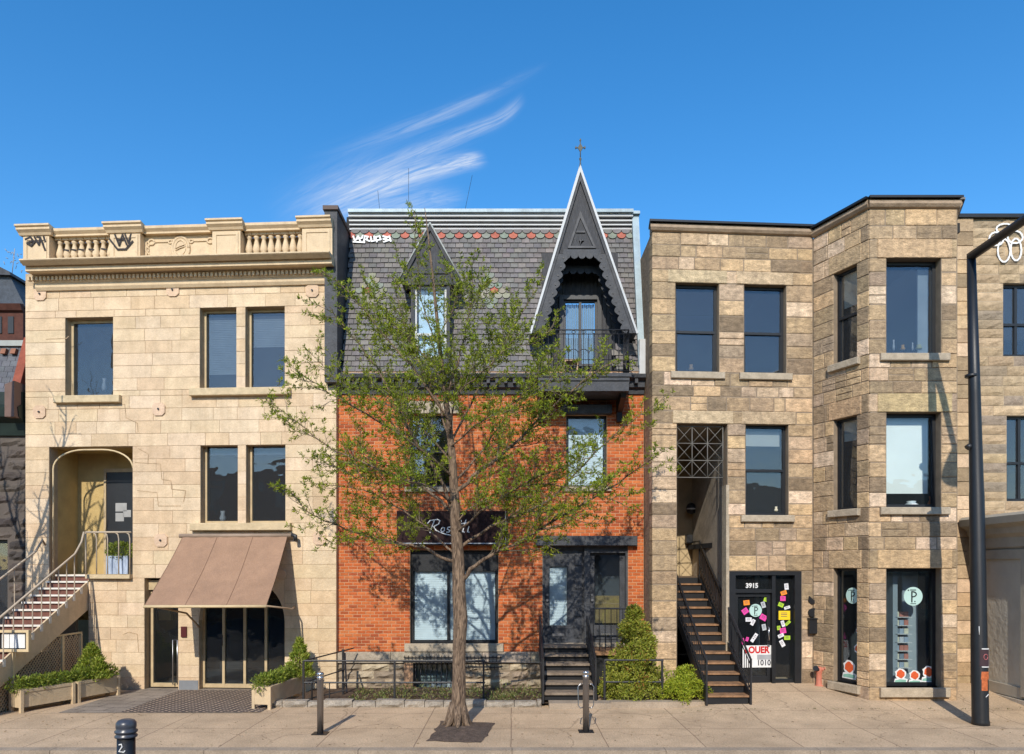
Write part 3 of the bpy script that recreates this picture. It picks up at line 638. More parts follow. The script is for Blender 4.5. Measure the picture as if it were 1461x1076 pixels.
# cornice of the wall, mansard and roof edge
m = MB(Bf); ct = bz(538); cb = bz(563)
m.sweep([(-.22, cb), (.04, cb), (.06, cb + .1), (.14, cb + .14), (.16, ct - .14), (.28, ct - .08), (.30, ct), (-.22, ct + .02)], bu(470), bR); m.build('eaves_cornice', M_CHAR, brick)
m = MB(Bf); x = bu(474)
while x < bR - .1: m.box(x, x + .07, .14, .25, ct - .2, ct - .09); x += .2
m.build('eaves_bracket_row', M_CHAR, brick)
KS = .24; Mz = ct; MF = Frame(0, 16.9, 0, KS, Mz)      # mansard: leans back
z_top = EYE + (HY - 325) * (16.9 + 3.6 * KS) / F_PX
gA = Vector((1.575, 0, 12.02)); gz0 = 8.15; ghw = 1.245; GD = 16.45
def in_gothic(u, z, mrg=0.0): return z < 12.0 and abs(u - (gA.x + (.065) * (1 - (z - gz0) / (12.02 - gz0)))) < ghw * (12.02 - z) / (12.02 - gz0) - mrg and z > gz0 or (z <= gz0 and abs(u - 1.63) < .78)
dl = (Bf.u(588), Bf.u(641)); 
def in_left(u, z, mrg=0.0): 
    return (abs(u + 1.92) < .43 and z < 9.55)
psl = [(0.15, 0.14, 0.133), (0.165, 0.152, 0.142), (0.137, 0.128, 0.126), (0.185, 0.168, 0.153), (0.158, 0.145, 0.137), (0.145, 0.134, 0.128)]
RED = (0.40, 0.12, 0.08); GRN = (0.20, 0.225, 0.18); PAL = (0.24, 0.225, 0.17)
m = MB(MF); zq = Mz - .1
while zq < z_top + .3:
    zc_ = zq + .06; iv = [(bL + .02, bR - .02)]
    ed = [x for x in [bL + .02 + i * .05 for i in range(140)] if x < bR and in_gothic(x, zc_, .06)]
    if ed: iv = [(bL + .02, ed[0]), (ed[-1], bR - .02)]
    for (a, b_) in iv: m.box(a, b_, -.3, -.02, zq, zq + .1195)
    zq += .12
m.build('mansard_deck', mat('dark_felt', (.03, .03, .03), .9), brick)
slh = .134; slw = .19; n_rows = int((z_top - Mz) / slh) + 1; m = MB(MF)
zfish = EYE + (HY - 341) * 17.7 / F_PX; rf = round((zfish - Mz) / slh)
dia = [(MF.u(527), EYE + (HY - 414) * 17.45 / F_PX), (Bf.u(704) * 1.03, EYE + (HY - 416) * 17.45 / F_PX)]
dia = [((527 - CX) * 17.45 / F_PX, dia[0][1]), ((704 - CX) * 17.45 / F_PX, dia[1][1])]
for r in range(n_rows):
    z0_ = Mz + r * slh; z1_ = z0_ + slh * 1.25
    fish = (r == rf)
    if r == rf - 1 or r == rf + 1: pass
    wS = slw * (1.16 if fish or r in (rf + 1,) else 1); off = 0.5 * wS if r % 2 else 0; u = bL + .16 - off; i = 0
    while u < bR - .1:
        a, b_ = max(u, bL + .13), min(u + wS, bR - .1); cu = (u + wS / 2)
        i += 1; u += wS
        if b_ - a < .05: continue
        zc_ = z0_ + slh / 2; m.col = jitter(random.choice(psl), .09)
        rounded = fish or r == rf + 1
        if fish: m.col = jitter(RED if i % 2 else GRN, .1)
        for (du, dz) in dia:
            q = abs(cu - du) / (slw * 2.0) + abs(zc_ - dz) / (slh * 3.6)
            if q < 1.08 and not fish:
                rounded = True; q2 = abs(cu - du) / slw + abs(zc_ - dz) / slh
                m.col = jitter(RED if q2 < .78 else (PAL if random.random() < .5 else GRN), .08)
        if in_gothic(cu, zc_, .04) or in_left(cu, zc_): continue
        w_ = b_ - a; g = .005; zc0 = z0_ + random.uniform(-.004, .004)
        if rounded:
            hr = min(w_ / 2 - g, slh * .85); pts = [(a + g, z1_), (a + g, zc0 + hr * .7)] + [((a + b_) / 2 - (w_ / 2 - g) * math.cos(math.pi * k / 8), zc0 + hr * .7 - hr * .9 * math.sin(math.pi * k / 8)) for k in range(1, 8)] + [(b_ - g, zc0 + hr * .7), (b_ - g, z1_)]
        else: pts = [(a + g, z1_), (a + g, zc0), (b_ - g, zc0), (b_ - g, z1_)]
        # lower edge stands proud over the row below
        n = len(m.v); kk = len(pts); pts = pts[::-1]
        for lvl in (0, 1):
            for (pu_, pz) in pts:
                t = (pz - z0_) / (z1_ - z0_); o = .034 * (1 - t) + .004 - (0 if lvl else .016) + .0015 * random.random(); m.v.append(MF(pu_, o + (.006 if rounded else 0), pz))
        m.face([n + kk + q for q in range(kk)])
        for q in range(kk): w = (q + 1) % kk; m.face([n + w, n + q, n + kk + q, n + kk + w])
m.build('slate_roof', M_SLATE, brick, True)
# ribbed white and black flashing above the slates
zr = z_top - .03; ks = KS * (zr - Mz)
fr_ = Frame(0, 16.9 + ks, 0); zt2 = EYE + (HY - 307.5) * (16.9 + ks) / F_PX
mw = MB(fr_); mb_ = MB(fr_); H = zt2 - zr
mb_.box(bL + .12, bR - .12, -.4, -.01, zr - .05, zt2 - .02)
for (f0, f1, o) in ((.0, .10, .02), (.27, .36, .05), (.50, .60, .09), (.74, .93, .15)): mw.box(bL + .12, bR - .12, -.05, o, zr + H * f0, zr + H * f1)
mb_.build('roof_edge_board', M_BLACK, brick); mw.build('flashing', M_WHITEM, brick)
m = MB(fr_); m.box(bL + .12, bR - .12, -.6, .22, zr + H * .95, zt2 + .06); m.build('roof_cap', M_METAL, brick)
# party walls
def party(u0, u1, zb0, zt0, name, mm, o0, capm, o_top):
    m = MB(Bf); m.prism([(u0, zb0), (u1, zb0), (u1, zt0), (u0, zt0)], -3, o0); o_ = m.build(name, mm, brick)
    c = MB(Bf); c.box(u0 - .03, u1 + .03, -3, o0 + .05, zt0, zt0 + .09); c.build('coping', capm, o_)
party(Bf.u(463, .35), Bf.u(481, .35), Bf.z(470, 545, .35), Bf.z(470, 300, .35), 'party_wall', M_CHAR, .35, mat('dark_coping', (.09, .06, .05), .6), .35)
m = MB(MF); zq = EYE + (HY - 300) * 17.5 / F_PX; u0_, u1_ = 3.0, 3.22
u0_ = bR - .13; m.box(u0_, bR + .03, -.6, .16, Mz + .25, zq); rp = m.build('party_wall', M_METAL, brick)
c = MB(MF); c.box(u0_ - .16, bR + .05, -.6, .24, zq, zq + .08); c.build('coping', M_METAL, rp)
m = MB(Bf); m.box(bR - .12, bR + .02, -.3, .12, bz(545), Mz + .85); m.build('white_downspout', M_WHITEM, brick)
# ---- left dormer
xl, xr = AT(570, 397, 16.7), AT(657, 397, 16.7); ax = AT(613, 318, 16.7); cx_ = -1.9
dm = MB(Bf); D_f = .2; zl = xl.z; hw = (xr.x - xl.x) / 2; cx_ = (xl.x + xr.x) / 2
for sg in (-1, 1):
    p = [(cx_, ax.z), (cx_ + sg * hw, zl), (cx_ + sg * (hw - .06), zl - .08), (cx_, ax.z - .16)]
    dm.prism(p, -1.6, D_f)
lsl = dm.build('dormer_roof', M_WOODG, brick)
w = MB(Bf)
for sg in (-1, 1): w.tube([Bf(cx_, D_f + .01, ax.z), Bf(cx_ + sg * hw, D_f + .01, zl)], .018, 6)
w.build('dormer_edge_flashing', mat('grey_flashing', (.35, .36, .33), .6), lsl)
m = MB(Bf); m.prism([(cx_, ax.z - .14), (cx_ - hw + .07, zl - .02), (cx_ + hw - .07, zl - .02)], -.2, D_f - .05); m.prism([(cx_, ax.z - .35), (cx_ - hw + .28, zl + .12), (cx_ + hw - .28, zl + .12)], D_f - .05, D_f - .02)
m.box(cx_ - .45, cx_ - .37, -.9, D_f - .08, Mz, zl); m.box(cx_ + .37, cx_ + .45, -.9, D_f - .08, Mz, zl)
x = cx_ - hw + .08
m.box(cx_ - hw + .06, cx_ + hw - .06, -.2, D_f - .04, zl - .13, zl - .021)
m.build('dormer_front', M_WOODG, brick)
window(brick, Bf, cx_ - .37, cx_ + .37, Mz + .42, zl - .13, rec=-.05, fw=.05, fm=M_WHITEM, style='double', split=.33, glassm=M_GLASSC, blind=('shade', .05, mat('pale_blue_blind', (.55, .66, .74), .7)), name='dormer_window')
m = MB(Bf); m.box(cx_ - .37, cx_ + .37, -.3, .1, Mz, Mz + .42); m.build('dormer_apron', M_CHAR, brick)
# ---- gothic dormer
go = 16.9 - GD; LA = (AT(828, 240, GD)); FLx = AT(757, 475, GD); FRx = AT(909, 477, GD)
apx, apz = LA.x, LA.z; lx, rx, fz = FLx.x, FRx.x, FLx.z
zg0 = EYE + (HY - 352) * GD / F_PX
def gl_edge(sg, z, inset): # x of the gable edge at height z
    x = (lx if sg < 0 else rx); t = (apz - z) / (apz - fz); return apx + (x - apx) * t - sg * inset
gd = MB(Bf)
for sg, ex in ((-1, lx), (1, rx)):
    gd.prism([(apx, apz), (ex, fz), (ex - sg * .09, fz), (apx, apz - .28)], -1.3, go)
groof = gd.build('gothic_dormer_roof', M_CHAR, brick)
w = MB(Bf)
for ex in (lx, rx):
    sg = -1 if ex < apx else 1
    w.prism([(apx, apz + .07), (ex + sg * .025, fz - .02), (ex - sg * .02, fz - .02), (apx, apz - .09)], go, go + .03)
w.prism([(lx - .03, fz - .02), (lx + .0, fz - .02), (apx - .0, apz + .06), (apx - .02, apz + .06)], -1.0, go)
w.build('gable_flashing', M_WHITEM, groof)
def barge(o, ins, wd, name, mm, ztop_py, arch=True):
    """scalloped bargeboard on both slopes with a scalloped cross board"""
    m = MB(Bf); zt = EYE + (HY - ztop_py) * (16.9 - o) / F_PX
    for sg in (-1, 1):
        n = 9; outer = []; inner = []
        for i in range(n * 6 + 1):
            t = i / (n * 6); z = fz - .0 + (zt - fz) * t; ph = (i % 6) / 6; sc = .075 * math.sin(math.pi * ph)
            inner.append((gl_edge(sg, z, ins + wd + sc), z)); outer.append((gl_edge(sg, z, ins), z))
        for i in range(len(inner) - 1):
            m.prism([outer[i], inner[i], inner[i + 1], outer[i + 1]], o - .05, o)
    m2 = []
    x0, x1 = gl_edge(-1, zt, ins + wd * .6), gl_edge(1, zt, ins + wd * .6); n = 5
    for k in range(n):
        a = x0 + (x1 - x0) * k / n; b = x0 + (x1 - x0) * (k + 1) / n; r = (b - a) / 2; c = (a + b) / 2
        pts = [(a, zt + .1)] + [(c - r * math.cos(math.pi * i / 10), zt - .02 - .09 * math.sin(math.pi * i / 10)) for i in range(11)] + [(b, zt + .1)]
        m.prism(pts, o - .05, o - .004)
    ob = m.build(name, mm, brick)
    return ob, zt
bb, zt_g = barge(go - .02, .09, .17, 'bargeboard', M_CHAR, 362)
m = MB(Bf)
for sg in (-1, 1):
    for i in range(9): z = fz + (zt_g - fz) * (i + .5) / 9; u = gl_edge(sg, z, .09 + .14); m.disc(u, z, .018, go - .02, go - .005, 8)
m.build('bargeboard_boss', M_BLACK, bb)
barge(go - .40, .20, .09, 'inner_bargeboard', mat('black_blue_paint', (.012, .016, .024), .5), 384)
# gable panel
m = MB(Bf); e = .08
m.prism([(apx, apz - .3), (gl_edge(-1, zt_g + .02, .1), zt_g + .02), (gl_edge(1, zt_g + .02, .1), zt_g + .02)], go - .12, go - .05)
pnl = m.build('gable_panel', M_WOODG, brick)
m = MB(Bf)
def tri_frame(top, bot, ins, wd, o0, o1):
    outer = [(apx, top), (gl_edge(-1, bot, ins), bot), (gl_edge(1, bot, ins), bot)]
    inner = [(apx, top - wd * 3.6), (gl_edge(-1, bot + wd, ins + wd * 1.15), bot + wd), (gl_edge(1, bot + wd, ins + wd * 1.15), bot + wd)]
    for i in range(3): j = (i + 1) % 3; m.prism([outer[i], outer[j], inner[j], inner[i]], o0, o1 + .002 * i)
tri_frame(apz - .95, zt_g + .13, .26, .045, go - .05, go - .02); tri_frame(apz - 1.6, zt_g + .30, .47, .035, go - .05, go - .03)
m.box(apx - .09, apx + .11, go - .05, go - .02, zt_g + .48, zt_g + .52); m.build('gable_moulding', mat('grey_wood_trim', (.10, .098, .10), .75, 0, .3, 5), pnl)
# recess wall of boards
ow = -.42; m = MB(Bf); x = lx + .05; k = 0
while x < rx - .05:
    a, b_ = x, x + .105; zz0 = bz(560)
    ztop = min(apz - (abs((a + b_) / 2 - apx) / (rx - apx)) * (apz - fz) - .1, zt_g + .3)
    dl0, dl1 = Bf.u(804, ow), Bf.u(852, ow); dtop = Bf.z(828, 428, ow)
    if ztop > zz0 + .1:
        if b_ > dl0 and a < dl1:
            m.box(a + .004, b_ - .004, ow - .04, ow, dtop, ztop)
        else: m.box(a + .004, b_ - .004, ow - .04, ow, zz0, ztop)
    x += .105; k += 1
m.box(lx + .3, rx - .3, ow - .1, ow - .042, dtop + .0, zt_g + .4); m.box(lx + .2, dl0, ow - .1, ow - .042, zz0, dtop); m.box(dl1, rx - .2, ow - .1, ow - .042, zz0, dtop)
m.build('board_wall', M_WOODG, brick)
gw = window(brick, Bf, dl0, dl1, Bf.z(828, 522, ow), dtop, rec=-ow + .03, fw=.05, fm=M_BLACK, mull=(Bf.u(828, ow),), glassm=M_GLASSC, blind=('curtain', .0, mat('blue_grey_curtain', (.2, .27, .34), .8)), name='balcony_door')
m = MB(Bf); m.box(dl0 - .1, dl0, ow, ow + .04, Bf.z(828, 530, ow), dtop + .1); m.box(dl1, dl1 + .1, ow, ow + .04, Bf.z(828, 530, ow), dtop + .1); m.box(dl0, dl1, ow, ow + .045, dtop, dtop + .1); m.build('door_casing', M_BLACK, gw)
# balcony
bo = .95; BD = 16.9 - bo; bzT = EYE + (HY - 532) * BD / F_PX; bzB = EYE + (HY - 557) * BD / F_PX
bx0, bx1 = (765 - CX) * BD / F_PX, (901 - CX) * BD / F_PX
m = MB(Bf); m.box(bx0 + .05, bx1 - .05, -.05, bo - .05, bzB, bzT - .08); m.box(bx0, bx1, -.05, bo, bzT - .08, bzT); m.box(bx0 + .04, bx1 - .04, bo - .05, bo - .02, bzT - .16, bzT - .1)
bal = m.build('balcony', M_CHAR, brick)
for x in (bx0 + .08, bx1 - .2):
    m = MB(Bf); n = 8; zb_b = bz(603)
    pts = [(0.0, 0)]; prof = [(.0, zb_b), (.12, zb_b), (.16, zb_b + .2), (.35, bzB - .25), (.7, bzB - .1), (.75, bzB), (.0, bzB)]
    m.sweep(prof, x, x + .12); m.build('bracket', M_BLACK, bal)
zrT = EYE + (HY - 470) * BD / F_PX; m = MB(Bf)
def rail_side(p0, p1, n, arcs=True):
    """one side of the balcony railing; p = (u, o)"""
    P = lambda t, z: Bf(p0[0] + (p1[0] - p0[0]) * t, p0[1] + (p1[1] - p0[1]) * t, z)
    Lr = math.hypot(p1[0] - p0[0], p1[1] - p0[1])
    m.tube([P(0, zrT), P(1, zrT)], .016, 5); m.tube([P(0, zrT - .09), P(1, zrT - .09)], .01, 4); m.tube([P(0, bzT + .05), P(1, bzT + .05)], .012, 4); m.tube([P(0, bzT + .3), P(1, bzT + .3)], .008, 4)
    for i in range(n * 2 + 1): t = i / (n * 2); m.tube([P(t, bzT), P(t, zrT - (.09 if i % (n) else 0))], .0075, 4)
    for i in range(n):
        c = (i + .5) / n; r = .5 / n
        m.tube([P(c - r, bzT + .05)] + [P(c - r * math.cos(a * math.pi / 8), bzT + .42 + r * Lr * math.sin(a * math.pi / 8)) for a in range(9)] + [P(c + r, bzT + .05)], .0085, 4)
        m.tube([P(c - r * .4 * math.cos(a * math.pi / 4), zrT - .045 + .03 * math.sin(a * math.pi / 4)) for a in range(9)], .006, 4)
rail_side((bx0 + .05, bo - .04), (bx1 - .05, bo - .04), 9); rail_side((bx0 + .05, .1), (bx0 + .05, bo - .04), 4); rail_side((bx1 - .05, .1), (bx1 - .05, bo - .04), 4)
m.build('railing', M_IRON, bal)
m = MB(Bf)
for (u_, z_) in ((.18, .25), (.22, .45), (.12, .6)): m.tube([Bf(bx1 + .02 + u_ * .6 * math.cos(a * .7), bo - .3, bzT + z_ + .14 * math.sin(a * .7)) for a in range(9)], .012, 5)
m.build('iron_scroll', M_IRON, bal)
ch_ = thing('balcony_chair', 'beige bentwood chair on the black balcony of the gothic dormer', 'chair', (1.35, 16.4, bzT))
for (px_) in (804, 824):
    m = MB(); D_ = 16.35; p_ = AT(px_, 530, D_); m.tube([(p_.x + .02 * math.sin(k * .9) + (.03 if k > 4 else 0), D_, bzT + .05 * k) for k in range(9)], .022, 6); m.build('chair_back_post', mat('beige_wood', (.50, .33, .20), .6), ch_)
m = MB(); a_, b_ = AT(803, 530, 16.35), AT(825, 530, 16.35); m.box(a_.x, b_.x, 16.35, 16.7, bzT + .38, bzT + .42, fr=lambda u, o, z: Vector((u, o, z))); m.build('seat', MATS['beige_wood'], ch_)
for (x_, y_) in ((a_.x + .02, 16.68), (b_.x - .02, 16.68)): m = MB(); m.tube([(x_, y_, bzT), (x_, y_, bzT + .38)], .015, 6); m.build('leg', MATS['beige_wood'], ch_)
# finial
m = MB(Bf); f0 = apz + .03; c = (apx, 16.9 - go); m.lathe(c, [(.03, f0 - .15), (.02, f0 + .05), (.012, f0 + .12), (.03, f0 + .18), (.01, f0 + .22)], 8)
m.tube([Bf(apx, go, f0 + .2), Bf(apx, go, f0 + .6)], .013, 6); m.tube([Bf(apx - .1, go, f0 + .43), Bf(apx + .1, go, f0 + .43)], .013, 6)
m.prism([(apx - .06, f0 + .43), (apx, f0 + .33), (apx + .06, f0 + .43), (apx, f0 + .53)], go - .015, go + .015)
for a, b_ in ((-.1, .43), (.1, .43), (0, .6)): m.prism([(apx + a - .02, f0 + b_), (apx + a, f0 + b_ - .03), (apx + a + .02, f0 + b_), (apx + a, f0 + b_ + .04)], go - .02, go + .02)
m.build('cross_finial', mat('verdigris_iron', (.10, .10, .08), .7), groof)
# white graffiti on the slates
m = MB(MF); zG = EYE + (HY - 341) * 17.7 / F_PX; uG = (502 - CX) * 17.6 / F_PX
for pts in (((0, .1), (.06, -.08), (.12, .1), (.18, -.06)), ((.1, .0), (.22, .03), (.24, .12)), ((.28, -.08), (.3, .1), (.4, .08), (.34, -.02), (.44, -.08)), ((.48, .08), (.5, -.08), (.6, -.06), (.58, .1)), ((.66, -.1), (.62, .06), (.72, .1), (.76, -.02), (.68, -.04)), ((.8, .1), (.92, .06), (.82, .0), (.96, -.04), (.84, -.1)), ((.95, .1), (1.0, -.08)), ((.02, -.1), (.3, -.12))): scrawl(m, [(a_ + .02 * math.sin(7 * a_ + 3 * b_), b_ * .85) for a_, b_ in pts], .04, .055, MF, .92, uG, zG)
m.build('graffiti', M_GRAFW, brick)
# antennas
for (px, y0, y1, tilt) in ((542, 272, 302, -.05), (583, 240, 302, 0), (663, 250, 302, .18)):
    m = MB(); m.tube([AT(px, y1, 18.2), AT(px + tilt * 60, y0, 18.2)], .0045, 4); m.build('antenna_rod', M_IRON, brick)
# mailbox / wall box right of sign is on brick: small grey electric box on the right edge
m = MB(Bf); m.box(bu(706) , bu(713), .0, .08, bz(700), bz(690)); 
# ---- sign
sg0, sg1, sz1, sz0 = 566, 724, 729, 778
sgo = .18; sx0, sx1 = Bf.u(sg0, sgo), Bf.u(sg1, sgo); za, zbq = Bf.z(640, sz0, sgo), Bf.z(640, sz1, sgo)
sign = thing('shop_sign', 'long dark sign board with white handwritten lettering above the blinds of the brick house', 'sign', ((sx0 + sx1) / 2, 16.9, za))
m = MB(Bf); m.box(sx0, sx1, .0, sgo, za, zbq, ch=.01); m.build('sign_board', mat('black_maroon_board', (.022, .008, .008), .35, 0, .3, 2), sign)
m = MB(Bf); m.box(sx0, sx1 - .05, sgo, sgo + .02, za + .03, za + .055); m.box(sx1 - .05, sx1 - .03, sgo, sgo + .02, za, zbq); m.build('sign_trim', mat('trim_grey', (.35, .37, .4), .4), sign)
m = MB(Bf); uS = Bf.u(610, sgo); zS = Bf.z(640, 765, sgo)
K = 1.0
for pts in (((.0, .29), (.06, .36), (.14, .37), (.24, .385)), ((.17, .37), (.10, .2), (.06, .08)), ((.24, .385), (.30, .36), (.27, .28), (.15, .22)), ((.15, .22), (.2, .14), (.3, .09), (.42, .05), (.56, .02)),
            ((.36, .2), (.32, .14), (.35, .09), (.41, .13), (.41, .19), (.36, .2)), ((.55, .21), (.49, .2), (.48, .16), (.54, .13), (.52, .09), (.46, .09)),
            ((.6, .14), (.66, .17), (.67, .21), (.62, .22), (.6, .14), (.64, .09), (.7, .11)), ((.82, .36), (.77, .22), (.74, .1), (.78, .09)), ((.93, .37), (.88, .22), (.85, .1), (.89, .09)), ((.72, .27), (.84, .29), (1.0, .31)), ((1.0, .22), (.97, .1), (1.01, .09)), ((1.04, .32), (1.05, .34))):
    scrawl(m, [(a * .95, b_ ) for a, b_ in pts], .022, sgo + .002, Bf, 1, uS, zS)
m.build('lettering', M_WHITE, sign)
def wbox(mb, x0, x1, y0, y1, z0, z1): mb.box(x0, x1, y0, y1, z0, z1, fr=lambda u, o, z: Vector((u, o, z)))
# ================================================================ BROWN STONE HOUSE
R = RFr; V = VFr; SD = SFr
brown = thing('stone_house', 'brown and tan block stone house with a canted bay, right of the brick house', 'house', (6.2, 15.6, 0))
URr = math.hypot(3.65, .25); US = math.hypot(.59, 1.35); UV = V.u(1366)
def rz(py): return EYE + (HY - py) * 16.12 / F_PX
def ro(a, b, t, c): return (R.u(a), R.u(b), rz(c), rz(t))
r1 = ro(964, 1026, 405, 532); r2 = ro(1062, 1122, 405, 532); r3 = ro(1064, 1125, 607, 735); alc = ro(966, 1038, 605, 1010); rd = (R.u(1040), R.u(1144), .22, rz(815))
r3 = (*r3[:2], rz(735), rz(605)); alc = (R.u(966), R.u(1038), -.2, rz(605)); ZT = rz(334)
ps = [(0.50, 0.35, 0.205), (0.43, 0.305, 0.185), (0.57, 0.41, 0.265), (0.31, 0.225, 0.135), (0.38, 0.272, 0.16), (0.50, 0.35, 0.20), (0.25, 0.18, 0.112), (0.40, 0.29, 0.195), (0.53, 0.37, 0.205), (0.66, 0.49, 0.335), (0.40, 0.285, 0.165), (0.46, 0.32, 0.185)]
rops = [r1, r2, r3, alc, rd]
m = MB(R); masonry(m, 0, URr, -.2, ZT, .31, rops, (.24, .68), ps, gap=.016, jit=.009, ch=.012, ja=.16, split=.08, vary=.22, extra=[r1[3] + .28, r3[3] + .28])
# side wall facing the brick house
SWf = Frame(3.08, 16.0, math.radians(-90)); 
WSF = Frame(3.08, 18.0, math.radians(-90))       # u runs from behind forward to the corner, o points to -x
m.col = (.30, .22, .15); m.box(.0, 1.76, -.2, -.0, -.2, ZT, WSF, ch=.01)
# bay
BZT = V.z(1300, 298)
def bayops(fr, a, b, ys):
    out = []
    for (t, c) in ys: out.append((fr.u(a), fr.u(b), V.z(1300, c), V.z(1300, t)))
    return out
vys = [(368, 505), (588, 724), (811, 981)]
vo = bayops(V, 1265, 1343, vys)
so = [(SD.u(1189), SD.u(1222), o[2], o[3]) for o in vo]
masonry(m, 0, UV, -.2, BZT, .40, vo, (.45, 1.0), ps, gap=.013, jit=.006, ch=.009, fr=None) if False else None
m.fr = V; masonry(m, 0, UV, -.2, BZT, .31, vo, (.24, .66), ps, gap=.016, jit=.009, ch=.012, ja=.16, split=.08, vary=.22, extra=[o[3] + .38 for o in vo])
m.fr = SD; masonry(m, 0, US - .012, -.2, BZT, .31, so, (.24, .5), ps, gap=.016, vary=.0, extra=[o[3] + .38 for o in vo], jit=.005, ch=.009, split=.1)
m.build('wall', M_SANDSTONE, brown, True)
SR = line_frame(7.32 + UV, 14.9, 7.32 + UV + .59, 16.25)
m = MB(R); backing(m, .02, URr, -.2, ZT, rops, o=-.012)
m.fr = V; backing(m, .03, UV, -.2, BZT, vo, o=-.012); m.fr = SD; backing(m, -0.02, US - .03, -.2, BZT, so, o=-.012, depth=.28)
m.box(.0, 1.45, -.3, 0, -.2, BZT, SR); m.box(.35, 1.76, -.3, -.205, -.2, ZT, WSF); m.build('inner_wall', M_MORTAR, brown)
m = MB(); wbox(m, 3.45, 9.9, 20.5, 20.6, -.2, BZT); wbox(m, 3.42, 3.5, 16.6, 20.5, -.2, ZT); wbox(m, 9.6, 9.7, 16.6, 20.5, -.2, BZT); wbox(m, 5.0, 9.6, 16.65, 20.5, -.2, .12)
for z in (rz(570), rz(775)): m.box((.3 if z > 4.4 else R.u(1048)), URr, -4.1, -.32, z - .06, z + .06, R); m.box(.12, UV - .05, -5.4, -.32, z - .06, z + .06, V); wbox(m, 6.6, 7.44, 16.7, 20.4, z - .055, z + .055)
wbox(m, 6.55, 6.6, 16.7, 20.4, -.1, ZT)
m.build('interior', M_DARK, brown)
m = MB(R); m.box(.3, URr, -9, -.3, ZT - .3, ZT - .1); m.box(-.1, UV + .3, -9, -.4, BZT - .3, BZT - .1, V); m.box(7.5, 7.7, -9, -1.3, ZT - .3, BZT, Frame(0, 16.0)); m.build('roof', MATS['dark_felt'], brown)
# roll moulding + black coping following the roofline
m = MB(R); mc = MB(R)
def edge(fr, u0, u1, z, e0=0, e1=0):
    m.sweep([(-.2, z), (.0, z), (.05, z + .02), (.09, z + .07), (.09, z + .12), (.05, z + .17), (-.2, z + .18)], u0, u1, fr, e0, e1)
    mc.sweep([(-.3, z + .182), (.10, z + .182), (.13, z + .17), (.14, z + .17), (.14, z + .215), (-.3, z + .23)], u0, u1, fr, e0, e1)
edge(R, 0, URr + .04, ZT, e0=.6); edge(V, 0, UV, BZT, e0=.35, e1=.35)
m2, z_ = m, 0
edge(SD, .02, US, BZT, e1=.3); edge(SR, 0, 1.4, BZT)
m.build('parapet_moulding', mat('brown_moulding', (.34, .25, .17), .8, 0, .25, 6, .4, 30), brown); mc.build('coping', M_BLACK, brown)
# windows
def RW(op, **k): return window(brown, R, *op, rec=.15, fw=.06, **k)
RW(r1, style='double', split=.47, sill=(r1[2] - .15, r1[2], .12, .07)); RW(r2, style='double', split=.47, sill=(r2[2] - .15, r2[2], .12, .07))
RW(r3, style='double', split=.5, sill=(r3[2] - .15, r3[2], .12, .07), blind=('shade', .78, M_SHADE))
for i, o in enumerate(vo):
    window(brown, V, *o, rec=.2, fw=.07, glassm=M_GLASS if i == 0 else M_GLASSD if i == 2 else M_GLASSC, sill=(o[2] - .15 if i < 2 else .2, o[2], .15, .08), blind=('shade', .16, M_SHADE) if i == 1 else None, name='bay_window')
for i, o in enumerate(so):
    window(brown, SD, *o, rec=.12, fw=.05, glassm=M_GLASS if i < 2 else M_GLASSD, sill=(o[2] - .15 if i < 2 else .22, o[2], .1, .08), style='double' if i == 0 else 'single', split=.5, blind=('shade', .62 if i == 0 else .76, M_SHADE) if i < 2 else None, name='bay_side_window')
for (u0, u1, z) in ((R.u(953), R.u(1037), r1[3]), (R.u(1051), R.u(1132), r2[3]), (R.u(1058), R.u(1135), r3[3]), (R.u(960), R.u(1046), r3[3])):
    l = MB(R); l.col = jitter((.50, .38, .23), .08); l.box(u0, u1, -.2, .015, z + .002, z + .28, ch=.01); l.build('lintel', M_SANDSTONE, brown, True)
for o in vo:
    l = MB(V); l.col = jitter((.50, .35, .195), .05); l.box(o[0] - .18, o[1] + .22, -.2, .015, o[3] + .002, o[3] + .38, ch=.01); l.build('lintel', M_SANDSTONE, brown, True)
for o in so:
    l = MB(SD); l.col = jitter((.48, .335, .19), .05); l.box(o[0] - .12, o[1] + .12, -.2, .012, o[3] + .002, o[3] + .377, ch=.01); l.build('lintel', M_SANDSTONE, brown, True)

conc = mat('grey_render', (.50, .43, .34), .9, 0, .2, 2.5, .4, 15, dirt=.4, dirtcol=(.14, .12, .1), dscale=2)
ax0, ax1 = R(alc[0], 0, 0).x, R(alc[1], 0, 0).x; LZn = 2.63
m = MB(WORLD)
W3 = lambda u, o, z: Vector((u, o, z))
def wbox(mb, x0, x1, y0, y1, z0, z1): mb.box(x0, x1, y0, y1, z0, z1, fr=lambda u, o, z: Vector((u, o, z)))
wbox(m, ax1 + .06, ax1 + .16, 16.28, 19.8, -.2, 6.2); wbox(m, ax0 - .14, ax0 - .04, 16.28, 19.8, -.2, 6.2); wbox(m, ax0 - .14, ax1 + .16, 16.3, 19.8, 6.08, 6.2)
m.build('alcove_wall', conc, brown)
m = MB(WORLD); wbox(m, ax0 - .04, ax1 + .06, 19.5, 19.6, 2.5, 6.08); m.build('alcove_back_wall', mat('tan_panel', (.50, .38, .22), .8, 0, .15), brown)
m = MB(WORLD); wbox(m, ax0 - .04, ax0 + .12, 19.3, 19.49, LZn, 5.2); m.build('alcove_door', M_BLACK, brown)
m = MB(WORLD); wbox(m, ax0 - .04, ax1 + .06, 18.7, 19.5, 2.5, LZn - .002); m.build('alcove_landing', mat('landing_wood', (.12, .08, .05), .8), brown)
m = MB(R); m.box(R.u(1036), R.u(1040.5), -.26, .005, .2, rz(692), ch=.004); m.build('stone_trim', M_SILL, brown)
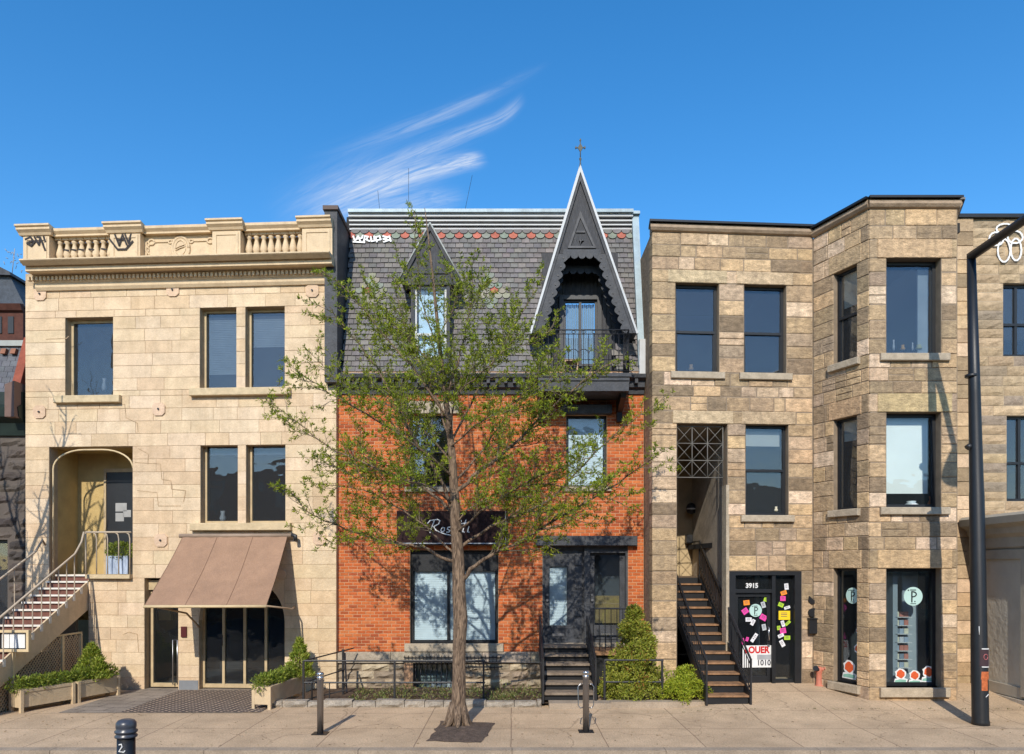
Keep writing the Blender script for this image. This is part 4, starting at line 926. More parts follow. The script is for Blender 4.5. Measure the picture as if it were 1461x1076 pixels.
# lattice grille over the alcove
m = MB(R); g0, g1, gt, gb = alc[0] + .02, alc[1] - .07, rz(608), rz(681); oG = -.1
nx, nz_ = 3, 3
for i in range(nx + 1): u = g0 + (g1 - g0) * i / nx; m.bar((u, oG, gb), (u, oG, gt), .011)
for j in range(nz_ + 1): z = gb + (gt - gb) * j / nz_; m.bar((g0, oG, z), (g1, oG, z), .011)
for i in range(nx):
    for j in range(nz_):
        a, b_ = g0 + (g1 - g0) * i / nx, g0 + (g1 - g0) * (i + 1) / nx; c, d_ = gb + (gt - gb) * j / nz_, gb + (gt - gb) * (j + 1) / nz_
        m.bar((a, oG - .01, c), (b_, oG - .01, d_), .007); m.bar((a, oG - .01, d_), (b_, oG - .01, c), .007)
m.build('iron_lattice', mat('lattice_iron', (.16, .15, .13), .6), brown)
# entrance door 3915
b = MB(R); u0, u1, z0, z1 = rd; ub = R.u(1103)
b.box(u0, u0 + .16, -.24, -.02, z0, z1); b.box(u1 - .15, u1, -.24, -.02, z0, z1); b.box(u0 + .16, u1 - .15, -.24, -.02, z1 - .09, z1); b.box(ub, ub + .08, -.24, -.05, z0, z1 - .09)
zt = rz(843); b.box(u0 + .16, ub, -.22, -.06, zt - .05, zt + .03); b.box(ub + .08, u1 - .15, -.22, -.08, z0, z0 + .12)
sf = b.build('storefront_frame', M_BLACK, brown)
dg = MB(R); s = .08
for q in ((u0 + .17, u0 + .17 + s, z0 + .03, zt - .06), (ub - .01 - s, ub - .01, z0 + .03, zt - .06), (u0 + .17 + s, ub - .01 - s, z0 + .03, z0 + .2), (u0 + .17 + s, ub - .01 - s, zt - .06 - s, zt - .06)): dg.box(q[0], q[1], -.19, -.12, q[2], q[3])
dr = dg.build('glass_door', M_BLACK, brown)
g = MB(R); g.box(u0 + .17 + s, ub - .01 - s, -.16, -.152, z0 + .2, zt - .06 - s); g.build('pane', M_GLASSD, dr)
g = MB(R); g.box(u0 + .16, ub, -.16, -.152, zt + .03, z1 - .09); g.box(ub + .08, u1 - .15, -.16, -.152, z0 + .12, z1 - .09); g.build('side_pane', M_GLASSD, sf)
h = MB(R); uh = ub - .06; h.tube([R(uh, -.12, z0 + 1.0), R(uh, -.06, z0 + 1.02), R(uh - .02, -.05, z0 + 1.15), R(uh, -.06, z0 + 1.28), R(uh, -.12, z0 + 1.3)], .014); h.disc(uh, z0 + .88, .03, -.12, -.1, 12); h.build('door_handle', MATS['steel'], dr)
m = MB(R); m.text('3915', .145, (u0 + .16 + ub) / 2, rz(839) , -.15, th=.004, center=True, bold=.006); m.build('house_number', M_WHITE, sf)
m = MB(R); m.box(u0, u1, -.3, .04, .1, z0); m.build('door_sill', M_SILL, brown)
# shop interior
m = MB(V); m.box(.75, .85, -3.6, -.5, .15, 3.2); m.box(UV * .62, UV + .1, -2.1, -2.0, .15, 3.2); m.box(R.u(1128) , R.u(1133), -2.0, -1.9, .3, 2.9, R); m.build('inner_partition', mat('blue_grey_plaster', (.33, .38, .41), .85, 0, .08, 1), brown)
m = MB(V); m.box(.1, UV, -3.6, -.35, .10, .16); m.build('shop_floor', mat('shop_floor', (.14, .11, .08), .6), brown)
for (px, py, w, h, c) in ((1306, 852, .28, .42, (.05, .035, .03)), (1282, 852, .16, .55, (.03, .03, .035))):
    D = 17.3; p = AT(px, py, D); m = MB(Frame(0, D)); m.box(p.x - w / 2, p.x + w / 2, 0, .03, p.z - h / 2, p.z + h / 2); pf_ = tag(m.build('framed_picture', mat('pic%d' % px, c, .5), None), 'dark tall framed picture hanging inside the shop behind the round sign' if px == 1306 else 'narrow dark framed picture inside the shop at the left window edge', 'picture')
D = 16.8; p = AT(1321, 858, D); m = MB(Frame(0, D)); m.box(p.x - .11, p.x + .11, 0, .03, p.z - .18, p.z + .18); tag(m.build('framed_picture', mat('pic_brown', (.16, .10, .06), .5), None), 'small brown framed picture on the pale wall inside the shop', 'picture')
cu_ = MB(V); cu_.box(vo[0][1] - .3, vo[0][1] - .09, -.36, -.33, vo[0][2] + .1, vo[0][3] - .1); cu_.build('curtain', mat('pale_curtain', (.5, .55, .6), .8), brown)
cu_ = MB(V); cu_.box(vo[2][1] - .42, vo[2][1] - .09, -.75, -.70, vo[2][2] + .05, vo[2][3]); cu_.build('inner_column', mat('pale_wall', (.42, .47, .5), .8), brown)
# round decals
def decal(fr, u, z, r, o, label, txt=True):
    t = thing('round_decal', label, 'decal', tuple(fr(u, o, z)))
    m = MB(fr); m.disc(u, z, r, o, o + .004, 36); m.build('disc', mat('pale_teal', (.44, .62, .57), .6, 0, .04), t)
    if txt:
        m = MB(fr); k = r / .2
        m.box(u - .045 * k, u - .015 * k, o + .004, o + .007, z - .13 * k, z + .11 * k)
        m.tube([fr(u - .02 * k + .085 * k * math.sin(a * math.pi / 8), o + .005, z + .045 * k + .055 * k * math.cos(a * math.pi / 8)) for a in range(0, 9)], .014 * k, 5)
        m.box(u - .07 * k, u + .06 * k, o + .004, o + .007, z + .125 * k, z + .145 * k); m.box(u - .06 * k, u + .06 * k, o + .004, o + .007, z - .165 * k, z - .15 * k)
        m.disc(u - .105 * k, z + .13 * k, .016 * k, o + .004, o + .008, 10); m.disc(u + .035 * k, z - .11 * k, .014 * k, o + .004, o + .008, 10)
        m.build('letter', mat('ink', (.02, .03, .03), .6), t)
u, z = V.uz(1304, 851, -.2); decal(V, u, z, .195, -.232, 'large pale teal round P sign on the bay front shop window')
u, z = SD.uz(1214, 850, -.1); decal(SD, u, z, .17, -.152, 'narrow looking pale teal round P sign on the angled bay shop window')
u, z = R.uz(1078, 871, -.15); decal(R, u, z, .145, -.15, 'pale teal round P sign on the glass door under number 3915')
# flyers on the door
PK, OR, GN, YL, WH, GY = (.75, .06, .35), (.85, .28, .03), (.40, .62, .04), (.85, .58, .02), (.72, .72, .74), (.45, .48, .5)
cm = {PK: 'pink', OR: 'orange', GN: 'lime green', YL: 'yellow', WH: 'white', GY: 'grey'}
fly = [(1065, 860, 9, 7, OR, .1, 'orange flyer on glass door left of the round sign'), (1094, 856, 9, 6, GN, -.3, 'lime green flyer near the top of the glass door'),
 (1089, 863, 6, 9, GY, .3, 'grey flyer just right above the round sign on the glass door'), (1063, 872, 9, 8, PK, .6, 'pink flyer left below the orange flyer on the glass door'),
 (1089, 881, 10, 8, PK, -.5, 'pink flyer right below the round sign on the glass door'), (1068, 884, 9, 6, WH, 0, 'white flyer below the round sign on the glass door'),
 (1074, 888, 5, 9, WH, -.5, 'small tilted white flyer beside the flyer below the round sign'), (1090, 895, 6, 9, GY, .2, 'grey flyer alone in the middle of the glass door'),
 (1076, 910, 5, 14, WH, -.6, 'white arrow shaped flyer just above the to-let notice'), (1060, 915, 4, 9, PK, .2, 'narrow pink flyer at the left edge above the to-let notice'), (1066, 912, 4, 6, PK, -.3, 'tiny pink flyer next to the narrow pink one above the to-let notice'),
 (1122, 837, 6, 9, WH, .1, 'white flyer topmost on the glass strip right of the door'), (1118, 846, 9, 6, OR, .3, 'orange flyer near the top of the glass strip right of the door'),
 (1117, 854, 8, 7, PK, 0, 'pink flyer directly under the orange one on the glass strip'), (1114, 863, 8, 6, GN, -.4, 'lime green flyer above the yellow poster'), (1123, 867, 9, 4, WH, .3, 'thin white flyer just above the yellow poster'),
 (1119, 878, 17, 13, YL, 0, 'large yellow poster on the glass strip right of the door'), (1117, 890, 5, 9, WH, .3, 'white flyer just below the yellow poster'), (1124, 889, 9, 4, GN, .7, 'thin lime green flyer under the right corner of the yellow poster'),
 (1111, 896, 5, 6, GN, .1, 'small dark green flyer left of the lower pink flyer'), (1117, 900, 9, 8, PK, .2, 'lower pink flyer on the glass strip'), (1114, 907, 9, 5, WH, .4, 'white flyer below the lower pink flyer'), (1123, 910, 9, 6, GN, 0, 'lime green flyer lowest of its colour on the glass strip'), (1116, 918, 6, 10, WH, .5, 'white flyer lowest on the glass strip')]
for (px, py, w, h, c, rot, lab) in fly:
    u, z = R.uz(px, py, -.15); k = 1 / 64.3; w *= k / 2; h *= k / 2; ca, sa = math.cos(rot), math.sin(rot)
    m = MB(R); oo_ = -.151 + random.uniform(0, .006)
    m.prism([(u + ca * x - sa * y, z + sa * x + ca * y) for x, y in ((-w, -h), (w, -h), (w, h), (-w, h))], oo_, oo_ + .003)
    o = m.build('flyer', mat('paper_' + cm[c].replace(' ', '_'), c, .7, 0, .05), None); tag(o, lab, 'flyer', 'flyers taped to the glass door')
    m = MB(R); 
    for q in (-.3, .1, .45): m.prism([(u + ca * x - sa * y, z + sa * x + ca * y) for x, y in ((-w * .6, h * q), (w * .5, h * q), (w * .5, h * (q + .14)), (-w * .6, h * (q + .14)))], oo_ + .003, oo_ + .004)
    m.build('print', mat('print_grey', (.10, .08, .09), .7), o)
u0_, z1_ = R.uz(1058, 921, -.13); u1_, z0_ = R.uz(1102, 952, -.13)
lt = thing('to_let_notice', 'white notice with red top band hung low in the glass door', 'sign', tuple(R(u0_, -.11, z0_)))
zm_ = z1_ - (z1_ - z0_) * .38
m = MB(R); m.box(u0_, u1_, -.115, -.108, z0_, z1_); m.build('board', M_WHITE, lt)
m = MB(R); m.text('LOUER', .205, u0_ - .012 + (u1_ - u0_) / 2, zm_ + .02, -.108, th=.003, center=True, bold=.009, sx=.88); m.build('heading', mat('sign_red', (.55, .02, .02), .6), lt)
m = MB(R); m.box(u0_ + .35, u1_ - .02, -.108, -.105, zm_ - .13, zm_ - .02)
m.build('printed_strip', mat('grey_strip', (.34, .35, .36), .6), lt)
m = MB(R); m.text('1010', .17, u1_ - .03 - .34, z0_ + .05, -.108, th=.003, bold=.005, sx=.95); m.build('digits', mat('sign_grey', (.07, .07, .08), .6), lt)
# flower decals
def flower(fr, u, z, s, o, lab, leafy=True):
    t = thing('flower_decal', lab, 'decal', tuple(fr(u, o, z)), 'red flower stickers along the bottom of the shop windows')
    pts = [(u + s * (1.15 + .16 * math.sin(i * 2.1)) * math.cos(i * math.pi / 8), z + s * (1.15 + .16 * math.cos(i * 2.7)) * math.sin(i * math.pi / 8)) for i in range(16)]
    m = MB(fr); m.prism(pts, o, o + .003)
    if leafy: m.prism([(u - s * 1.4, z - s * 1.9), (u + s * 1.3, z - s * 1.95), (u + s * 1.5, z - s * 1.1), (u + s * .3, z - s * .7), (u - s * 1.2, z - s * 1.0)], o, o + .0025)
    m.build('outline', M_WHITE, t)
    m = MB(fr); m.prism([(u + s * (.85 + .1 * math.sin(i * 2.6)) * math.cos(i * math.pi / 7), z + s * (.85 + .1 * math.cos(i * 1.7)) * math.sin(i * math.pi / 7)) for i in range(14)], o + .003, o + .006); m.build('petals', mat('poppy_red', (.62, .10, .03), .7, 0, .2, 30), t)
    if leafy:
        m = MB(fr); m.prism([(u - s * 1.2, z - s * 1.7), (u + s * 1.1, z - s * 1.75), (u + s * 1.2, z - s * 1.2), (u - s * .2, z - s * 1.1), (u - s * 1.1, z - s * 1.3)], o + .003, o + .005); m.build('leaves', mat('decal_green', (.22, .42, .33), .7, 0, .2), t)
for (px, py, s, lab) in ((1286, 962, .10, 'left of the three red flower stickers on the bay front window'), (1306, 964, .095, 'middle of the three red flower stickers on the bay front window'), (1326, 959, .11, 'right and tallest of the three red flower stickers on the bay front window')):
    u, z = V.uz(px, py, -.2); flower(V, u, z, s, -.232, lab)
for (px, py, s, lab, lf) in ((1209, 952, .13, 'red flower sticker at the bottom of the angled bay window', True), (1222, 926, .09, 'mid height red flower sticker on the angled bay window', False), (1222, 900, .05, 'smallest flower sticker above the others on the angled bay window', False)):
    u, z = SD.uz(px, py, -.1); flower(SD, u, z, s, -.152, lab, lf)
# book display in the bay window
t = thing('display_rack', 'tall white wire rack of cards and books behind the bay front window', 'rack', tuple(V(.32, -.6, .2)))
ux0, ux1 = V.u(1276, -.6), V.u(1296, -.6); m = MB(V)
for x in (ux0, ux1): m.bar((x, -.75, .2), (x, -.75, V.z(1285, 872, -.6)), .012)
zs_ = [V.z(1285, y, -.6) for y in (880, 892, 904, 916, 928, 940, 952)]
for z in zs_: m.box(ux0 - .03, ux1 + .03, -.8, -.5, z - .012, z)
m.build('rack_frame', M_WHITE, t)
for i, z in enumerate(zs_):
    for j in range(3):
        m = MB(V); x = ux0 + (ux1 - ux0) * j / 3; m.box(x, x + .09, -.62, -.58, z + .002, z + .11); c = random.choice([(.6, .62, .65), (.5, .2, .15), (.35, .42, .5), (.7, .66, .5), (.2, .25, .3)]); m.build('card', mat('card_%d' % int(c[0] * 100), c, .7), t)
# black ornaments and letter box by the door
def wallpiece(name, lab, cat, px, py, pts, th=.03, mm=None, s=1.0):
    u, z = R.uz(px, py); m = MB(R); m.prism([(u + a * s, z + b * s) for a, b in pts], .012, .012 + th); tag(m.build(name, mm or M_BLACK, None), lab, cat)
wallpiece('wall_ornament', 'black cut-out ornament with ears fixed on the stone by the door', 'ornament', 1163, 858, [(-.17, .0), (-.15, .12), (-.08, .06), (-.04, .02), (.0, .09), (.05, .13), (.09, .02), (.16, -.02), (.2, -.1), (.05, -.1), (-.02, -.05), (-.1, -.06)])
wallpiece('oval_plaque', 'small black oval plaque above the letter box', 'plaque', 1160, 874, [(.13 * math.cos(a * .4), .1 * math.sin(a * .4)) for a in range(16)])
u, z = R.uz(1160, 893); t = thing('letter_box', 'black square letter box on the stone pier by the shop door', 'letter box', tuple(R(u, 0, z - .17)))
m = MB(R); m.box(u - .13, u + .13, .012, .11, z - .17, z + .15, ch=.01); m.build('box', M_BLACK, t); m = MB(R); m.box(u - .14, u + .14, .012, .13, z + .15, z + .18); m.build('lid', M_BLACK, t)
# standpipe
p = R.u(1163); c = R(p, .18, 0); t = thing('standpipe', 'faded red fire standpipe with two caps by the foot of the stone wall', 'standpipe', (c.x, c.y, .22))
red = mat('faded_red', (.50, .17, .11), .6, 0, .2, 8, .3); m = MB(); m.lathe((c.x, c.y), [(.10, .2), (.10, .25), (.065, .27), (.06, .5), (.075, .55), (.075, .62), (.04, .66)], 14); m.build('body', red, t)
for sg in (-1, 1):
    m = MB(); m.tube([(c.x, c.y, .58), (c.x + sg * .1, c.y - .08, .63)], .045, 10); m.tube([(c.x + sg * .1, c.y - .08, .63), (c.x + sg * .12, c.y - .1, .64)], .06, 10); m.build('cap', M_IRON if sg < 0 else red, t)
# ================================================================ NEIGHBOUR RIGHT
Fr_ = FFr; far = thing('stone_house', 'rock-faced tan stone house at the right edge behind the lamp post', 'house', (12, 16.3, 0))
def fz_(py): return EYE + (HY - py) * 16.3 / F_PX
f1 = (Fr_.u(1432), Fr_.u(1432) + 1.0, fz_(508), fz_(404)); f2 = (Fr_.u(1437), Fr_.u(1437) + 1.0, fz_(715), fz_(593))
uL_ = Fr_.u(1364); uR_ = uL_ + 7
m = MB(Fr_); masonry(m, Fr_.u(1388), uR_, -.2, fz_(312), .21, [f1, f2], (.35, .85), [(.42, .31, .185), (.37, .27, .165), (.46, .34, .21), (.32, .245, .16), (.28, .22, .16)], gap=.012, proud=.0, jit=.006, rough=.02)
masonry(m, uL_, Fr_.u(1388), -.2, fz_(312), .31, [], (.3, .45), ps[:6], gap=.01, proud=.03, jit=.003, ch=.008); m.build('wall', M_ROUGH, far, True)
m = MB(Fr_); backing(m, uL_, uR_, -.2, fz_(312), [f1, f2], o=-.02); m.build('inner_wall', mat('pale_mortar', (.42, .34, .24), .9, bump=.3), far)
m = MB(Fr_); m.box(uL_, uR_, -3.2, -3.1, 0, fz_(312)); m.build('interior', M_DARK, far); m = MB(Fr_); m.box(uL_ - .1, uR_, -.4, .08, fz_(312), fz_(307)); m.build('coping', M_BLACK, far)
for (o, nm) in ((f1, 0), (f2, 1)): window(far, Fr_, *o, rec=.12, fw=.06, style='double', split=.45, mull=(o[0] + .35,), sill=None)
m = MB(Fr_); uA_ = Fr_.u(1415); zA_ = fz_(352)
def petal(cu, cz, r1, r2, n=14): m.stroke([(cu + r1 * math.cos(2 * math.pi * i / n), cz + r2 * math.sin(2 * math.pi * i / n)) for i in range(n + 1)], .035, .03, fr=Fr_)
petal(uA_ + .28, zA_ + .38, .2, .12); petal(uA_ + .08, zA_ + .16, .16, .15); petal(uA_ + .5, zA_ + .2, .17, .14); petal(uA_ + .25, zA_ - .1, .14, .26); petal(uA_ + .52, zA_ - .08, .12, .25); petal(uA_ + 1.0, zA_ + .05, .2, .3)
m.build('graffiti', M_GRAFW, far)
# rendered shop box standing forward, its flank towards us
xb = 10.2; sb = thing('shop_extension', 'pale grey rendered shop front with a moulded cornice right of the lamp post', 'building', (11.5, 15, 0))
ren = mat('rough_render', (.50, .46, .38), .9, 0, .12, 2, .8, 9)
ZS = 3.78; m = MB(); 
wbox(m, xb + .12, xb + 5, 12.6, 16.2, -.1, ZS); m.build('wall', ren, sb)
m = MB()
XF = Frame(xb + .12, 16.3, math.radians(-90))     # flank, u runs towards the street
XF = Frame(xb + .12, 16.2, math.radians(-90))
tr = mat('render_trim', (.40, .36, .29), .8, 0, .12, 3, .2, 30)
m = MB(XF); m.sweep([(0, ZS - .55), (.05, ZS - .5), (.07, ZS - .3), (.16, ZS - .22), (.2, ZS - .1), (.34, ZS - .02), (.36, ZS + .12), (.30, ZS + .18), (0, ZS + .2)], 0, 3.6, e1=.5, e0=0); m.build('cornice', tr, sb)
for (a, b_) in ((0, .14), (1.55, 1.75), (3.4, 3.6)): m = MB(XF); m.box(a, b_, 0, .07, .25, ZS - .55); m.build('pilaster', tr, sb)
for (a, b_) in ((.2, .42), (ZS - .75, ZS - .56)): m = MB(XF); m.box(.14, 1.55, 0, .05, a, b_); m.build('panel_frame', tr, sb)
m = MB(XF); m.box(0, 3.6, 0, .1, -.1, .18); m.build('plinth', conc, sb)
# ================================================================ FAR LEFT
vic = thing('victorian_house', 'dark rough stone house with slate roof and red trim at the left edge', 'house', (-13.5, 17.3, 0))
VF = Frame(-18.0, 17.35); vu = lambda px: VF.u(px); vz = lambda py: EYE + (HY - py) * 17.35 / F_PX
vwin = (vu(-25), vu(10), vz(925), vz(770)); m = MB(VF)
masonry(m, 0, 6.47, -.2, vz(622), .27, [vwin], (.35, .8), [(.075, .06, .05), (.055, .045, .04), (.10, .08, .065), (.13, .10, .08)], gap=.02, rough=.05, jit=.012); m.build('wall', M_ROUGH, vic, True)
m = MB(VF); backing(m, 0, 6.46, -.2, vz(560), [vwin], o=-.02); m.box(0, 6.46, -6, -.3, vz(600), vz(590)); m.build('inner_wall', mat('dim_mortar', (.11, .09, .075), .9), vic)
window(vic, VF, *vwin, rec=.15, fw=.08)
m = MB(VF); m.sweep([(-.2, vz(622)), (.05, vz(622)), (.12, vz(605)), (.3, vz(598)), (.34, vz(585)), (.2, vz(580)), (.2, vz(562)), (-.2, vz(560))], 0, 6.44); m.build('cornice', mat('dark_green_paint', (.015, .025, .02), .5, 0, .3, 4), vic)
VS = Frame(-18.0, 17.35, 0, .35, vz(562)); m = MB(VS); z = vz(562); r = 0
while z < vz(487):
    u = (.1 if r % 2 else 0)
    while u < 6.1: m.col = jitter((.11, .11, .12), .25); m.box(u + .004, u + .2, -.05, .02, z, z + .14); u += .205
    z += .145; r += 1
m.build('slate_roof', M_SLATE, vic, True)
m = MB(VS); m.box(0, 6.15, -.4, -.06, vz(562), vz(480)); m.build('roof_deck', MATS['dark_felt'], vic)
m = MB(Frame(-18, 17.8)); m.box(0, 6.1, -.3, .1, vz(487), vz(479)); m.build('ridge_flashing', MATS['grey_flashing'], vic)
rt = mat('red_brick_trim', (.26, .07, .04), .8, 0, .25, 6, .4)
m = MB(VS); m.box(6.16, 6.36, -.5, .22, vz(562), vz(476)); m.build('gable_trim', rt, vic)
m = MB(VF); m.prism([(6.2, vz(600)), (6.42, vz(600)), (6.42, vz(550)), (6.2, vz(555))], -.1, .45); m.build('gable_bracket', mat('weathered_trim', (.16, .10, .08), .8), vic)
u = 3.2
while u < 6.0: m = MB(VS); m.box(u, u + .12, .02, .12, vz(500), vz(492)); m.build('crest_tile', mat('terracotta', (.28, .12, .07), .8), vic); u += .24
# tower behind
tw = thing('tower_house', 'distant red brick house with steep dark slate roof beyond the left parapet', 'house', (-19, 25, 0)); TD = 24.0
TF = Frame(0, TD); tz = lambda py: EYE + (HY - py) * TD / F_PX; tu = lambda px: TF.u(px)
m = MB(TF); m.box(tu(-60), tu(33), -6, 0, 0, tz(440)); m.build('wall', mat('deep_brick', (.085, .032, .022), .85, 0, .3, 6, .4), tw)
m = MB(TF); m.sweep([(0, tz(446)), (.1, tz(444)), (.2, tz(436)), (0, tz(434))], tu(-60), tu(34)); m.build('eaves', MATS['deep_brick'], tw)
m = MB(TF); m.prism([(tu(-60), tz(436)), (tu(35), tz(438)), (tu(12), tz(392)), (tu(-50), tz(392))], -5, -.05); m.build('roof', mat('blue_slate', (.05, .06, .075), .55, 0, .4, 9, .4), tw)
m = MB(TF); m.prism([(tu(-55), tz(392)), (tu(18), tz(394)), (tu(16), tz(389)), (tu(-2), tz(380)), (tu(-50), tz(378))], -5.2, .1); m.build('roof_cap', M_CHAR, tw)
for (a, b_) in ((-8, 3), (12, 20)):
    w = MB(TF); w.box(tu(a), tu(b_), 0, .03, tz(476), tz(452)); w.build('window', M_BLACK, tw)
m = MB(TF); p0 = TF(tu(2), -.5, tz(380)); 
for k in range(26):
    a = random.uniform(0, 6.28); q = p0 + Vector((random.uniform(-.25, .4), random.uniform(-.2, .2), random.uniform(0, .7))); m.tube([q, q + Vector((.07 * math.cos(a), 0, .09 * math.sin(a) + .03))], .012, 4)
m.tube([p0 - Vector((0, 0, .1)), p0 + Vector((.1, 0, .8))], .015, 4); m.build('roof_cresting', mat('pale_iron', (.3, .3, .3), .6), tw)
# ================================================================ HOUSES ACROSS THE STREET (what the windows mirror)
xs = -26.0; k = 0
labs = ['plain brick row house across the street with a flat roof', 'grey stone row house across the street with a pointed gable', 'brown row house across the street with a mansard', 'tall dark row house across the street with a corner turret', 'low cream row house across the street']
hs_ = [9.0, 8.4, 9.6, 9.2, 7.6]; cs_ = [(.25, .11, .07), (.26, .25, .23), (.2, .13, .09), (.1, .09, .09), (.5, .42, .3)]
for i in range(5):
    w_ = 10.5; OF = Frame(xs, -9.5, math.radians(180)); 
    OF = Frame(xs + w_ - .3, -9.5, math.radians(180)); h_ = hs_[i]
    t = thing('row_house', labs[i], 'house', (xs + w_ / 2, -9.5, -.15))
    m = MB(OF); m.box(0, w_ - .3, -6, 0, -.15, h_)
    if i in (1, 3): m.prism([(1, h_), (5, h_), (3, h_ + 2.6)], -3, .1); m.prism([(6.2, h_), (9.2, h_), (8.6, h_ + 1.6), (7, h_ + 1.7)], -3, .05)
    if i == 2: m.prism([(0, h_), (w_ - .3, h_), (w_ - 1, h_ + 1.6), (.7, h_ + 1.6)], -5, 0)
    m.build('wall', mat('opposite_wall_%d' % i, cs_[i], .85, 0, .2, 3), t)
    for r in range(3):
        for c in range(4):
            if 1.0 + r * 2.8 + 1.5 < h_: b = MB(OF); b.box(.9 + c * 2.4, 1.9 + c * 2.4, .0, .05, .9 + r * 2.8, 2.5 + r * 2.8); b.build('window', mat('opposite_window', (.04, .05, .07), .2, 0, .2, 2, spec=.8), t)
    xs += w_
# ================================================================ GROUND
def nodes_mat(name, rough=.85):
    m = bpy.data.materials.new(name); m.use_nodes = True; MATS[name] = m; return m, m.node_tree, m.node_tree.nodes['Principled BSDF']
def concrete(name, base, joint, bw, bh, jw=.012, rot=0.0, var=.12, off=0.0, bumps=.5, crack=False):
    m, nt, p = nodes_mat(name); N = nt.nodes; p.inputs['Roughness'].default_value = .9; p.inputs['Specular IOR Level'].default_value = .2
    t = N.new('ShaderNodeTexCoord'); mp = N.new('ShaderNodeMapping'); mp.inputs['Rotation'].default_value = (0, 0, rot); lk(nt, t.outputs['Object'], mp.inputs[0])
    # slightly wandering joints
    dn = N.new('ShaderNodeTexNoise'); dn.inputs['Scale'].default_value = 1.3; lk(nt, mp.outputs[0], dn.inputs[0])
    va = N.new('ShaderNodeVectorMath'); va.operation = 'MULTIPLY_ADD'; lk(nt, dn.outputs['Color'], va.inputs[0]); va.inputs[1].default_value = (.03, .03, 0); lk(nt, mp.outputs[0], va.inputs[2])
    b = N.new('ShaderNodeTexBrick'); b.inputs['Scale'].default_value = 1; b.offset = off; b.inputs['Brick Width'].default_value = bw; b.inputs['Row Height'].default_value = bh; b.inputs['Mortar Size'].default_value = jw; b.inputs['Mortar Smooth'].default_value = .3
    b.inputs['Color1'].default_value = (*base, 1); b.inputs['Color2'].default_value = (*[x * .9 for x in base], 1); b.inputs['Mortar'].default_value = (*joint, 1); b.inputs['Bias'].default_value = -.2
    lk(nt, va.outputs[0], b.inputs['Vector'])
    n = N.new('ShaderNodeTexNoise'); n.inputs['Scale'].default_value = 1.1; n.inputs['Detail'].default_value = 9; n.inputs['Roughness'].default_value = .65; lk(nt, t.outputs['Object'], n.inputs[0])
    mr = N.new('ShaderNodeMapRange'); mr.inputs[1].default_value = .3; mr.inputs[2].default_value = .7; mr.inputs[3].default_value = 1 - var; mr.inputs[4].default_value = 1 + var; lk(nt, n.outputs[0], mr.inputs[0])
    n2 = N.new('ShaderNodeTexNoise'); n2.inputs['Scale'].default_value = 38; n2.inputs['Detail'].default_value = 3; lk(nt, t.outputs['Object'], n2.inputs[0])
    m2 = N.new('ShaderNodeMapRange'); m2.inputs[1].default_value = .3; m2.inputs[2].default_value = .7; m2.inputs[3].default_value = .76; m2.inputs[4].default_value = 1.16; lk(nt, n2.outputs[0], m2.inputs[0])
    mu = N.new('ShaderNodeMath'); mu.operation = 'MULTIPLY'; lk(nt, mr.outputs[0], mu.inputs[0]); lk(nt, m2.outputs[0], mu.inputs[1])
    vs = N.new('ShaderNodeVectorMath'); vs.operation = 'SCALE'; lk(nt, b.outputs['Color'], vs.inputs[0]); lk(nt, mu.outputs[0], vs.inputs['Scale'])
    # small dark spots: gum, grit
    vo_ = N.new('ShaderNodeTexVoronoi'); vo_.inputs['Scale'].default_value = 5.5; lk(nt, t.outputs['Object'], vo_.inputs[0])
    sp_ = N.new('ShaderNodeMapRange'); sp_.inputs[1].default_value = .05; sp_.inputs[2].default_value = .11; sp_.inputs[3].default_value = .55; sp_.inputs[4].default_value = 0; lk(nt, vo_.outputs['Distance'], sp_.inputs[0])
    gt = N.new('ShaderNodeMath'); gt.operation = 'GREATER_THAN'; sc_ = N.new('ShaderNodeSeparateColor'); lk(nt, vo_.outputs['Color'], sc_.inputs[0]); lk(nt, sc_.outputs[0], gt.inputs[0]); gt.inputs[1].default_value = .62
    ms = N.new('ShaderNodeMath'); ms.operation = 'MULTIPLY'; lk(nt, sp_.outputs[0], ms.inputs[0]); lk(nt, gt.outputs[0], ms.inputs[1])
    mx = N.new('ShaderNodeMixRGB'); lk(nt, ms.outputs[0], mx.inputs[0]); lk(nt, vs.outputs[0], mx.inputs[1]); mx.inputs[2].default_value = (.1, .07, .05, 1); last = mx.outputs[0]
    if crack:
        ve = N.new('ShaderNodeTexVoronoi'); ve.feature = 'DISTANCE_TO_EDGE'; ve.inputs['Scale'].default_value = .42
        dz = N.new('ShaderNodeTexNoise'); dz.inputs['Scale'].default_value = 1.6; dz.inputs['Detail'].default_value = 6; lk(nt, t.outputs['Object'], dz.inputs[0])
        vd = N.new('ShaderNodeVectorMath'); vd.operation = 'MULTIPLY_ADD'; lk(nt, dz.outputs['Color'], vd.inputs[0]); vd.inputs[1].default_value = (.8, .8, 0); lk(nt, t.outputs['Object'], vd.inputs[2]); lk(nt, vd.outputs[0], ve.inputs['Vector'])
        ce = N.new('ShaderNodeMapRange'); ce.inputs[1].default_value = .0; ce.inputs[2].default_value = .006; ce.inputs[3].default_value = .6; ce.inputs[4].default_value = 0; lk(nt, ve.outputs['Distance'], ce.inputs[0])
        m4 = N.new('ShaderNodeMixRGB'); lk(nt, ce.outputs[0], m4.inputs[0]); lk(nt, last, m4.inputs[1]); m4.inputs[2].default_value = (.2, .14, .09, 1); last = m4.outputs[0]
        bl = N.new('ShaderNodeTexNoise'); bl.inputs['Scale'].default_value = .8; bl.inputs['Detail'].default_value = 8; bl.inputs['Roughness'].default_value = .75; bl.inputs['Distortion'].default_value = 1.0; lk(nt, t.outputs['Object'], bl.inputs[0])
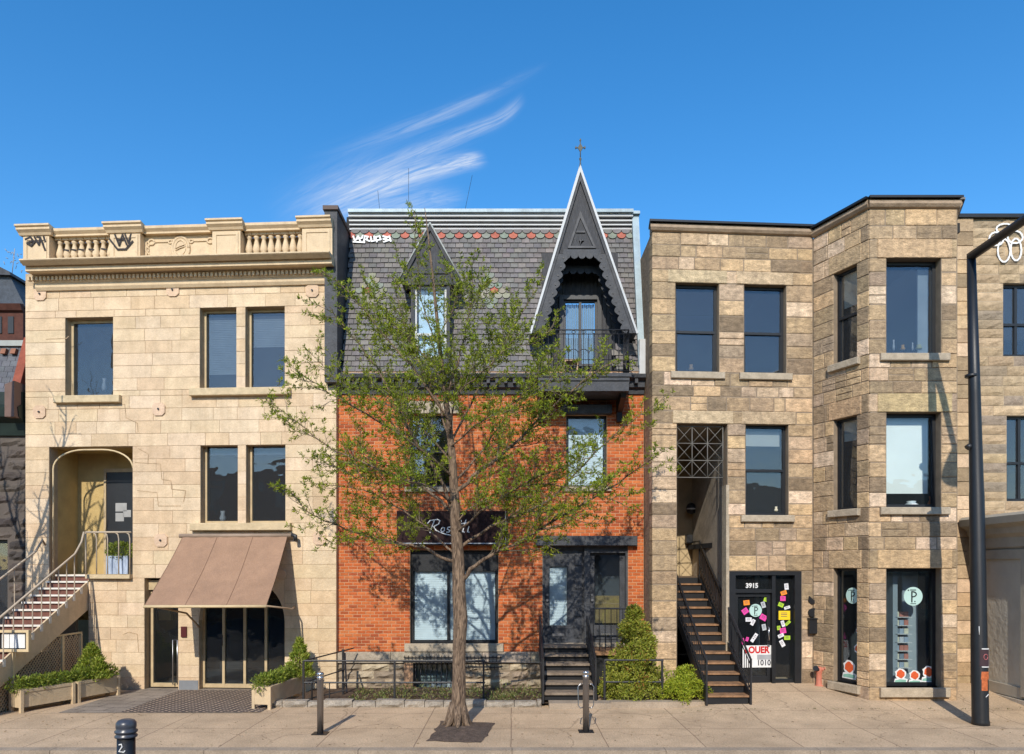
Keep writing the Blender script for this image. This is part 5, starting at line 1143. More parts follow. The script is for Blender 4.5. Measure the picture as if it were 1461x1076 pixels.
        br = N.new('ShaderNodeMapRange'); br.inputs[1].default_value = .55; br.inputs[2].default_value = .72; br.inputs[3].default_value = 0; br.inputs[4].default_value = .42; lk(nt, bl.outputs[0], br.inputs[0])
        m5 = N.new('ShaderNodeMixRGB'); lk(nt, br.outputs[0], m5.inputs[0]); lk(nt, last, m5.inputs[1]); m5.inputs[2].default_value = (.30, .215, .145, 1); last = m5.outputs[0]
    lk(nt, last, p.inputs['Base Color'])
    bp = N.new('ShaderNodeBump'); bp.inputs['Strength'].default_value = bumps; bp.inputs['Distance'].default_value = .01; lk(nt, n2.outputs[0], bp.inputs['Height']); lk(nt, bp.outputs[0], p.inputs['Normal'])
    return m
def sheet(name, x0, x1, y0, y1, z, mm):
    m = MB(); m.v = [Vector((x0, y0, z)), Vector((x1, y0, z)), Vector((x1, y1, z)), Vector((x0, y1, z))]; m.face([0, 1, 2, 3]); o = m.build(name, mm, None); struct(o); return o
sheet('ground', -900, 900, -900, 900, -.30, mat('earth', (.16, .13, .09), .95, 0, .3, .3))
sheet('road', -120, 120, -9.0, 11.32, -.14, mat('asphalt', (.085, .07, .062), .9, 0, .25, 1.2, .6, 60, fine=.2))
def gz(x, y):
    k = min(1, max(0, (x - 3.3) / .9)); k = k * k * (3 - 2 * k); return k * .10 * max(0, min(y, 16.6) - 13.6)
KB = mat('kerb_concrete', (.34, .27, .20), .9, 0, .2, 2.5, .5, 50, fine=.15)
m = MB(); x = -60
while x < 60: wbox(m, x + .004, x + 2.4 - .004, 11.32, 11.52, -.3, .003); x += 2.4
struct(m.build('kerb', KB, None))
m = MB(); x = -60
while x < 60: wbox(m, x + .004, x + 2.4 - .004, -9.25, -9.02, -.3, .003); x += 2.4
struct(m.build('far_kerb', KB, None))
SW = concrete('sidewalk_concrete', (.555, .407, .264), (.26, .18, .12), 1.55, 1.35, .010, 0, .2, crack=True, bumps=.8)
def grid(name, x0, x1, y0, y1, nx, ny, zf, mm):
    m = MB()
    for j in range(ny + 1):
        for i in range(nx + 1): x, y = x0 + (x1 - x0) * i / nx, y0 + (y1 - y0) * j / ny; m.v.append(Vector((x, y, zf(x, y))))
    for j in range(ny):
        for i in range(nx): a = j * (nx + 1) + i; m.face([a, a + 1, a + nx + 2, a + nx + 1], True)
    return struct(m.build(name, mm, None))
grid('sidewalk', -60, 60, 11.52, 16.95, 480, 44, gz, SW)
sheet('far_sidewalk', -60, 60, -9.5, -9.25, .0, SW)
# terrace before the cream house
sheet('terrace_pavement', -8.9, -5.3, 14.25, 17.2, .006, concrete('terrace_slabs', (.30, .25, .20), (.13, .1, .08), .62, .34, .014, .12, .3, .4))
TM = concrete('patterned_pavers', (.50, .37, .26), (.10, .08, .07), .135, .105, .036, math.radians(38), .15, .5)
sheet('patterned_pavement', -7.7, -4.95, 14.28, 16.85, .011, TM)
# tree pit: a patch of dark crumbling asphalt with a worn edge
random.seed(9); cs_ = [GP(609, 1058), GP(690, 1060), GP(706, 1032), GP(632, 1029)]; ring_ = []
for i in range(4):
    (xa_, ya_), (xb2, yb2_) = cs_[i], cs_[(i + 1) % 4]
    for k in range(9): f = k / 9; ring_.append(Vector((xa_ + (xb2 - xa_) * f + random.gauss(0, .022), ya_ + (yb2_ - ya_) * f + random.gauss(0, .022), .008)))
cxp, cyp = sum(v.x for v in ring_) / len(ring_), sum(v.y for v in ring_) / len(ring_)
m = MB(); m.v = list(ring_); nr = len(ring_)
for r_, h_ in ((.7, .03), (.4, .045), (.15, .05)):
    for v in ring_: m.v.append(Vector((cxp + (v.x - cxp) * r_, cyp + (v.y - cyp) * r_, h_ + random.uniform(-.01, .012))))
for L_ in range(3):
    for i in range(nr): j = (i + 1) % nr; m.face([L_ * nr + i, L_ * nr + j, (L_ + 1) * nr + j, (L_ + 1) * nr + i], True)
m.face([3 * nr + i for i in range(nr)]); struct(m.build('tree_pit_asphalt', mat('pit_asphalt', (.11, .08, .062), .95, 0, .4, 9, 1.0, 45, fine=.35), None))
# garden beds with stone edging
soil = M_SOIL
sheet('garden_soil', -4.6, .75, 14.95, 16.95, .06, soil); sheet('garden_soil', 2.0, 3.9, 14.95, 16.95, .07, soil)
sheet('garden_soil', 3.3, 4.0, 14.75, 16.1, .075, soil)
m = MB(); x = -5.05; random.seed(3)
while x < .55:
    w_ = random.uniform(.28, .6); m.rock(x + .012, min(x + w_, .6), -.16, .06, -.02, random.uniform(.10, .15), .035, 4, 2, Frame(0, 14.86)); wbox(m, x + .02, min(x + w_, .6) - .01, 14.84, 15.0, .0, .115); x += w_
m.build('garden_edging', M_ROUGH if False else mat('edging_stone', (.30, .26, .21), .95, 0, .35, 7, .9, 22, fine=.2), None).update_tag()
ge = bpy.data.objects['garden_edging']; struct(ge)
m = MB(); wbox(m, .75, 2.0, 14.62, 14.98, -.02, .12); wbox(m, 2.0, 4.15, 14.72, 14.95, -.02, .13); struct(m.build('kerb_stone', KB, None))

# ================================================================ STAIRS
def bars(m, p, q, r=.012, n=5): m.tube([p, q], r, n, True, False)
# right: black iron stair with worn treads
st = thing('iron_staircase', 'long black iron outdoor staircase with worn wooden treads rising into the alcove', 'staircase', (4.4, 14.6, .1))
sx0_, sx1_ = 3.90, 4.80; NS = 14; yb, yt = 14.62, 18.62; z0s, z1s = .10, 2.63; rise = (z1s - z0s) / NS; run = (yt - yb) / (NS - 1)
for i in range(NS):
    y = yb + run * i; z = z0s + rise * (i + 1)
    m = MB(); wbox(m, sx0_ + .04, sx1_ - .04, y + .02, y + .032, z - rise + .0, z - .035); m.build('riser', M_BLACK, st)
    if i < NS - 1: m = MB(); wbox(m, sx0_ + .035, sx1_ - .035, y - .02, y + run + .015, z - .035, z); m.build('tread', M_TREAD, st)
for x in (sx0_, sx1_ - .03):
    m = MB(); n = len(m.v)
    for xx in (x, x + .03):
        for (y, z) in ((yb - .04, z0s - .02), (yb + .12, z0s - .02), (yt + .05, z1s - .22), (yt + .05, z1s + .03), (yb - .04, z0s + rise + .04)): m.v.append(Vector((xx, y, z)))
    m.face([0, 1, 2, 3, 4]); m.face([9, 8, 7, 6, 5]); 
    for i in range(5): j = (i + 1) % 5; m.face([i, j, 5 + j, 5 + i])
    m.build('stringer', M_BLACK, st)
for side, x in enumerate((sx0_ + .01, sx1_ + .0)):
    m = MB(); top = yt if side else 17.6; sl = (z1s - z0s) / (yt - yb); zz = lambda y: z0s + rise + (y - yb) * sl
    bars(m, (x, yb - .02, zz(yb) + .72), (x, top, zz(top) + .72), .024); bars(m, (x, yb - .02, zz(yb) + .60), (x, top, zz(top) + .60), .012); bars(m, (x, yb, zz(yb) + .12), (x, top, zz(top) + .12), .012)
    bars(m, (x, yb - .02, z0s - .02), (x, yb - .02, zz(yb) + .74), .026)
    y = yb + .13
    while y < top: bars(m, (x, y, zz(y) + .0), (x, y, zz(y) + .61), .009, 4); y += .135
    if side: bars(m, (x, yt, zz(yt) + .72), (x - .0, 19.4, zz(yt) + .72), .02); bars(m, (x, yt, z1s), (x, yt, zz(yt) + .7), .016)
    m.build('railing', M_IRON, st)
q = Vector((4.42, 19.3, 3.05)); 
t = thing('wall_lamp', 'black wall lamp high on the alcove wall above the iron staircase', 'lamp', (4.6, 19.2, 4.2))
c = AT(986, 727, 19.2); m = MB(); m.lathe((c.x, c.y), [(.03, c.z - .12), (.11, c.z - .08), (.13, c.z + .05), (.09, c.z + .14), (.02, c.z + .18)], 10); m.build('lantern', M_IRON, t); m = MB(); m.lathe((c.x, c.y - .02), [(.05, c.z - .02), (.12, c.z + .0), (.12, c.z + .03), (.05, c.z + .05)], 10); m.build('lamp_glass', M_WHITE, t); m = MB(); bars(m, (c.x, c.y, c.z + .1), (c.x + .0, 19.5, c.z + .14), .015); m.build('lamp_arm', M_IRON, t)
c = AT(985, 768, 19.2); m = MB(); wbox(m, c.x - .08, c.x + .08, 19.3, 19.48, c.z - .13, c.z + .1); wbox(m, c.x - .085, c.x + .085, 19.28, 19.3, c.z - .11, c.z + .08); tag(m.build('letter_box', M_BLACK, None), 'small black letter box at the head of the iron staircase', 'letter box')
# centre: stoop of the brick house
cs = thing('front_steps', 'short flight of worn black steps up to the brick house doors', 'steps', (1.35, 15.0, .1)); n6 = 6
cx0, cx1 = .62, 1.74; DZ_ = 1.06; yb2, yt2 = 14.95, 16.55; h6 = (DZ_ - .08) / n6; r6 = (16.72 - yb2) / n6
for i in range(n6):
    y = yb2 + r6 * i; z = .12 + h6 * (i + 1) * .985
    m = MB(); wbox(m, cx0 + .05, cx1 - .05, y - .02, y + r6 + (.05 if i < n6 - 1 else .3), z - .05, z); m.build('tread', mat('old_grey_tread', (.22, .17, .125), .9, 0, .4, 6, .6, 30, dirt=.6, dirtcol=(.05, .04, .035), dscale=4), cs)
    m = MB(); wbox(m, cx0 + .05, cx1 - .05, y + .05, y + .065, z - h6 + .0, z - .05); m.build('riser', M_BLACK, cs)
for x in (cx0, cx1 - .04):
    m = MB()
    for xx in (x, x + .04):
        for (y, z) in ((yb2 - .05, .06), (yb2 + .25, .06), (16.75, .8), (16.75, 1.12), (yb2 - .05, .3)): m.v.append(Vector((xx, y, z)))
    m.face([0, 1, 2, 3, 4]); m.face([9, 8, 7, 6, 5])
    for i in range(5): j = (i + 1) % 5; m.face([i, j, 5 + j, 5 + i])
    m.build('stringer', M_BLACK, cs)
    r = MB(); xx = x + .02
    bars(r, (xx, yb2 - .03, .06), (xx, yb2 - .03, .98), .026); bars(r, (xx, yb2 - .03, .96), (xx, 16.7, 1.72), .024); bars(r, (xx, 16.7, 1.0), (xx, 16.7, 1.74), .02); bars(r, (xx, yb2 - .03, .5), (xx, 16.7, 1.25), .014)
    for k in range(1, 9): y = yb2 + k * .19; zq = .96 + (y - yb2) * .437; bars(r, (xx, y, .3 + (y - yb2) * .45), (xx, y, zq), .01, 4)
    for k in range(4): a = yb2 + .1 + k * .4; zq = .75 + (a - yb2) * .44; r.tube([(xx, a + .09 * math.cos(b * .8), zq + .09 * math.sin(b * .8)) for b in range(9)], .009, 4)
    r.build('railing', M_IRON, cs)
m = MB(); wbox(m, cx1 + .0, 2.72, 16.0, 16.7, .92, 1.02); m.build('side_landing', M_TREAD, cs)
m = MB(); bars(m, (cx1, 16.0, 1.95), (2.75, 16.0, 1.95), .02); bars(m, (2.75, 16.0, .1), (2.75, 16.0, 1.95), .018); bars(m, (2.75, 16.0, 1.95), (2.75, 16.75, 1.95), .018)
for k in range(8): x = cx1 + .05 + k * .13; bars(m, (x, 16.0, 1.02), (x, 16.0, 1.95), .009, 4)
m.build('landing_railing', M_IRON, cs)
m = MB(); wbox(m, cx1, 2.7, 16.1, 16.6, .1, .91); m.build('landing_base', M_BLACK, cs)
# left: cream stair
ls = thing('concrete_staircase', 'cream painted staircase with red-brown risers rising to the porch of the cream house', 'staircase', (-10.4, 14, 0))
lx0, lx1 = -10.95, -9.98; NL = 18; zt3 = 2.68; rl = zt3 / NL; ru = .285; yt3 = 17.05 + .35
mr_ = mat('red_brown_riser', (.17, .075, .055), .8, 0, .3, 6, .3); mw_ = mat('white_nosing', (.70, .66, .58), .7, 0, .15, 6)
for i in range(NL):
    zt_i = zt3 - rl * i; y = yt3 - ru * i
    m = MB(); wbox(m, lx0, lx1 - .05, y, y + .03, zt_i - rl, zt_i - .03); m.build('riser', mr_, ls)
    m = MB(); wbox(m, lx0, lx1 - .02, y - .03, y + ru, zt_i - .03, zt_i); m.build('tread', mat('terracotta_tread', (.26, .12, .08), .85, 0, .3, 5), ls)
    m = MB(); wbox(m, lx0, lx1 + .012, y - .045, y - .028, zt_i - .035, zt_i + .006); wbox(m, lx1 - .018, lx1 + .012, y - .027, y + .05, zt_i - rl + .006, zt_i + .006); m.build('nosing', mw_, ls)
m = MB(); prof = []
for i in range(NL): y = yt3 - ru * i; prof += [(y + ru if i == 0 else y + ru, zt3 - rl * i), (y, zt3 - rl * i)]
n = len(m.v); ylow = yt3 - ru * (NL - 1)
poly = [(yt3 + .3, zt3 - .05)] + [p for i in range(NL) for p in ((yt3 - ru * i + (0 if i else .3), zt3 - rl * i - .008), (yt3 - ru * i, zt3 - rl * i - .008))] + [(ylow, 0), (ylow + .5, 0), (yt3 + .3, zt3 - .55)]
clean = []
for p in poly:
    if not clean or (abs(p[0] - clean[-1][0]) + abs(p[1] - clean[-1][1])) > 1e-4: clean.append(p)
k = len(clean)
for xx in (lx1 - .04, lx1):
    for (y, z) in clean: m.v.append(Vector((xx, y, z)))
m.face(list(range(k))); m.face(list(range(2 * k - 1, k - 1, -1)))
for i in range(k): j = (i + 1) % k; m.face([i, j, k + j, k + i])
m.build('stringer', MPL, ls)
sl = rl / ru; lz = lambda y: zt3 - (yt3 - y) * sl
railm = mat('beige_rail', (.46, .37, .27), .55, 0, .15, 5, .1)
for side, x in enumerate((lx1 + .0, lx0)):
    m = MB(); ytp = 16.95 if side == 0 else 17.05; ylo = 13.0
    m.tube([(x, ylo, lz(ylo) + .88), (x, ytp - .35, lz(ytp - .35) + .90), (x, ytp - .1, lz(ytp - .1) + 1.05), (x, ytp, zt3 + (1.0 if side == 0 else .7))], .024, 8)
    y = ylo + .1
    while y < ytp - .1: bars(m, (x, y, lz(y) - .05), (x, y, lz(y) + .88), .013, 5); y += .29 if side == 0 else .58
    m.build('railing', railm, ls)
m = MB(); yL = 16.95; xa, xb_ = lx1 + .0, L(porch[1], 0, 0).x - .02; zt4 = zt3 + 1.0
P = lambda x, z: Vector((x, L(L.u(150), .06, 0).y, z))
m.tube([P(xa, zt4), P(xb_, zt4 + .0)], .024, 8); m.tube([P(xa, zt4), P(xa, zt3)], .018, 6)
for k in range(4): x = xa + .25 + k * .26; m.tube([P(x - .08, zt4 - .01), P(x - .02, zt4 - .05), P(x, zt4 - .15), P(x, zt3)], .014, 6)
m.build('landing_railing', railm, ls)
# blue striped tub with plant on the landing
c = L(L.u(172, -.2), -.25, zt3 + .0)
def leaves(mb, centre, rad, n, size, pal, shape='ball', shell=.55, upb=.3, asp=.45, lump=0):
    lumps = [Vector([random.gauss(0, 1) for _ in range(3)]).normalized() for _ in range(max(1, lump))]
    for _ in range(n):
        d = Vector([random.gauss(0, 1) for _ in range(3)]).normalized(); k = shell + (1 - shell) * random.random() ** .7
        if lump:
            s_ = max(d.dot(l_) for l_ in lumps); k *= .78 + .32 * s_
        if shape == 'cone':
            h = random.random() ** 1.35; rr = (1 - h) ** .8 * (.62 + .45 * random.random()) * (.85 + .15 * math.sin(h * 26)); a = random.uniform(0, 6.283)
            p = Vector((math.cos(a) * rr, math.sin(a) * rr, h)); q = Vector((centre[0] + p.x * rad[0], centre[1] + p.y * rad[1], centre[2] + p.z * rad[2])); d = Vector((math.cos(a), math.sin(a), .45))
        else: q = Vector((centre[0] + d.x * rad[0] * k, centre[1] + d.y * rad[1] * k, centre[2] + d.z * rad[2] * k))
        t = (d + Vector([random.gauss(0, .55) for _ in range(3)]) + Vector((0, 0, upb))).normalized(); sd = t.cross(Vector([random.gauss(0, 1) for _ in range(3)])).normalized()
        s = size * random.uniform(.6, 1.3); n_ = len(mb.v); mb.col = jitter(random.choice(pal), .22, .08)
        up = t.cross(sd) * s * .18
        mb.v += [q, q + t * s * .5 + sd * s * asp * .5 + up, q + t * s, q + t * s * .5 - sd * s * asp * .5 + up]; mb.face([n_, n_ + 1, n_ + 2, n_ + 3])
def leafmat(name, trans=.35):
    m, nt, p = nodes_mat(name); N = nt.nodes; a = N.new('ShaderNodeAttribute'); a.attribute_name = 'Col'; p.inputs['Roughness'].default_value = .55; p.inputs['Specular IOR Level'].default_value = .35
    lk(nt, a.outputs['Color'], p.inputs['Base Color']); tl = N.new('ShaderNodeBsdfTranslucent'); v = N.new('ShaderNodeVectorMath'); v.operation = 'MULTIPLY'; lk(nt, a.outputs['Color'], v.inputs[0]); v.inputs[1].default_value = (1.3, 1.3, .5); lk(nt, v.outputs[0], tl.inputs[0])
    mx = N.new('ShaderNodeMixShader'); mx.inputs[0].default_value = trans; lk(nt, p.outputs[0], mx.inputs[1]); lk(nt, tl.outputs[0], mx.inputs[2]); lk(nt, mx.outputs[0], N['Material Output'].inputs[0]); return m
LEAF = leafmat('leaf'); 
tb = thing('planter_tub', 'blue and white square tub with a leafy plant behind the porch railing', 'planter', tuple(c))
m = MB(L); uc_ = L.u(170, -.2); m.box(uc_ - .26, uc_ + .27, -.5, -.1, zt3 + .02, zt3 + .45); m.build('tub', mat('blue_white_tub', (.34, .40, .50), .7, 0, .5, 9, stretch=(2, 2, .4)), tb)
m = MB(); leaves(m, (c.x, c.y, zt3 + .55), (.34, .22, .24), 900, .07, [(.22, .28, .04), (.30, .34, .06), (.16, .2, .03)], lump=6); m.build('foliage', LEAF, tb, True)
# timber lattice under the cream stair
m = MB(); xq = lx1 - .06; 
def lat(y, z): return Vector((xq, y, z))
ymin, ymax, zmin, zmax = 13.2, 17.0, 0.0, 1.5
def topz(y): return min(1.32, lz(y) - .35)
k = -3.0
while k < 6:
    for sg in (1, -1):
        pts = []
        for j in range(61):
            y = ymin + (ymax - ymin) * j / 60; z = (k + (y - ymin)) if sg > 0 else (k + 1.5 - (y - ymin)) 
            if 0 < z < topz(y): pts.append((y, z))
        if len(pts) > 1: n = len(m.v); (ya, zaq), (yb_, zbq_) = pts[0], pts[-1]; e = .018 * sg; x_ = xq + (.006 if sg > 0 else -.006); m.v += [Vector((x_, ya, zaq + .018)), Vector((x_, yb_, zbq_ + .018)), Vector((x_, yb_, zbq_ - .018)), Vector((x_, ya, zaq - .018)), Vector((x_ - .01, ya, zaq + .018)), Vector((x_ - .01, yb_, zbq_ + .018)), Vector((x_ - .01, yb_, zbq_ - .018)), Vector((x_ - .01, ya, zaq - .018))]; m.face([n, n + 1, n + 2, n + 3]); m.face([n + 4, n + 7, n + 6, n + 5]); m.face([n, n + 4, n + 5, n + 1]); m.face([n + 3, n + 2, n + 6, n + 7])
    k += .095
tl_ = tag(m.build('lattice_panel', mat('beige_lattice', (.46, .33, .20), .8, 0, .2, 5), None), 'beige diamond lattice screen closing the space under the cream staircase', 'lattice')
m = MB(); wbox(m, xq - .03, xq + .02, 16.2, 16.28, 0, 1.34); wbox(m, xq - .03, xq + .02, 16.9, 16.96, 0, 1.34); wbox(m, xq - .02, xq + .015, 15.2, 16.96, 1.32, 1.36); m.build('lattice_post', M_CREAM, tl_)
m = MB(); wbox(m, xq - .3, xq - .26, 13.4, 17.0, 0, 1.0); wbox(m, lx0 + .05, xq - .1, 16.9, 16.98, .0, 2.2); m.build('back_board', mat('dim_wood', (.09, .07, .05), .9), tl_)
# menu board at the foot of the stair
ym = 14.5; p0, p1 = AT(-6, 899, ym), AT(42, 930, ym); mbn = thing('menu_board', 'cream framed menu case on a post at the foot of the cream staircase', 'menu board', (p0.x + .3, ym, 0))
m = MB(Frame(0, ym)); a, b_, c_, d_ = p0.x, p1.x, p1.z, p0.z; F_ = .05
for q in ((a, b_, d_ - F_, d_), (a, b_, c_, c_ + F_), (a, a + F_, c_ + F_, d_ - F_), (b_ - F_, b_, c_ + F_, d_ - F_)): m.box(q[0], q[1], -.05, .03, q[2], q[3])
m.box(a, b_, -.06, -.05, c_, d_); m.build('case', M_CREAM, mbn); m = MB(Frame(0, ym)); m.box(a + F_, b_ - F_, -.045, -.035, c_ + F_, d_ - F_); m.build('dark_back', M_DARK, mbn)
for i in range(3): m = MB(Frame(0, ym)); w_ = (b_ - a - 2 * F_ - .1) / 3; m.box(a + F_ + .05 + i * w_, a + F_ + .04 + (i + 1) * w_, -.034, -.03, c_ + F_ + .02, d_ - F_ - .02); m.build('menu_page', M_WHITE, mbn)
m = MB(); pp = AT(16.5, 930, ym); wbox(m, pp.x - .035, pp.x + .035, ym + .0, ym + .05, 0, c_); m.build('post', M_CREAM, mbn)

# ================================================================ PLANTERS
pcol = mat('planter_wood', (.56, .43, .27), .75, 0, .14, 4, .25, 30, dirt=.3, dirtcol=(.25, .17, .1), dscale=3)
GRP = [(.17, .23, .03), (.23, .29, .035), (.11, .16, .025), (.30, .35, .06)]
def planter(x0, y0, x1, y1, w, h, label, ends=True):
    """box planter from its front end (x0,y0) to its rear end (x1,y1)"""
    fr = line_frame(x0, y0, x1, y1); Lg = math.hypot(x1 - x0, y1 - y0)
    t = thing('planter_box', label, 'planter', (x0, y0, 0), 'cream planter boxes')
    m = MB(fr); m.box(0, Lg, -w / 2, w / 2, .10, h - .0); m.box(.02, Lg - .02, -w / 2 - .012, w / 2 + .012, h - .05, h + .006); m.build('box', pcol, t)
    for u in (0, Lg - .05):
        for s in (-1, 1): m = MB(fr); m.box(u - .004, u + .054, s * w / 2 - .03, s * w / 2 + .034 if s > 0 else s * w / 2 + .03, 0, h + .004); m.build('leg', pcol, t)
    m = MB()
    for k in range(int(Lg / .11)):
        u = .05 + k * .11; p = fr(u, random.uniform(-.05, .05), h + .03)
        leaves(m, (p.x, p.y, p.z + .05), (.15, w * .78, .17), 260, .07, GRP, lump=3, asp=.3)
    m.build('greenery', LEAF, t, True); return fr, Lg
planter(-9.78, 14.3, -9.32, 15.30, .32, .44, 'cream planter box nearest the street in front of the lattice')
planter(-9.30, 15.36, -8.93, 16.3, .32, .44, 'cream planter box at the wall end of the pair by the lattice')
planter(-5.04, 14.6, -4.80, 16.2, .34, .45, 'cream planter box beside the railing, right of the glass doors')
def juniper(x, y, z0, r, h, n, label, pal, size=.1, grp=None, base=None):
    t = thing('evergreen_shrub', label, 'shrub', (x, y, z0), grp)
    m = MB(); m.tube([(x, y, z0 - .05), (x, y, z0 + h * .6)], [.03, .012], 6); m.build('stem', M_SOIL, t)
    m = MB()
    leaves(m, (x, y, z0), (r, r, h), n, size, pal, 'cone', asp=.22, upb=.9); m.build('foliage', LEAF, t, True); return t
JP = [(.22, .29, .035), (.31, .37, .05), (.14, .19, .02), (.40, .43, .09)]
juniper(-9.25, 16.0, .42, .42, .72, 2600, 'bushy bright green evergreen at the wall end of the left planter', JP)
juniper(-9.02, 15.85, .42, .25, .42, 1200, 'low feathery evergreen leaning beside the left planter bush', JP)
juniper(-4.72, 16.15, .42, .33, .82, 2600, 'cone shaped evergreen at the rear end of the right planter', JP)
# big shrub by the steps, spirea
t = thing('conical_shrub', 'tall cone shaped yellow-green shrub with rusty tips beside the brick house steps', 'shrub', (2.62, 15.55, .07))
m = MB(); m.tube([(2.62, 15.6, 0), (2.62, 15.6, 1.6)], [.05, .02], 6); m.build('stem', M_SOIL, t)
m = MB(); SP = [(.27, .31, .04), (.36, .38, .05), (.17, .2, .03), (.44, .44, .09), (.31, .33, .05)]
for k in range(150):
    h = random.random() ** 1.2; a = random.uniform(0, 6.283); rr = (1 - h) ** .75 * .67 * random.uniform(.7, 1.06)
    px_, py_, pz_ = 2.62 + rr * math.cos(a), 15.55 + rr * math.sin(a), .12 + h * 1.82
    leaves(m, (px_, py_, pz_), (.15, .15, .13), 125, .055, SP + ([(.42, .20, .06)] if random.random() < .2 else []), asp=.5)
m.build('foliage', LEAF, t, True)
t = thing('spirea_bush', 'low bright lime green bush at the foot of the iron staircase', 'shrub', (3.62, 15.1, .07))
m = MB(); m.tube([(3.62, 15.1, 0), (3.62, 15.1, .4)], .02, 5); m.build('stem', M_SOIL, t)
m = MB(); SG = [(.38, .44, .035), (.31, .37, .03), (.47, .50, .06), (.23, .29, .025)]
for k in range(46):
    a = random.uniform(0, 6.283); rr = random.random() ** .5 * .5; h = .72 * (1 - (rr / .62) ** 2)
    leaves(m, (3.58 + rr * math.cos(a) * .95, 15.12 + rr * .8 * math.sin(a), .05 + h * random.uniform(.45, 1)), (.13, .13, .12), 170, .045, SG, asp=.5)
m.build('foliage', LEAF, t, True)
# ground cover in the bed
m = MB()
for k in range(150):
    x = random.uniform(-3.4, .6) if k < 115 else random.uniform(2.0, 3.9); y = random.uniform(15.0, 16.4); hgt = random.uniform(.05, .16) if random.random() < .8 else .26
    leaves(m, (x, y, .08), (.13, .13, hgt), 34, .07, [(.16, .2, .05), (.24, .25, .08), (.10, .14, .04), (.30, .28, .14), (.2, .13, .07)], asp=.3, upb=.6)
o = m.build('ground_plants', LEAF, None, True); stuff(o, 'low weedy green plants growing in the soil behind the stone edging', 'ground cover')
m = MB()
for k in range(620):
    x = random.uniform(-12, 10); y = random.uniform(11.6, 14.4); n = len(m.v); s = random.uniform(.012, .03); a = random.uniform(0, 6.28); z = gz(x, y) + .004
    c_, s_ = math.cos(a) * s, math.sin(a) * s; m.v += [Vector((x - c_, y - s_, z)), Vector((x + s_ * .5, y - c_ * .5, z + .006)), Vector((x + c_, y + s_, z + .004)), Vector((x - s_ * .5, y + c_ * .5, z + .002))]; m.col = jitter(random.choice([(.30, .2, .1), (.14, .1, .06), (.5, .45, .35)]), .2); m.face([n, n + 1, n + 2, n + 3])
for k in range(40):
    x = random.uniform(3.0, 10.0); y = 14.28 + random.uniform(-.02, .02); leaves(m, (x, y, gz(x, y) + .005), (.04, .01, .012), 6, .025, [(.12, .14, .04)])
o = m.build('pavement_litter', LEAF, None, True); stuff(o, 'scattered dry leaf scraps and weeds on the sidewalk', 'litter')

# ================================================================ RAILINGS OF THE GARDEN
def garden_fence(label, path, posts, ztop, zmid, extra=None):
    t = thing('garden_railing', label, 'railing', (path[0][0], path[0][1], 0))
    for zt in (ztop, zmid): m = MB(); m.tube([(x, y, zt) for x, y in path], .02, 6, True, False); m.build('rail', M_IRON, t)
    for (x, y) in posts: m = MB(); wbox(m, x - .02, x + .02, y - .02, y + .02, .02, ztop); m.build('post', M_IRON, t)
    return t
yF = 15.1; zF = EYE + (HY - 943) * yF / F_PX; zM = EYE + (HY - 974) * yF / F_PX
fx = lambda px: (px - CX) * yF / F_PX
gf = garden_fence('black iron railing round the garden bed left of the tree', [(fx(433), yF), (fx(692), yF)], [(fx(433), yF), (fx(563), yF), (fx(690), yF)], zF, zM)
m = MB(); bars(m, (fx(433), yF, zF), (fx(470) + .18, 16.6, zF + .1), .016); bars(m, (fx(475), 16.0, 0), (fx(475), 16.0, zF + .14), .03); bars(m, (fx(478), 16.0, zF + .05), (fx(494), 15.15, .25), .02); bars(m, (fx(433), yF, zM), (fx(478), 16.0, zM + .15), .014); bars(m, (fx(494), 15.2, .3), (fx(440), 15.1, .12), .016); bars(m, (fx(470), yF, .05), (fx(470), yF, zM), .012)
m.tube([(fx(447) , 15.0, .05), (fx(447), 15.0, zM), (fx(450), 15.0, zM + .06), (fx(458), 15.0, zM + .06), (fx(461), 15.0, zM), (fx(461), 15.0, .05)], .018, 6); m.build('gate_stay', M_IRON, gf)
m = MB(); bars(m, (fx(692), yF, zF - .03), (.62, yF, zF - .04), .008); m.build('chain_wire', M_IRON, gf)
garden_fence('short black iron railing in front of the cone shaped shrub', [(fx(862), yF - .05), (fx(946), yF - .05)], [(fx(862), yF - .05), (fx(944), yF - .05)], zF + .02, zM + .02)

# ================================================================ STREET FURNITURE
def steel_bollard(px, py, label, side):
    x, y = GP(px, py); t = thing('steel_bollard', label, 'bollard', (x, y, 0), 'slim steel bollards on the sidewalk'); H = 1.06
    stl = mat('brushed_steel', (.26, .24, .23), .35, .8, .15, 3, .05, 30, stretch=(4, 4, .4))
    m = MB(); m.lathe((x, y), [(.055, 0), (.055, H - .12), (.058, H - .11)], 16); m.build('tube', stl, t)
    m = MB(); m.lathe((x, y), [(.06, H - .11), (.062, H - .085), (.055, H - .08), (.055, H - .06), (.062, H - .055), (.062, H - .02), (.045, H)], 16); m.build('cap', mat('bright_steel', (.5, .5, .5), .25, .9, .1), t)
    m = MB(); wbox(m, x - .13, x + .13, y - .12, y + .12, .004, .012); m.build('base_plate', M_BLACK, t)
    if side:
        m = MB()
        for s in (-1, 1): m.tube([(x + s * .05, y, .82), (x + s * .10, y, .83), (x + s * .135, y, .78), (x + s * .135, y, .46), (x + s * .10, y, .41), (x + s * .05, y, .42)], .011, 6)
        m.build('bicycle_ring', MATS['bright_steel'], t)
steel_bollard(457, 1047, 'slim steel bollard standing near the planter box on the left', False)
steel_bollard(836, 1044, 'slim steel bollard with bicycle hoops before the brick house steps', True)
x, y = (180 - CX) * 9.0 / F_PX, 9.0; t = thing('black_bollard', 'thick black ribbed bollard with white scrawl at the near edge of the road', 'bollard', (x, y, -.14))
H = .98
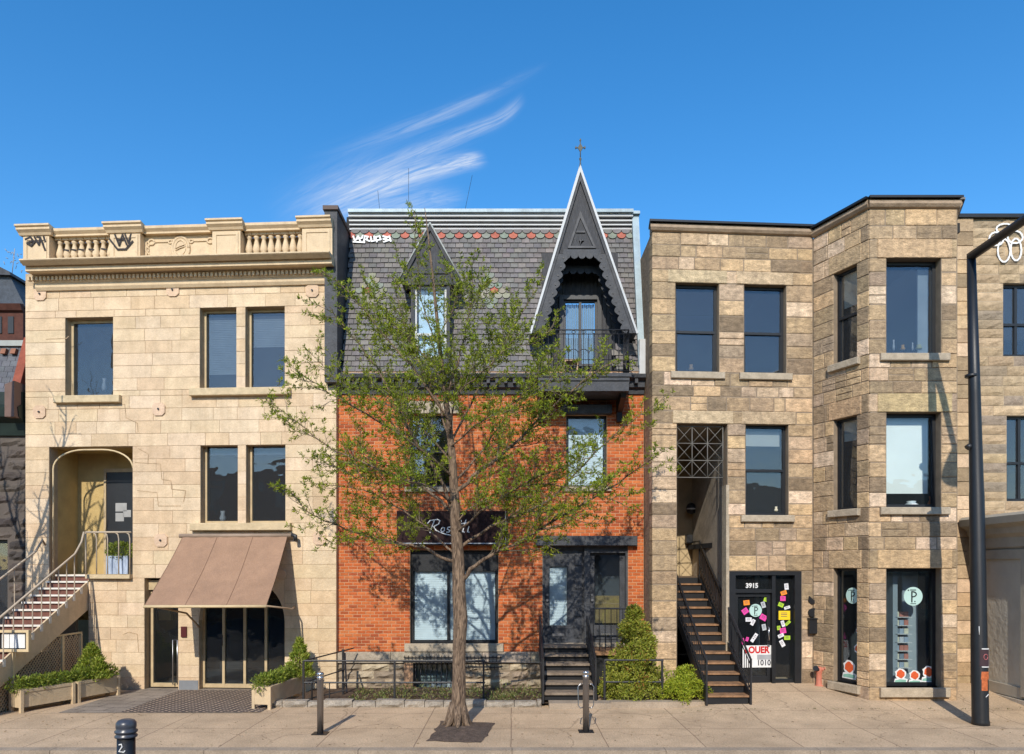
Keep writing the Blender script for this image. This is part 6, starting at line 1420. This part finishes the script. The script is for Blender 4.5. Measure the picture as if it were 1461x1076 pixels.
m = MB(); m.lathe((x, y), [(.14, -.14), (.14, -.05), (.108, 0), (.104, H - .235)], 24); m.build('post', M_BLACK, t)
m = MB(); m.lathe((x, y), [(.104, H - .235), (.128, H - .225), (.13, H - .205), (.112, H - .19), (.112, H - .175), (.13, H - .165), (.132, H - .145), (.11, H - .13), (.118, H - .10), (.116, H - .05), (.095, H - .02), (.05, H - .002), (.01, H)], 24); m.build('cap', mat('bollard_gloss', (.05, .055, .07), .35, 0, .2, 8, spec=.6), t)
m = MB(Frame(x, y)); G_ = lambda pts: [m.tube([Vector((x + .112 * math.sin(a / .105), y - .112 * math.cos(a / .105), zz)) for a, zz in pts], .009, 5)]
z5 = H - .32
G_([(-.03, z5 + .02), (.0, z5 + .03), (.01, z5), (-.03, z5 - .06), (.03, z5 - .07), (.04, z5 - .05)]); G_([(-.03, z5 - .11), (.02, z5 - .12), (.04, z5 - .10)]); G_([(-.02, z5 - .2), (.03, z5 - .15), (.04, z5 - .22)])
m.build('graffiti', M_GRAFW, t)
# lamp post
def lamp_post(x, y, label, zt, arm, hd, stickers=False):
    t = thing('street_lamp', label, 'street lamp', (x, y, 0), None)
    m = MB(); m.tube([(x, y, -.02), (x, y, .06), (x - .003, y, .1), (x - .07, y, 4.2), (x - .071, y, 4.23), (x - .11, y, 6.0), (x - .17, y, zt)], [.15, .147, .138, .122, .116, .098, .072], 20); m.build('pole', M_BLACK, t); x -= .17
    m = MB(); m.tube([(x, y, zt - .05), (x + arm[0] * .5, y + arm[1] * .5, zt + arm[2] * .5), (x + arm[0], y + arm[1], zt + arm[2])], [.085, .075, .06], 10); m.build('arm', M_BLACK, t)
    hx, hy, hz = x + arm[0], y + arm[1], zt + arm[2]
    m = MB(); m.lathe((hx, hy), [(.27, hz - .62), (.25, hz - .5), (.12, hz - .16), (.06, hz - .05), (.06, hz + .08)], 16); m.build('lamp_head', M_BLACK, t)
    m = MB(); m.lathe((x, y), [(.09, 6.3), (.105, 6.31), (.105, 6.35), (.09, 6.36)], 16); m.build('collar', M_BLACK, t)
    return t
xl_, yl_ = GP(1399, 1034, .0)
lp = lamp_post(xl_, yl_, 'black street lamp post with stickers standing on the sidewalk at the right', EYE + (HY - 362) * yl_ / F_PX, (.05, -3.0, -.05), True)
Pf = Frame(xl_, yl_)
def on_pole(a, z, r=.14): return Vector((xl_ + r * math.sin(a), yl_ - r * math.cos(a), z))
def sticker(a0, a1, z0, z1, mm, nm, shape=None):
    m = MB(); n = 8
    for j in range(2):
        for i in range(n + 1):
            a = a0 + (a1 - a0) * i / n
            for r in (.133, .141): m.v.append(on_pole(a, z0 if j == 0 else z1, r))
    for i in range(n): b = 2 * i; k = 2 * (n + 1); m.face([b + 1, b + 3, k + b + 3, k + b + 1]); m.face([b, b + 1, k + b + 1, k + b])
    return m.build(nm, mm, lp)
zt_ = lambda py: EYE + (HY - py) * yl_ / F_PX
sticker(-.75, .55, zt_(951), zt_(924), M_WHITE, 'sticker_border')
m = MB(); 
s1 = sticker(-.7, .5, zt_(949.5), zt_(925.5), mat('dark_sticker', (.05, .03, .035), .5), 'sticker'); s1.location = (0, -.004, 0)
s2 = sticker(-.75, .5, zt_(968), zt_(957), mat('rust_orange', (.45, .12, .04), .7, 0, .4, 20), 'sticker'); s3 = sticker(-.45, .3, zt_(984), zt_(968), MATS['rust_orange'], 'sticker')
m = MB(); m.tube([on_pole(.0 + .25 * math.cos(a * .7), zt_(936) + .05 * math.sin(a * .7), .146) for a in range(10)], .006, 4); m.build('emblem', mat('pinkish', (.5, .15, .15), .7), s1)
m = MB(); m.tube([on_pole(-.7, zt_(905), .146), on_pole(-.72, zt_(893), .146)], .008, 4); m.tube([on_pole(.0, zt_(993), .146), on_pole(.4, zt_(989), .146)], .008, 4); m.build('paint_spots', M_WHITE, lp)
m = MB(); q = AT(1379, 637, yl_ - .0); m.tube([(xl_ - .12, yl_, q.z), (xl_ - .2, yl_, q.z + .01), (xl_ - .24, yl_, q.z - .03)], [.03, .05, .06], 8); m.build('camera_bracket', M_IRON, lp)
lamp_post(6.62, 7.2, 'black street lamp on the near side of the road, only its shadow and reflection seen', 10.2, (.0, -2.6, 1.2), True) if False else None
l2 = None if True else lamp_post(6.45, 8.6, 'black street lamp on the near road edge just outside the picture, its shadow falling on the bay', 8.75, (.35, -1.9, .9), True)
# ================================================================ TREES
def tree(name, label, cat, trunk, limbs, depth, leafy, seed, dens=1.0, fat=1.0, barkm=None):
    random.seed(seed); t = thing(name, label, cat, tuple(trunk[0][0])); TB = MB(); LB = MB(); TW = MB()
    TB.tube([p for p, r in trunk], [r for p, r in trunk], 14)
    if leafy:
        for fp, fr_r in flare: TB.tube(fp, list(fr_r), 8)
    
    PALL = [(.20, .26, .016), (.27, .33, .02), (.12, .165, .014), (.37, .41, .03), (.23, .285, .018)]
    def leafrun(p, d, Ln):
        nL = max(1, round(Ln / .033 * dens + random.uniform(-.5, .5)))
        for i in range(nL):
            s = (i + random.random()) / nL; q = p + d * Ln * s; big = random.uniform(.7, 1.25)
            if random.random() < .25: continue
            for _ in range(random.choice((2, 3, 4, 4, 5))):
                a = Vector([random.gauss(0, 1) for _ in range(3)]); a = (a - d * a.dot(d)).normalized(); tt = (a * .9 + d * .65 + Vector((0, 0, .15))).normalized(); sd = tt.cross(Vector([random.gauss(0, 1) for _ in range(3)])).normalized(); S_ = random.uniform(.040, .078) * big; n = len(LB.v)
                LB.col = jitter(random.choice(PALL), .2, .06); LB.v += [q, q + tt * S_ * .5 + sd * S_ * .13, q + tt * S_, q + tt * S_ * .5 - sd * S_ * .13]; LB.face([n, n + 1, n + 2, n + 3])
    def grow(p, d, Ln, r, lev):
        n = max(3, int(Ln / .16)); pts = [p]; dd = d.copy(); seg = Ln / n
        for i in range(n):
            dd = (dd + Vector([random.gauss(0, .13) for _ in range(3)]) + Vector((0, 0, .05))).normalized(); pts.append(pts[-1] + dd * seg)
        TW.tube(pts, [r * fat * (1 - .75 * i / n) for i in range(n + 1)], 5 if lev < 2 else 3, False)
        for i in range(n):
            v = pts[i + 1] - pts[i]
            if leafy and lev >= 1 and (i > 0 or lev > 1) : leafrun(pts[i], v.normalized(), v.length)
            elif leafy and lev == 0 and i > n * .45: leafrun(pts[i], v.normalized(), v.length * .7)
        if lev < (2 if leafy else 3):
            nk = max(2, int(Ln / (.11 if lev == 0 else .12))) if leafy else max(2, int(Ln / .22))
            for k in range(nk):
                f = (k + .6) / nk; i = min(n - 1, int(f * n)); q = pts[i].lerp(pts[i + 1], f * n - i); v = (pts[i + 1] - pts[i]).normalized()
                a = Vector([random.gauss(0, 1) for _ in range(3)]); a = (a - v * a.dot(v)).normalized(); a.z *= .6; cd = (v * random.uniform(.7, 1.1) + a * random.uniform(.6, 1.1) + Vector((0, 0, .05))).normalized()
                grow(q, cd, Ln * random.uniform(.28, .5) * (1.15 - .6 * f), max(.0035, r * .5), lev + 1)
    for (pts, r0) in limbs:
        # smooth the drawn limb
        P_ = []
        for i in range(len(pts) - 1):
            p0, p1, p2, p3 = pts[max(0, i - 1)], pts[i], pts[i + 1], pts[min(len(pts) - 1, i + 2)]
            for k in range(4): s = k / 4; P_.append(.5 * ((2 * p1) + (p2 - p0) * s + (2 * p0 - 5 * p1 + 4 * p2 - p3) * s * s + (3 * p1 - p0 - 3 * p2 + p3) * s ** 3))
        P_.append(pts[-1]); n = len(P_) - 1
        P_ = [p + Vector([random.gauss(0, .012) for _ in range(3)]) if 0 < i else p for i, p in enumerate(P_)]
        r0 *= .78; TB.tube(P_, [max(.006, r0 * (1 - .85 * (i / n) ** .8)) for i in range(n + 1)], 8, False)
        tot_ = sum((P_[i + 1] - P_[i]).length for i in range(n)); acc = 0; nxt = tot_ * .18
        for i in range(n):
            v = P_[i + 1] - P_[i]; acc += v.length; f = acc / tot_
            if leafy and f > .5: leafrun(P_[i], v.normalized(), v.length)
            while acc > nxt:
                a = Vector([random.gauss(0, 1) for _ in range(3)]); vn = v.normalized(); a = (a - vn * a.dot(vn)).normalized(); cd = (vn * random.uniform(.6, 1.1) + a * random.uniform(.6, 1.0) + Vector((0, 0, .22))).normalized()
                grow(P_[i].lerp(P_[i + 1], random.random()), cd, depth * random.uniform(.35, 1.1) * (1.15 - .75 * f) * (.62 if leafy and P_[i].z > 7.6 else 1.08), max(.006, r0 * .33 * (1 - .6 * f)), 0); nxt += random.uniform(.085, .17) if leafy else random.uniform(.2, .4)
    tr = TB.build('trunk', barkm, t); TW.build('twigs', MATS['twig'], t)
    if leafy: LB.build('leaves', LEAF, t, True)
    return t, len(LB.f), len(TW.f)
# bark
bk, nt, p = nodes_mat('bark'); N = nt.nodes; tcn = N.new('ShaderNodeTexCoord'); mp = N.new('ShaderNodeMapping'); mp.inputs['Scale'].default_value = (16, 16, 3.2); lk(nt, tcn.outputs['Object'], mp.inputs[0])
n1 = N.new('ShaderNodeTexNoise'); n1.inputs['Scale'].default_value = 1.6; n1.inputs['Detail'].default_value = 7; n1.inputs['Distortion'].default_value = 1.2; lk(nt, mp.outputs[0], n1.inputs[0])
cr = N.new('ShaderNodeValToRGB'); cr.color_ramp.elements[0].position = .36; cr.color_ramp.elements[0].color = (.07, .045, .03, 1); cr.color_ramp.elements[1].position = .66; cr.color_ramp.elements[1].color = (.29, .20, .13, 1); lk(nt, n1.outputs[0], cr.inputs[0]); lk(nt, cr.outputs[0], p.inputs['Base Color']); p.inputs['Roughness'].default_value = .95
bp = N.new('ShaderNodeBump'); bp.inputs['Strength'].default_value = 1.0; bp.inputs['Distance'].default_value = .035; lk(nt, n1.outputs[0], bp.inputs['Height']); lk(nt, bp.outputs[0], p.inputs['Normal'])
mat('twig', (.17, .135, .095), .9, 0, .25, 3)
TD_ = 13.0
def PT(px, py, d=0.0): return AT(px, py, TD_ + d)
def LM(*a): return [PT(*q) for q in a]
gx, gy = GP(653, 1037)
trunk = [(Vector((gx + .0, gy, -.03)), .20), (Vector((gx, gy, .06)), .175), (PT(654, 1010), .165), (PT(655, 965), .15), (PT(655, 930), .145), (PT(657, 882), .16), (PT(655, 850), .15), (PT(654, 800), .135), (PT(650, 745), .125), (PT(648, 700), .105), (PT(645, 650), .085), (PT(640, 600, .05), .07), (PT(632, 540, .1), .055), (PT(625, 470, .1), .042), (PT(618, 400, .1), .03), (PT(612, 345, .1), .02), (PT(606, 297, .1), .008)]
limbs = [(LM((656, 838), (672, 812, -.1), (700, 793, -.25), (748, 769, -.5), (816, 728, -.8), (880, 690, -1.0), (940, 648, -1.2)), .075),
 (LM((654, 785), (700, 752, .2), (755, 728, .4), (800, 700, .6), (850, 645, .8), (900, 602, 1.0), (935, 578, 1.1)), .055),
 (LM((648, 705), (675, 680, -.05), (731, 636, -.2), (768, 600, -.3), (813, 560, -.45), (850, 530, -.5), (885, 512, -.6)), .07),
 (LM((648, 735), (625, 677, -.1), (590, 622, -.3), (556, 555, -.5), (515, 495, -.6), (470, 440, -.7)), .065),
 (LM((646, 730), (604, 697, .1), (543, 670, .3), (474, 639, .5), (425, 605, .6), (380, 568, .7)), .055),
 (LM((650, 802), (604, 780, -.2), (566, 776, -.35), (508, 759, -.6), (450, 736, -.8), (412, 700, -.9)), .055),
 (LM((640, 620), (620, 560, .3), (590, 500, .5), (570, 440, .6), (560, 395, .65)), .04),
 (LM((642, 600), (600, 540, -.3), (548, 475, -.5), (500, 420, -.6), (458, 385, -.7)), .045),
 (LM((644, 630), (680, 560, .2), (720, 490, .4), (755, 430, .5), (775, 395, .55)), .042),
 (LM((636, 570), (658, 500, -.2), (672, 430, -.3), (674, 375, -.35)), .035),
 (LM((640, 620), (655, 560, -.5), (700, 520, -.9), (745, 470, -1.2)), .035),
 (LM((645, 680), (600, 640, -.6), (540, 600, -1.1), (470, 560, -1.5), (425, 530, -1.7)), .045),
 (LM((650, 760), (700, 720, -.7), (770, 680, -1.2), (850, 650, -1.5)), .045),
 (LM((628, 500, .1), (605, 440, .0), (595, 380, .0), (590, 300, .0)), .022),
 (LM((647, 690), (690, 640, .7), (740, 570, 1.2), (800, 500, 1.5)), .04),
 (LM((650, 790), (590, 740, .5), (520, 700, .9), (445, 690, 1.1)), .04),
 (LM((646, 660), (600, 610, .8), (540, 570, 1.3), (480, 540, 1.5), (440, 500, 1.6)), .035),
 (LM((650, 745), (690, 715, -.4), (760, 690, -.9), (830, 700, -1.2), (890, 720, -1.3)), .035),
 (LM((648, 720), (600, 690, -.8), (530, 690, -1.3), (470, 660, -1.7)), .035),
 (LM((640, 640), (690, 600, -.5), (760, 560, -.9), (820, 520, -1.1)), .032),
 (LM((630, 540), (600, 500, .6), (550, 450, 1.0), (520, 400, 1.2)), .028),
 (LM((632, 560), (680, 520, .5), (730, 500, .8), (790, 470, 1.0)), .028),
 (LM((625, 480), (650, 430, .3), (640, 380, .4)), .02), (LM((622, 450), (590, 420, -.3), (572, 370, -.4)), .02)]
limbs = [(p_, r_ * .76) for p_, r_ in limbs if not (abs(p_[0].z - PT(622, 450).z) < .01)]
trunk = [(p_, r_ * .80) for p_, r_ in trunk]
flare = []
for k in range(7):
    a_ = k * .9 + .3; c_, s2 = math.cos(a_), math.sin(a_); flare.append(([Vector((gx + c_ * .07, gy + s2 * .07, .42)), Vector((gx + c_ * .13, gy + s2 * .13, .2)), Vector((gx + c_ * .2, gy + s2 * .2, .07)), Vector((gx + c_ * .29, gy + s2 * .29, .02))], (.08, .075, .05, .015)))
info = tree('street_tree', 'young street tree with fresh green leaf sprays in front of the brick house', 'tree', trunk, limbs, 1.15, True, 11, 1.0, barkm=bk)
print('TREE leaves', info[1], 'twig faces', info[2])
# roots flare
# bare tree outside the picture on the left whose shadow falls on the cream wall
def OT(x, y, z): return Vector((x, y, z))
bx, by = -12.2, 13.7
trunk2 = [(OT(bx, by, -.02), .24), (OT(bx, by, 1.5), .2), (OT(bx + .05, by, 3.2), .17), (OT(bx + .1, by, 5), .12), (OT(bx + .1, by, 7), .07), (OT(bx + .15, by, 9.6), .03)]
limbs2 = [([OT(bx, by, 3.6), OT(bx + .6, by, 5.0), OT(bx + 1.1, by, 6.4), OT(bx + 1.35, by, 7.8)], .09), ([OT(bx + .05, by, 3.6), OT(bx - .9, by, 4.9), OT(bx - 1.8, by, 6.3)], .08), ([OT(bx + .1, by, 5.0), OT(bx + .7, by, 6.6), OT(bx + 1.1, by, 8.1), OT(bx + 1.2, by, 9.4)], .06),
 ([OT(bx, by, 3.2), OT(bx + .7, by + .4, 5), OT(bx + 1.0, by + .8, 7)], .06), ([OT(bx, by, 3.0), OT(bx + .3, by - .8, 4.6), OT(bx + .7, by - 1.4, 6.6)], .06), ([OT(bx + .1, by, 5.5), OT(bx - .4, by, 7), OT(bx - .6, by, 8.6)], .05), ([OT(bx, by, 4.2), OT(bx + .8, by + .2, 5.6), OT(bx + 1.5, by + .3, 6.6)], .06)]
info = tree('bare_tree', 'bare leafless street tree just past the left edge, its shadow on the cream wall', 'tree', trunk2, [(p_, r_ * 1.25) for p_, r_ in limbs2], 1.25, False, 5, 1.0, 1.9, barkm=bk)
for k_, (qx, qh) in enumerate(((-24.0, 13.5), (-13.0, 12.5), (13.5, 13.0))):
    qy = -8.7; tr_ = [(OT(qx, qy, -.02), .3), (OT(qx, qy, 2.5), .25), (OT(qx + .1, qy, qh * .5), .17), (OT(qx, qy, qh), .03)]
    lb_ = [([OT(qx, qy, 2.8 + .9 * j), OT(qx + math.cos(j * 2.4) * 1.3, qy + math.sin(j * 2.4) * .9, 5.0 + .95 * j), OT(qx + math.cos(j * 2.4) * 2.6, qy + math.sin(j * 2.4) * 1.6, min(qh, 7.6 + .9 * j))], .12 - .01 * j) for j in range(7)]
    tree('bare_tree', ['tall bare tree across the street, left of the others', 'middle bare tree across the street by the grey stone row house', 'bare tree across the street on the right side'][k_], 'tree', tr_, lb_, 1.5, False, 21 + k_, barkm=bk)
# small ornaments on the window sills
def trinket(px, py, D, r, col, lab, h=None):
    p = AT(px, py, D); m = MB(); h = h or r * 2.2; m.lathe((p.x, p.y), [(r * .7, p.z), (r, p.z + h * .3), (r * .55, p.z + h * .7), (r * .7, p.z + h)], 10); tag(m.build('ornament', mat('trinket_%d_%d' % (px, py), col, .5), None), lab, 'ornament')
trinket(986, 529, 16.35, .06, (.5, .3, .14), 'small clay pot on the sill of the upper window nearest the brick house')
trinket(1288, 500, 15.25, .05, (.75, .38, .06), 'orange ornament in the top bay front window')
trinket(1311, 499, 15.25, .07, (.6, .58, .3), 'cream bird shaped ornament in the top bay front window', .1)
trinket(1275, 500, 15.25, .025, (.7, .7, .75), 'thin white candle in the top bay front window', .22)
trinket(1302, 500, 15.25, .02, (.7, .7, .75), 'small white candle between ornaments in the top bay window', .16)
trinket(1330, 722, 15.25, .09, (.65, .16, .06), 'orange and white striped ball in the middle bay front window', .2)
trinket(1300, 722, 15.25, .14, (.65, .66, .66), 'white folded cloth lying in the middle bay front window', .1)
trinket(1107, 730, 16.4, .05, (.6, .55, .4), 'small pale figure on the sill of the lower window beside the alcove')
trinket(318, 744, 17.3, .08, (.6, .62, .66), 'white ornament in the lower left window of the cream house', .25)
trinket(149, 558, 17.5, .06, (.4, .4, .42), 'dim lamp on the sill of the single upper window of the cream house', .3)
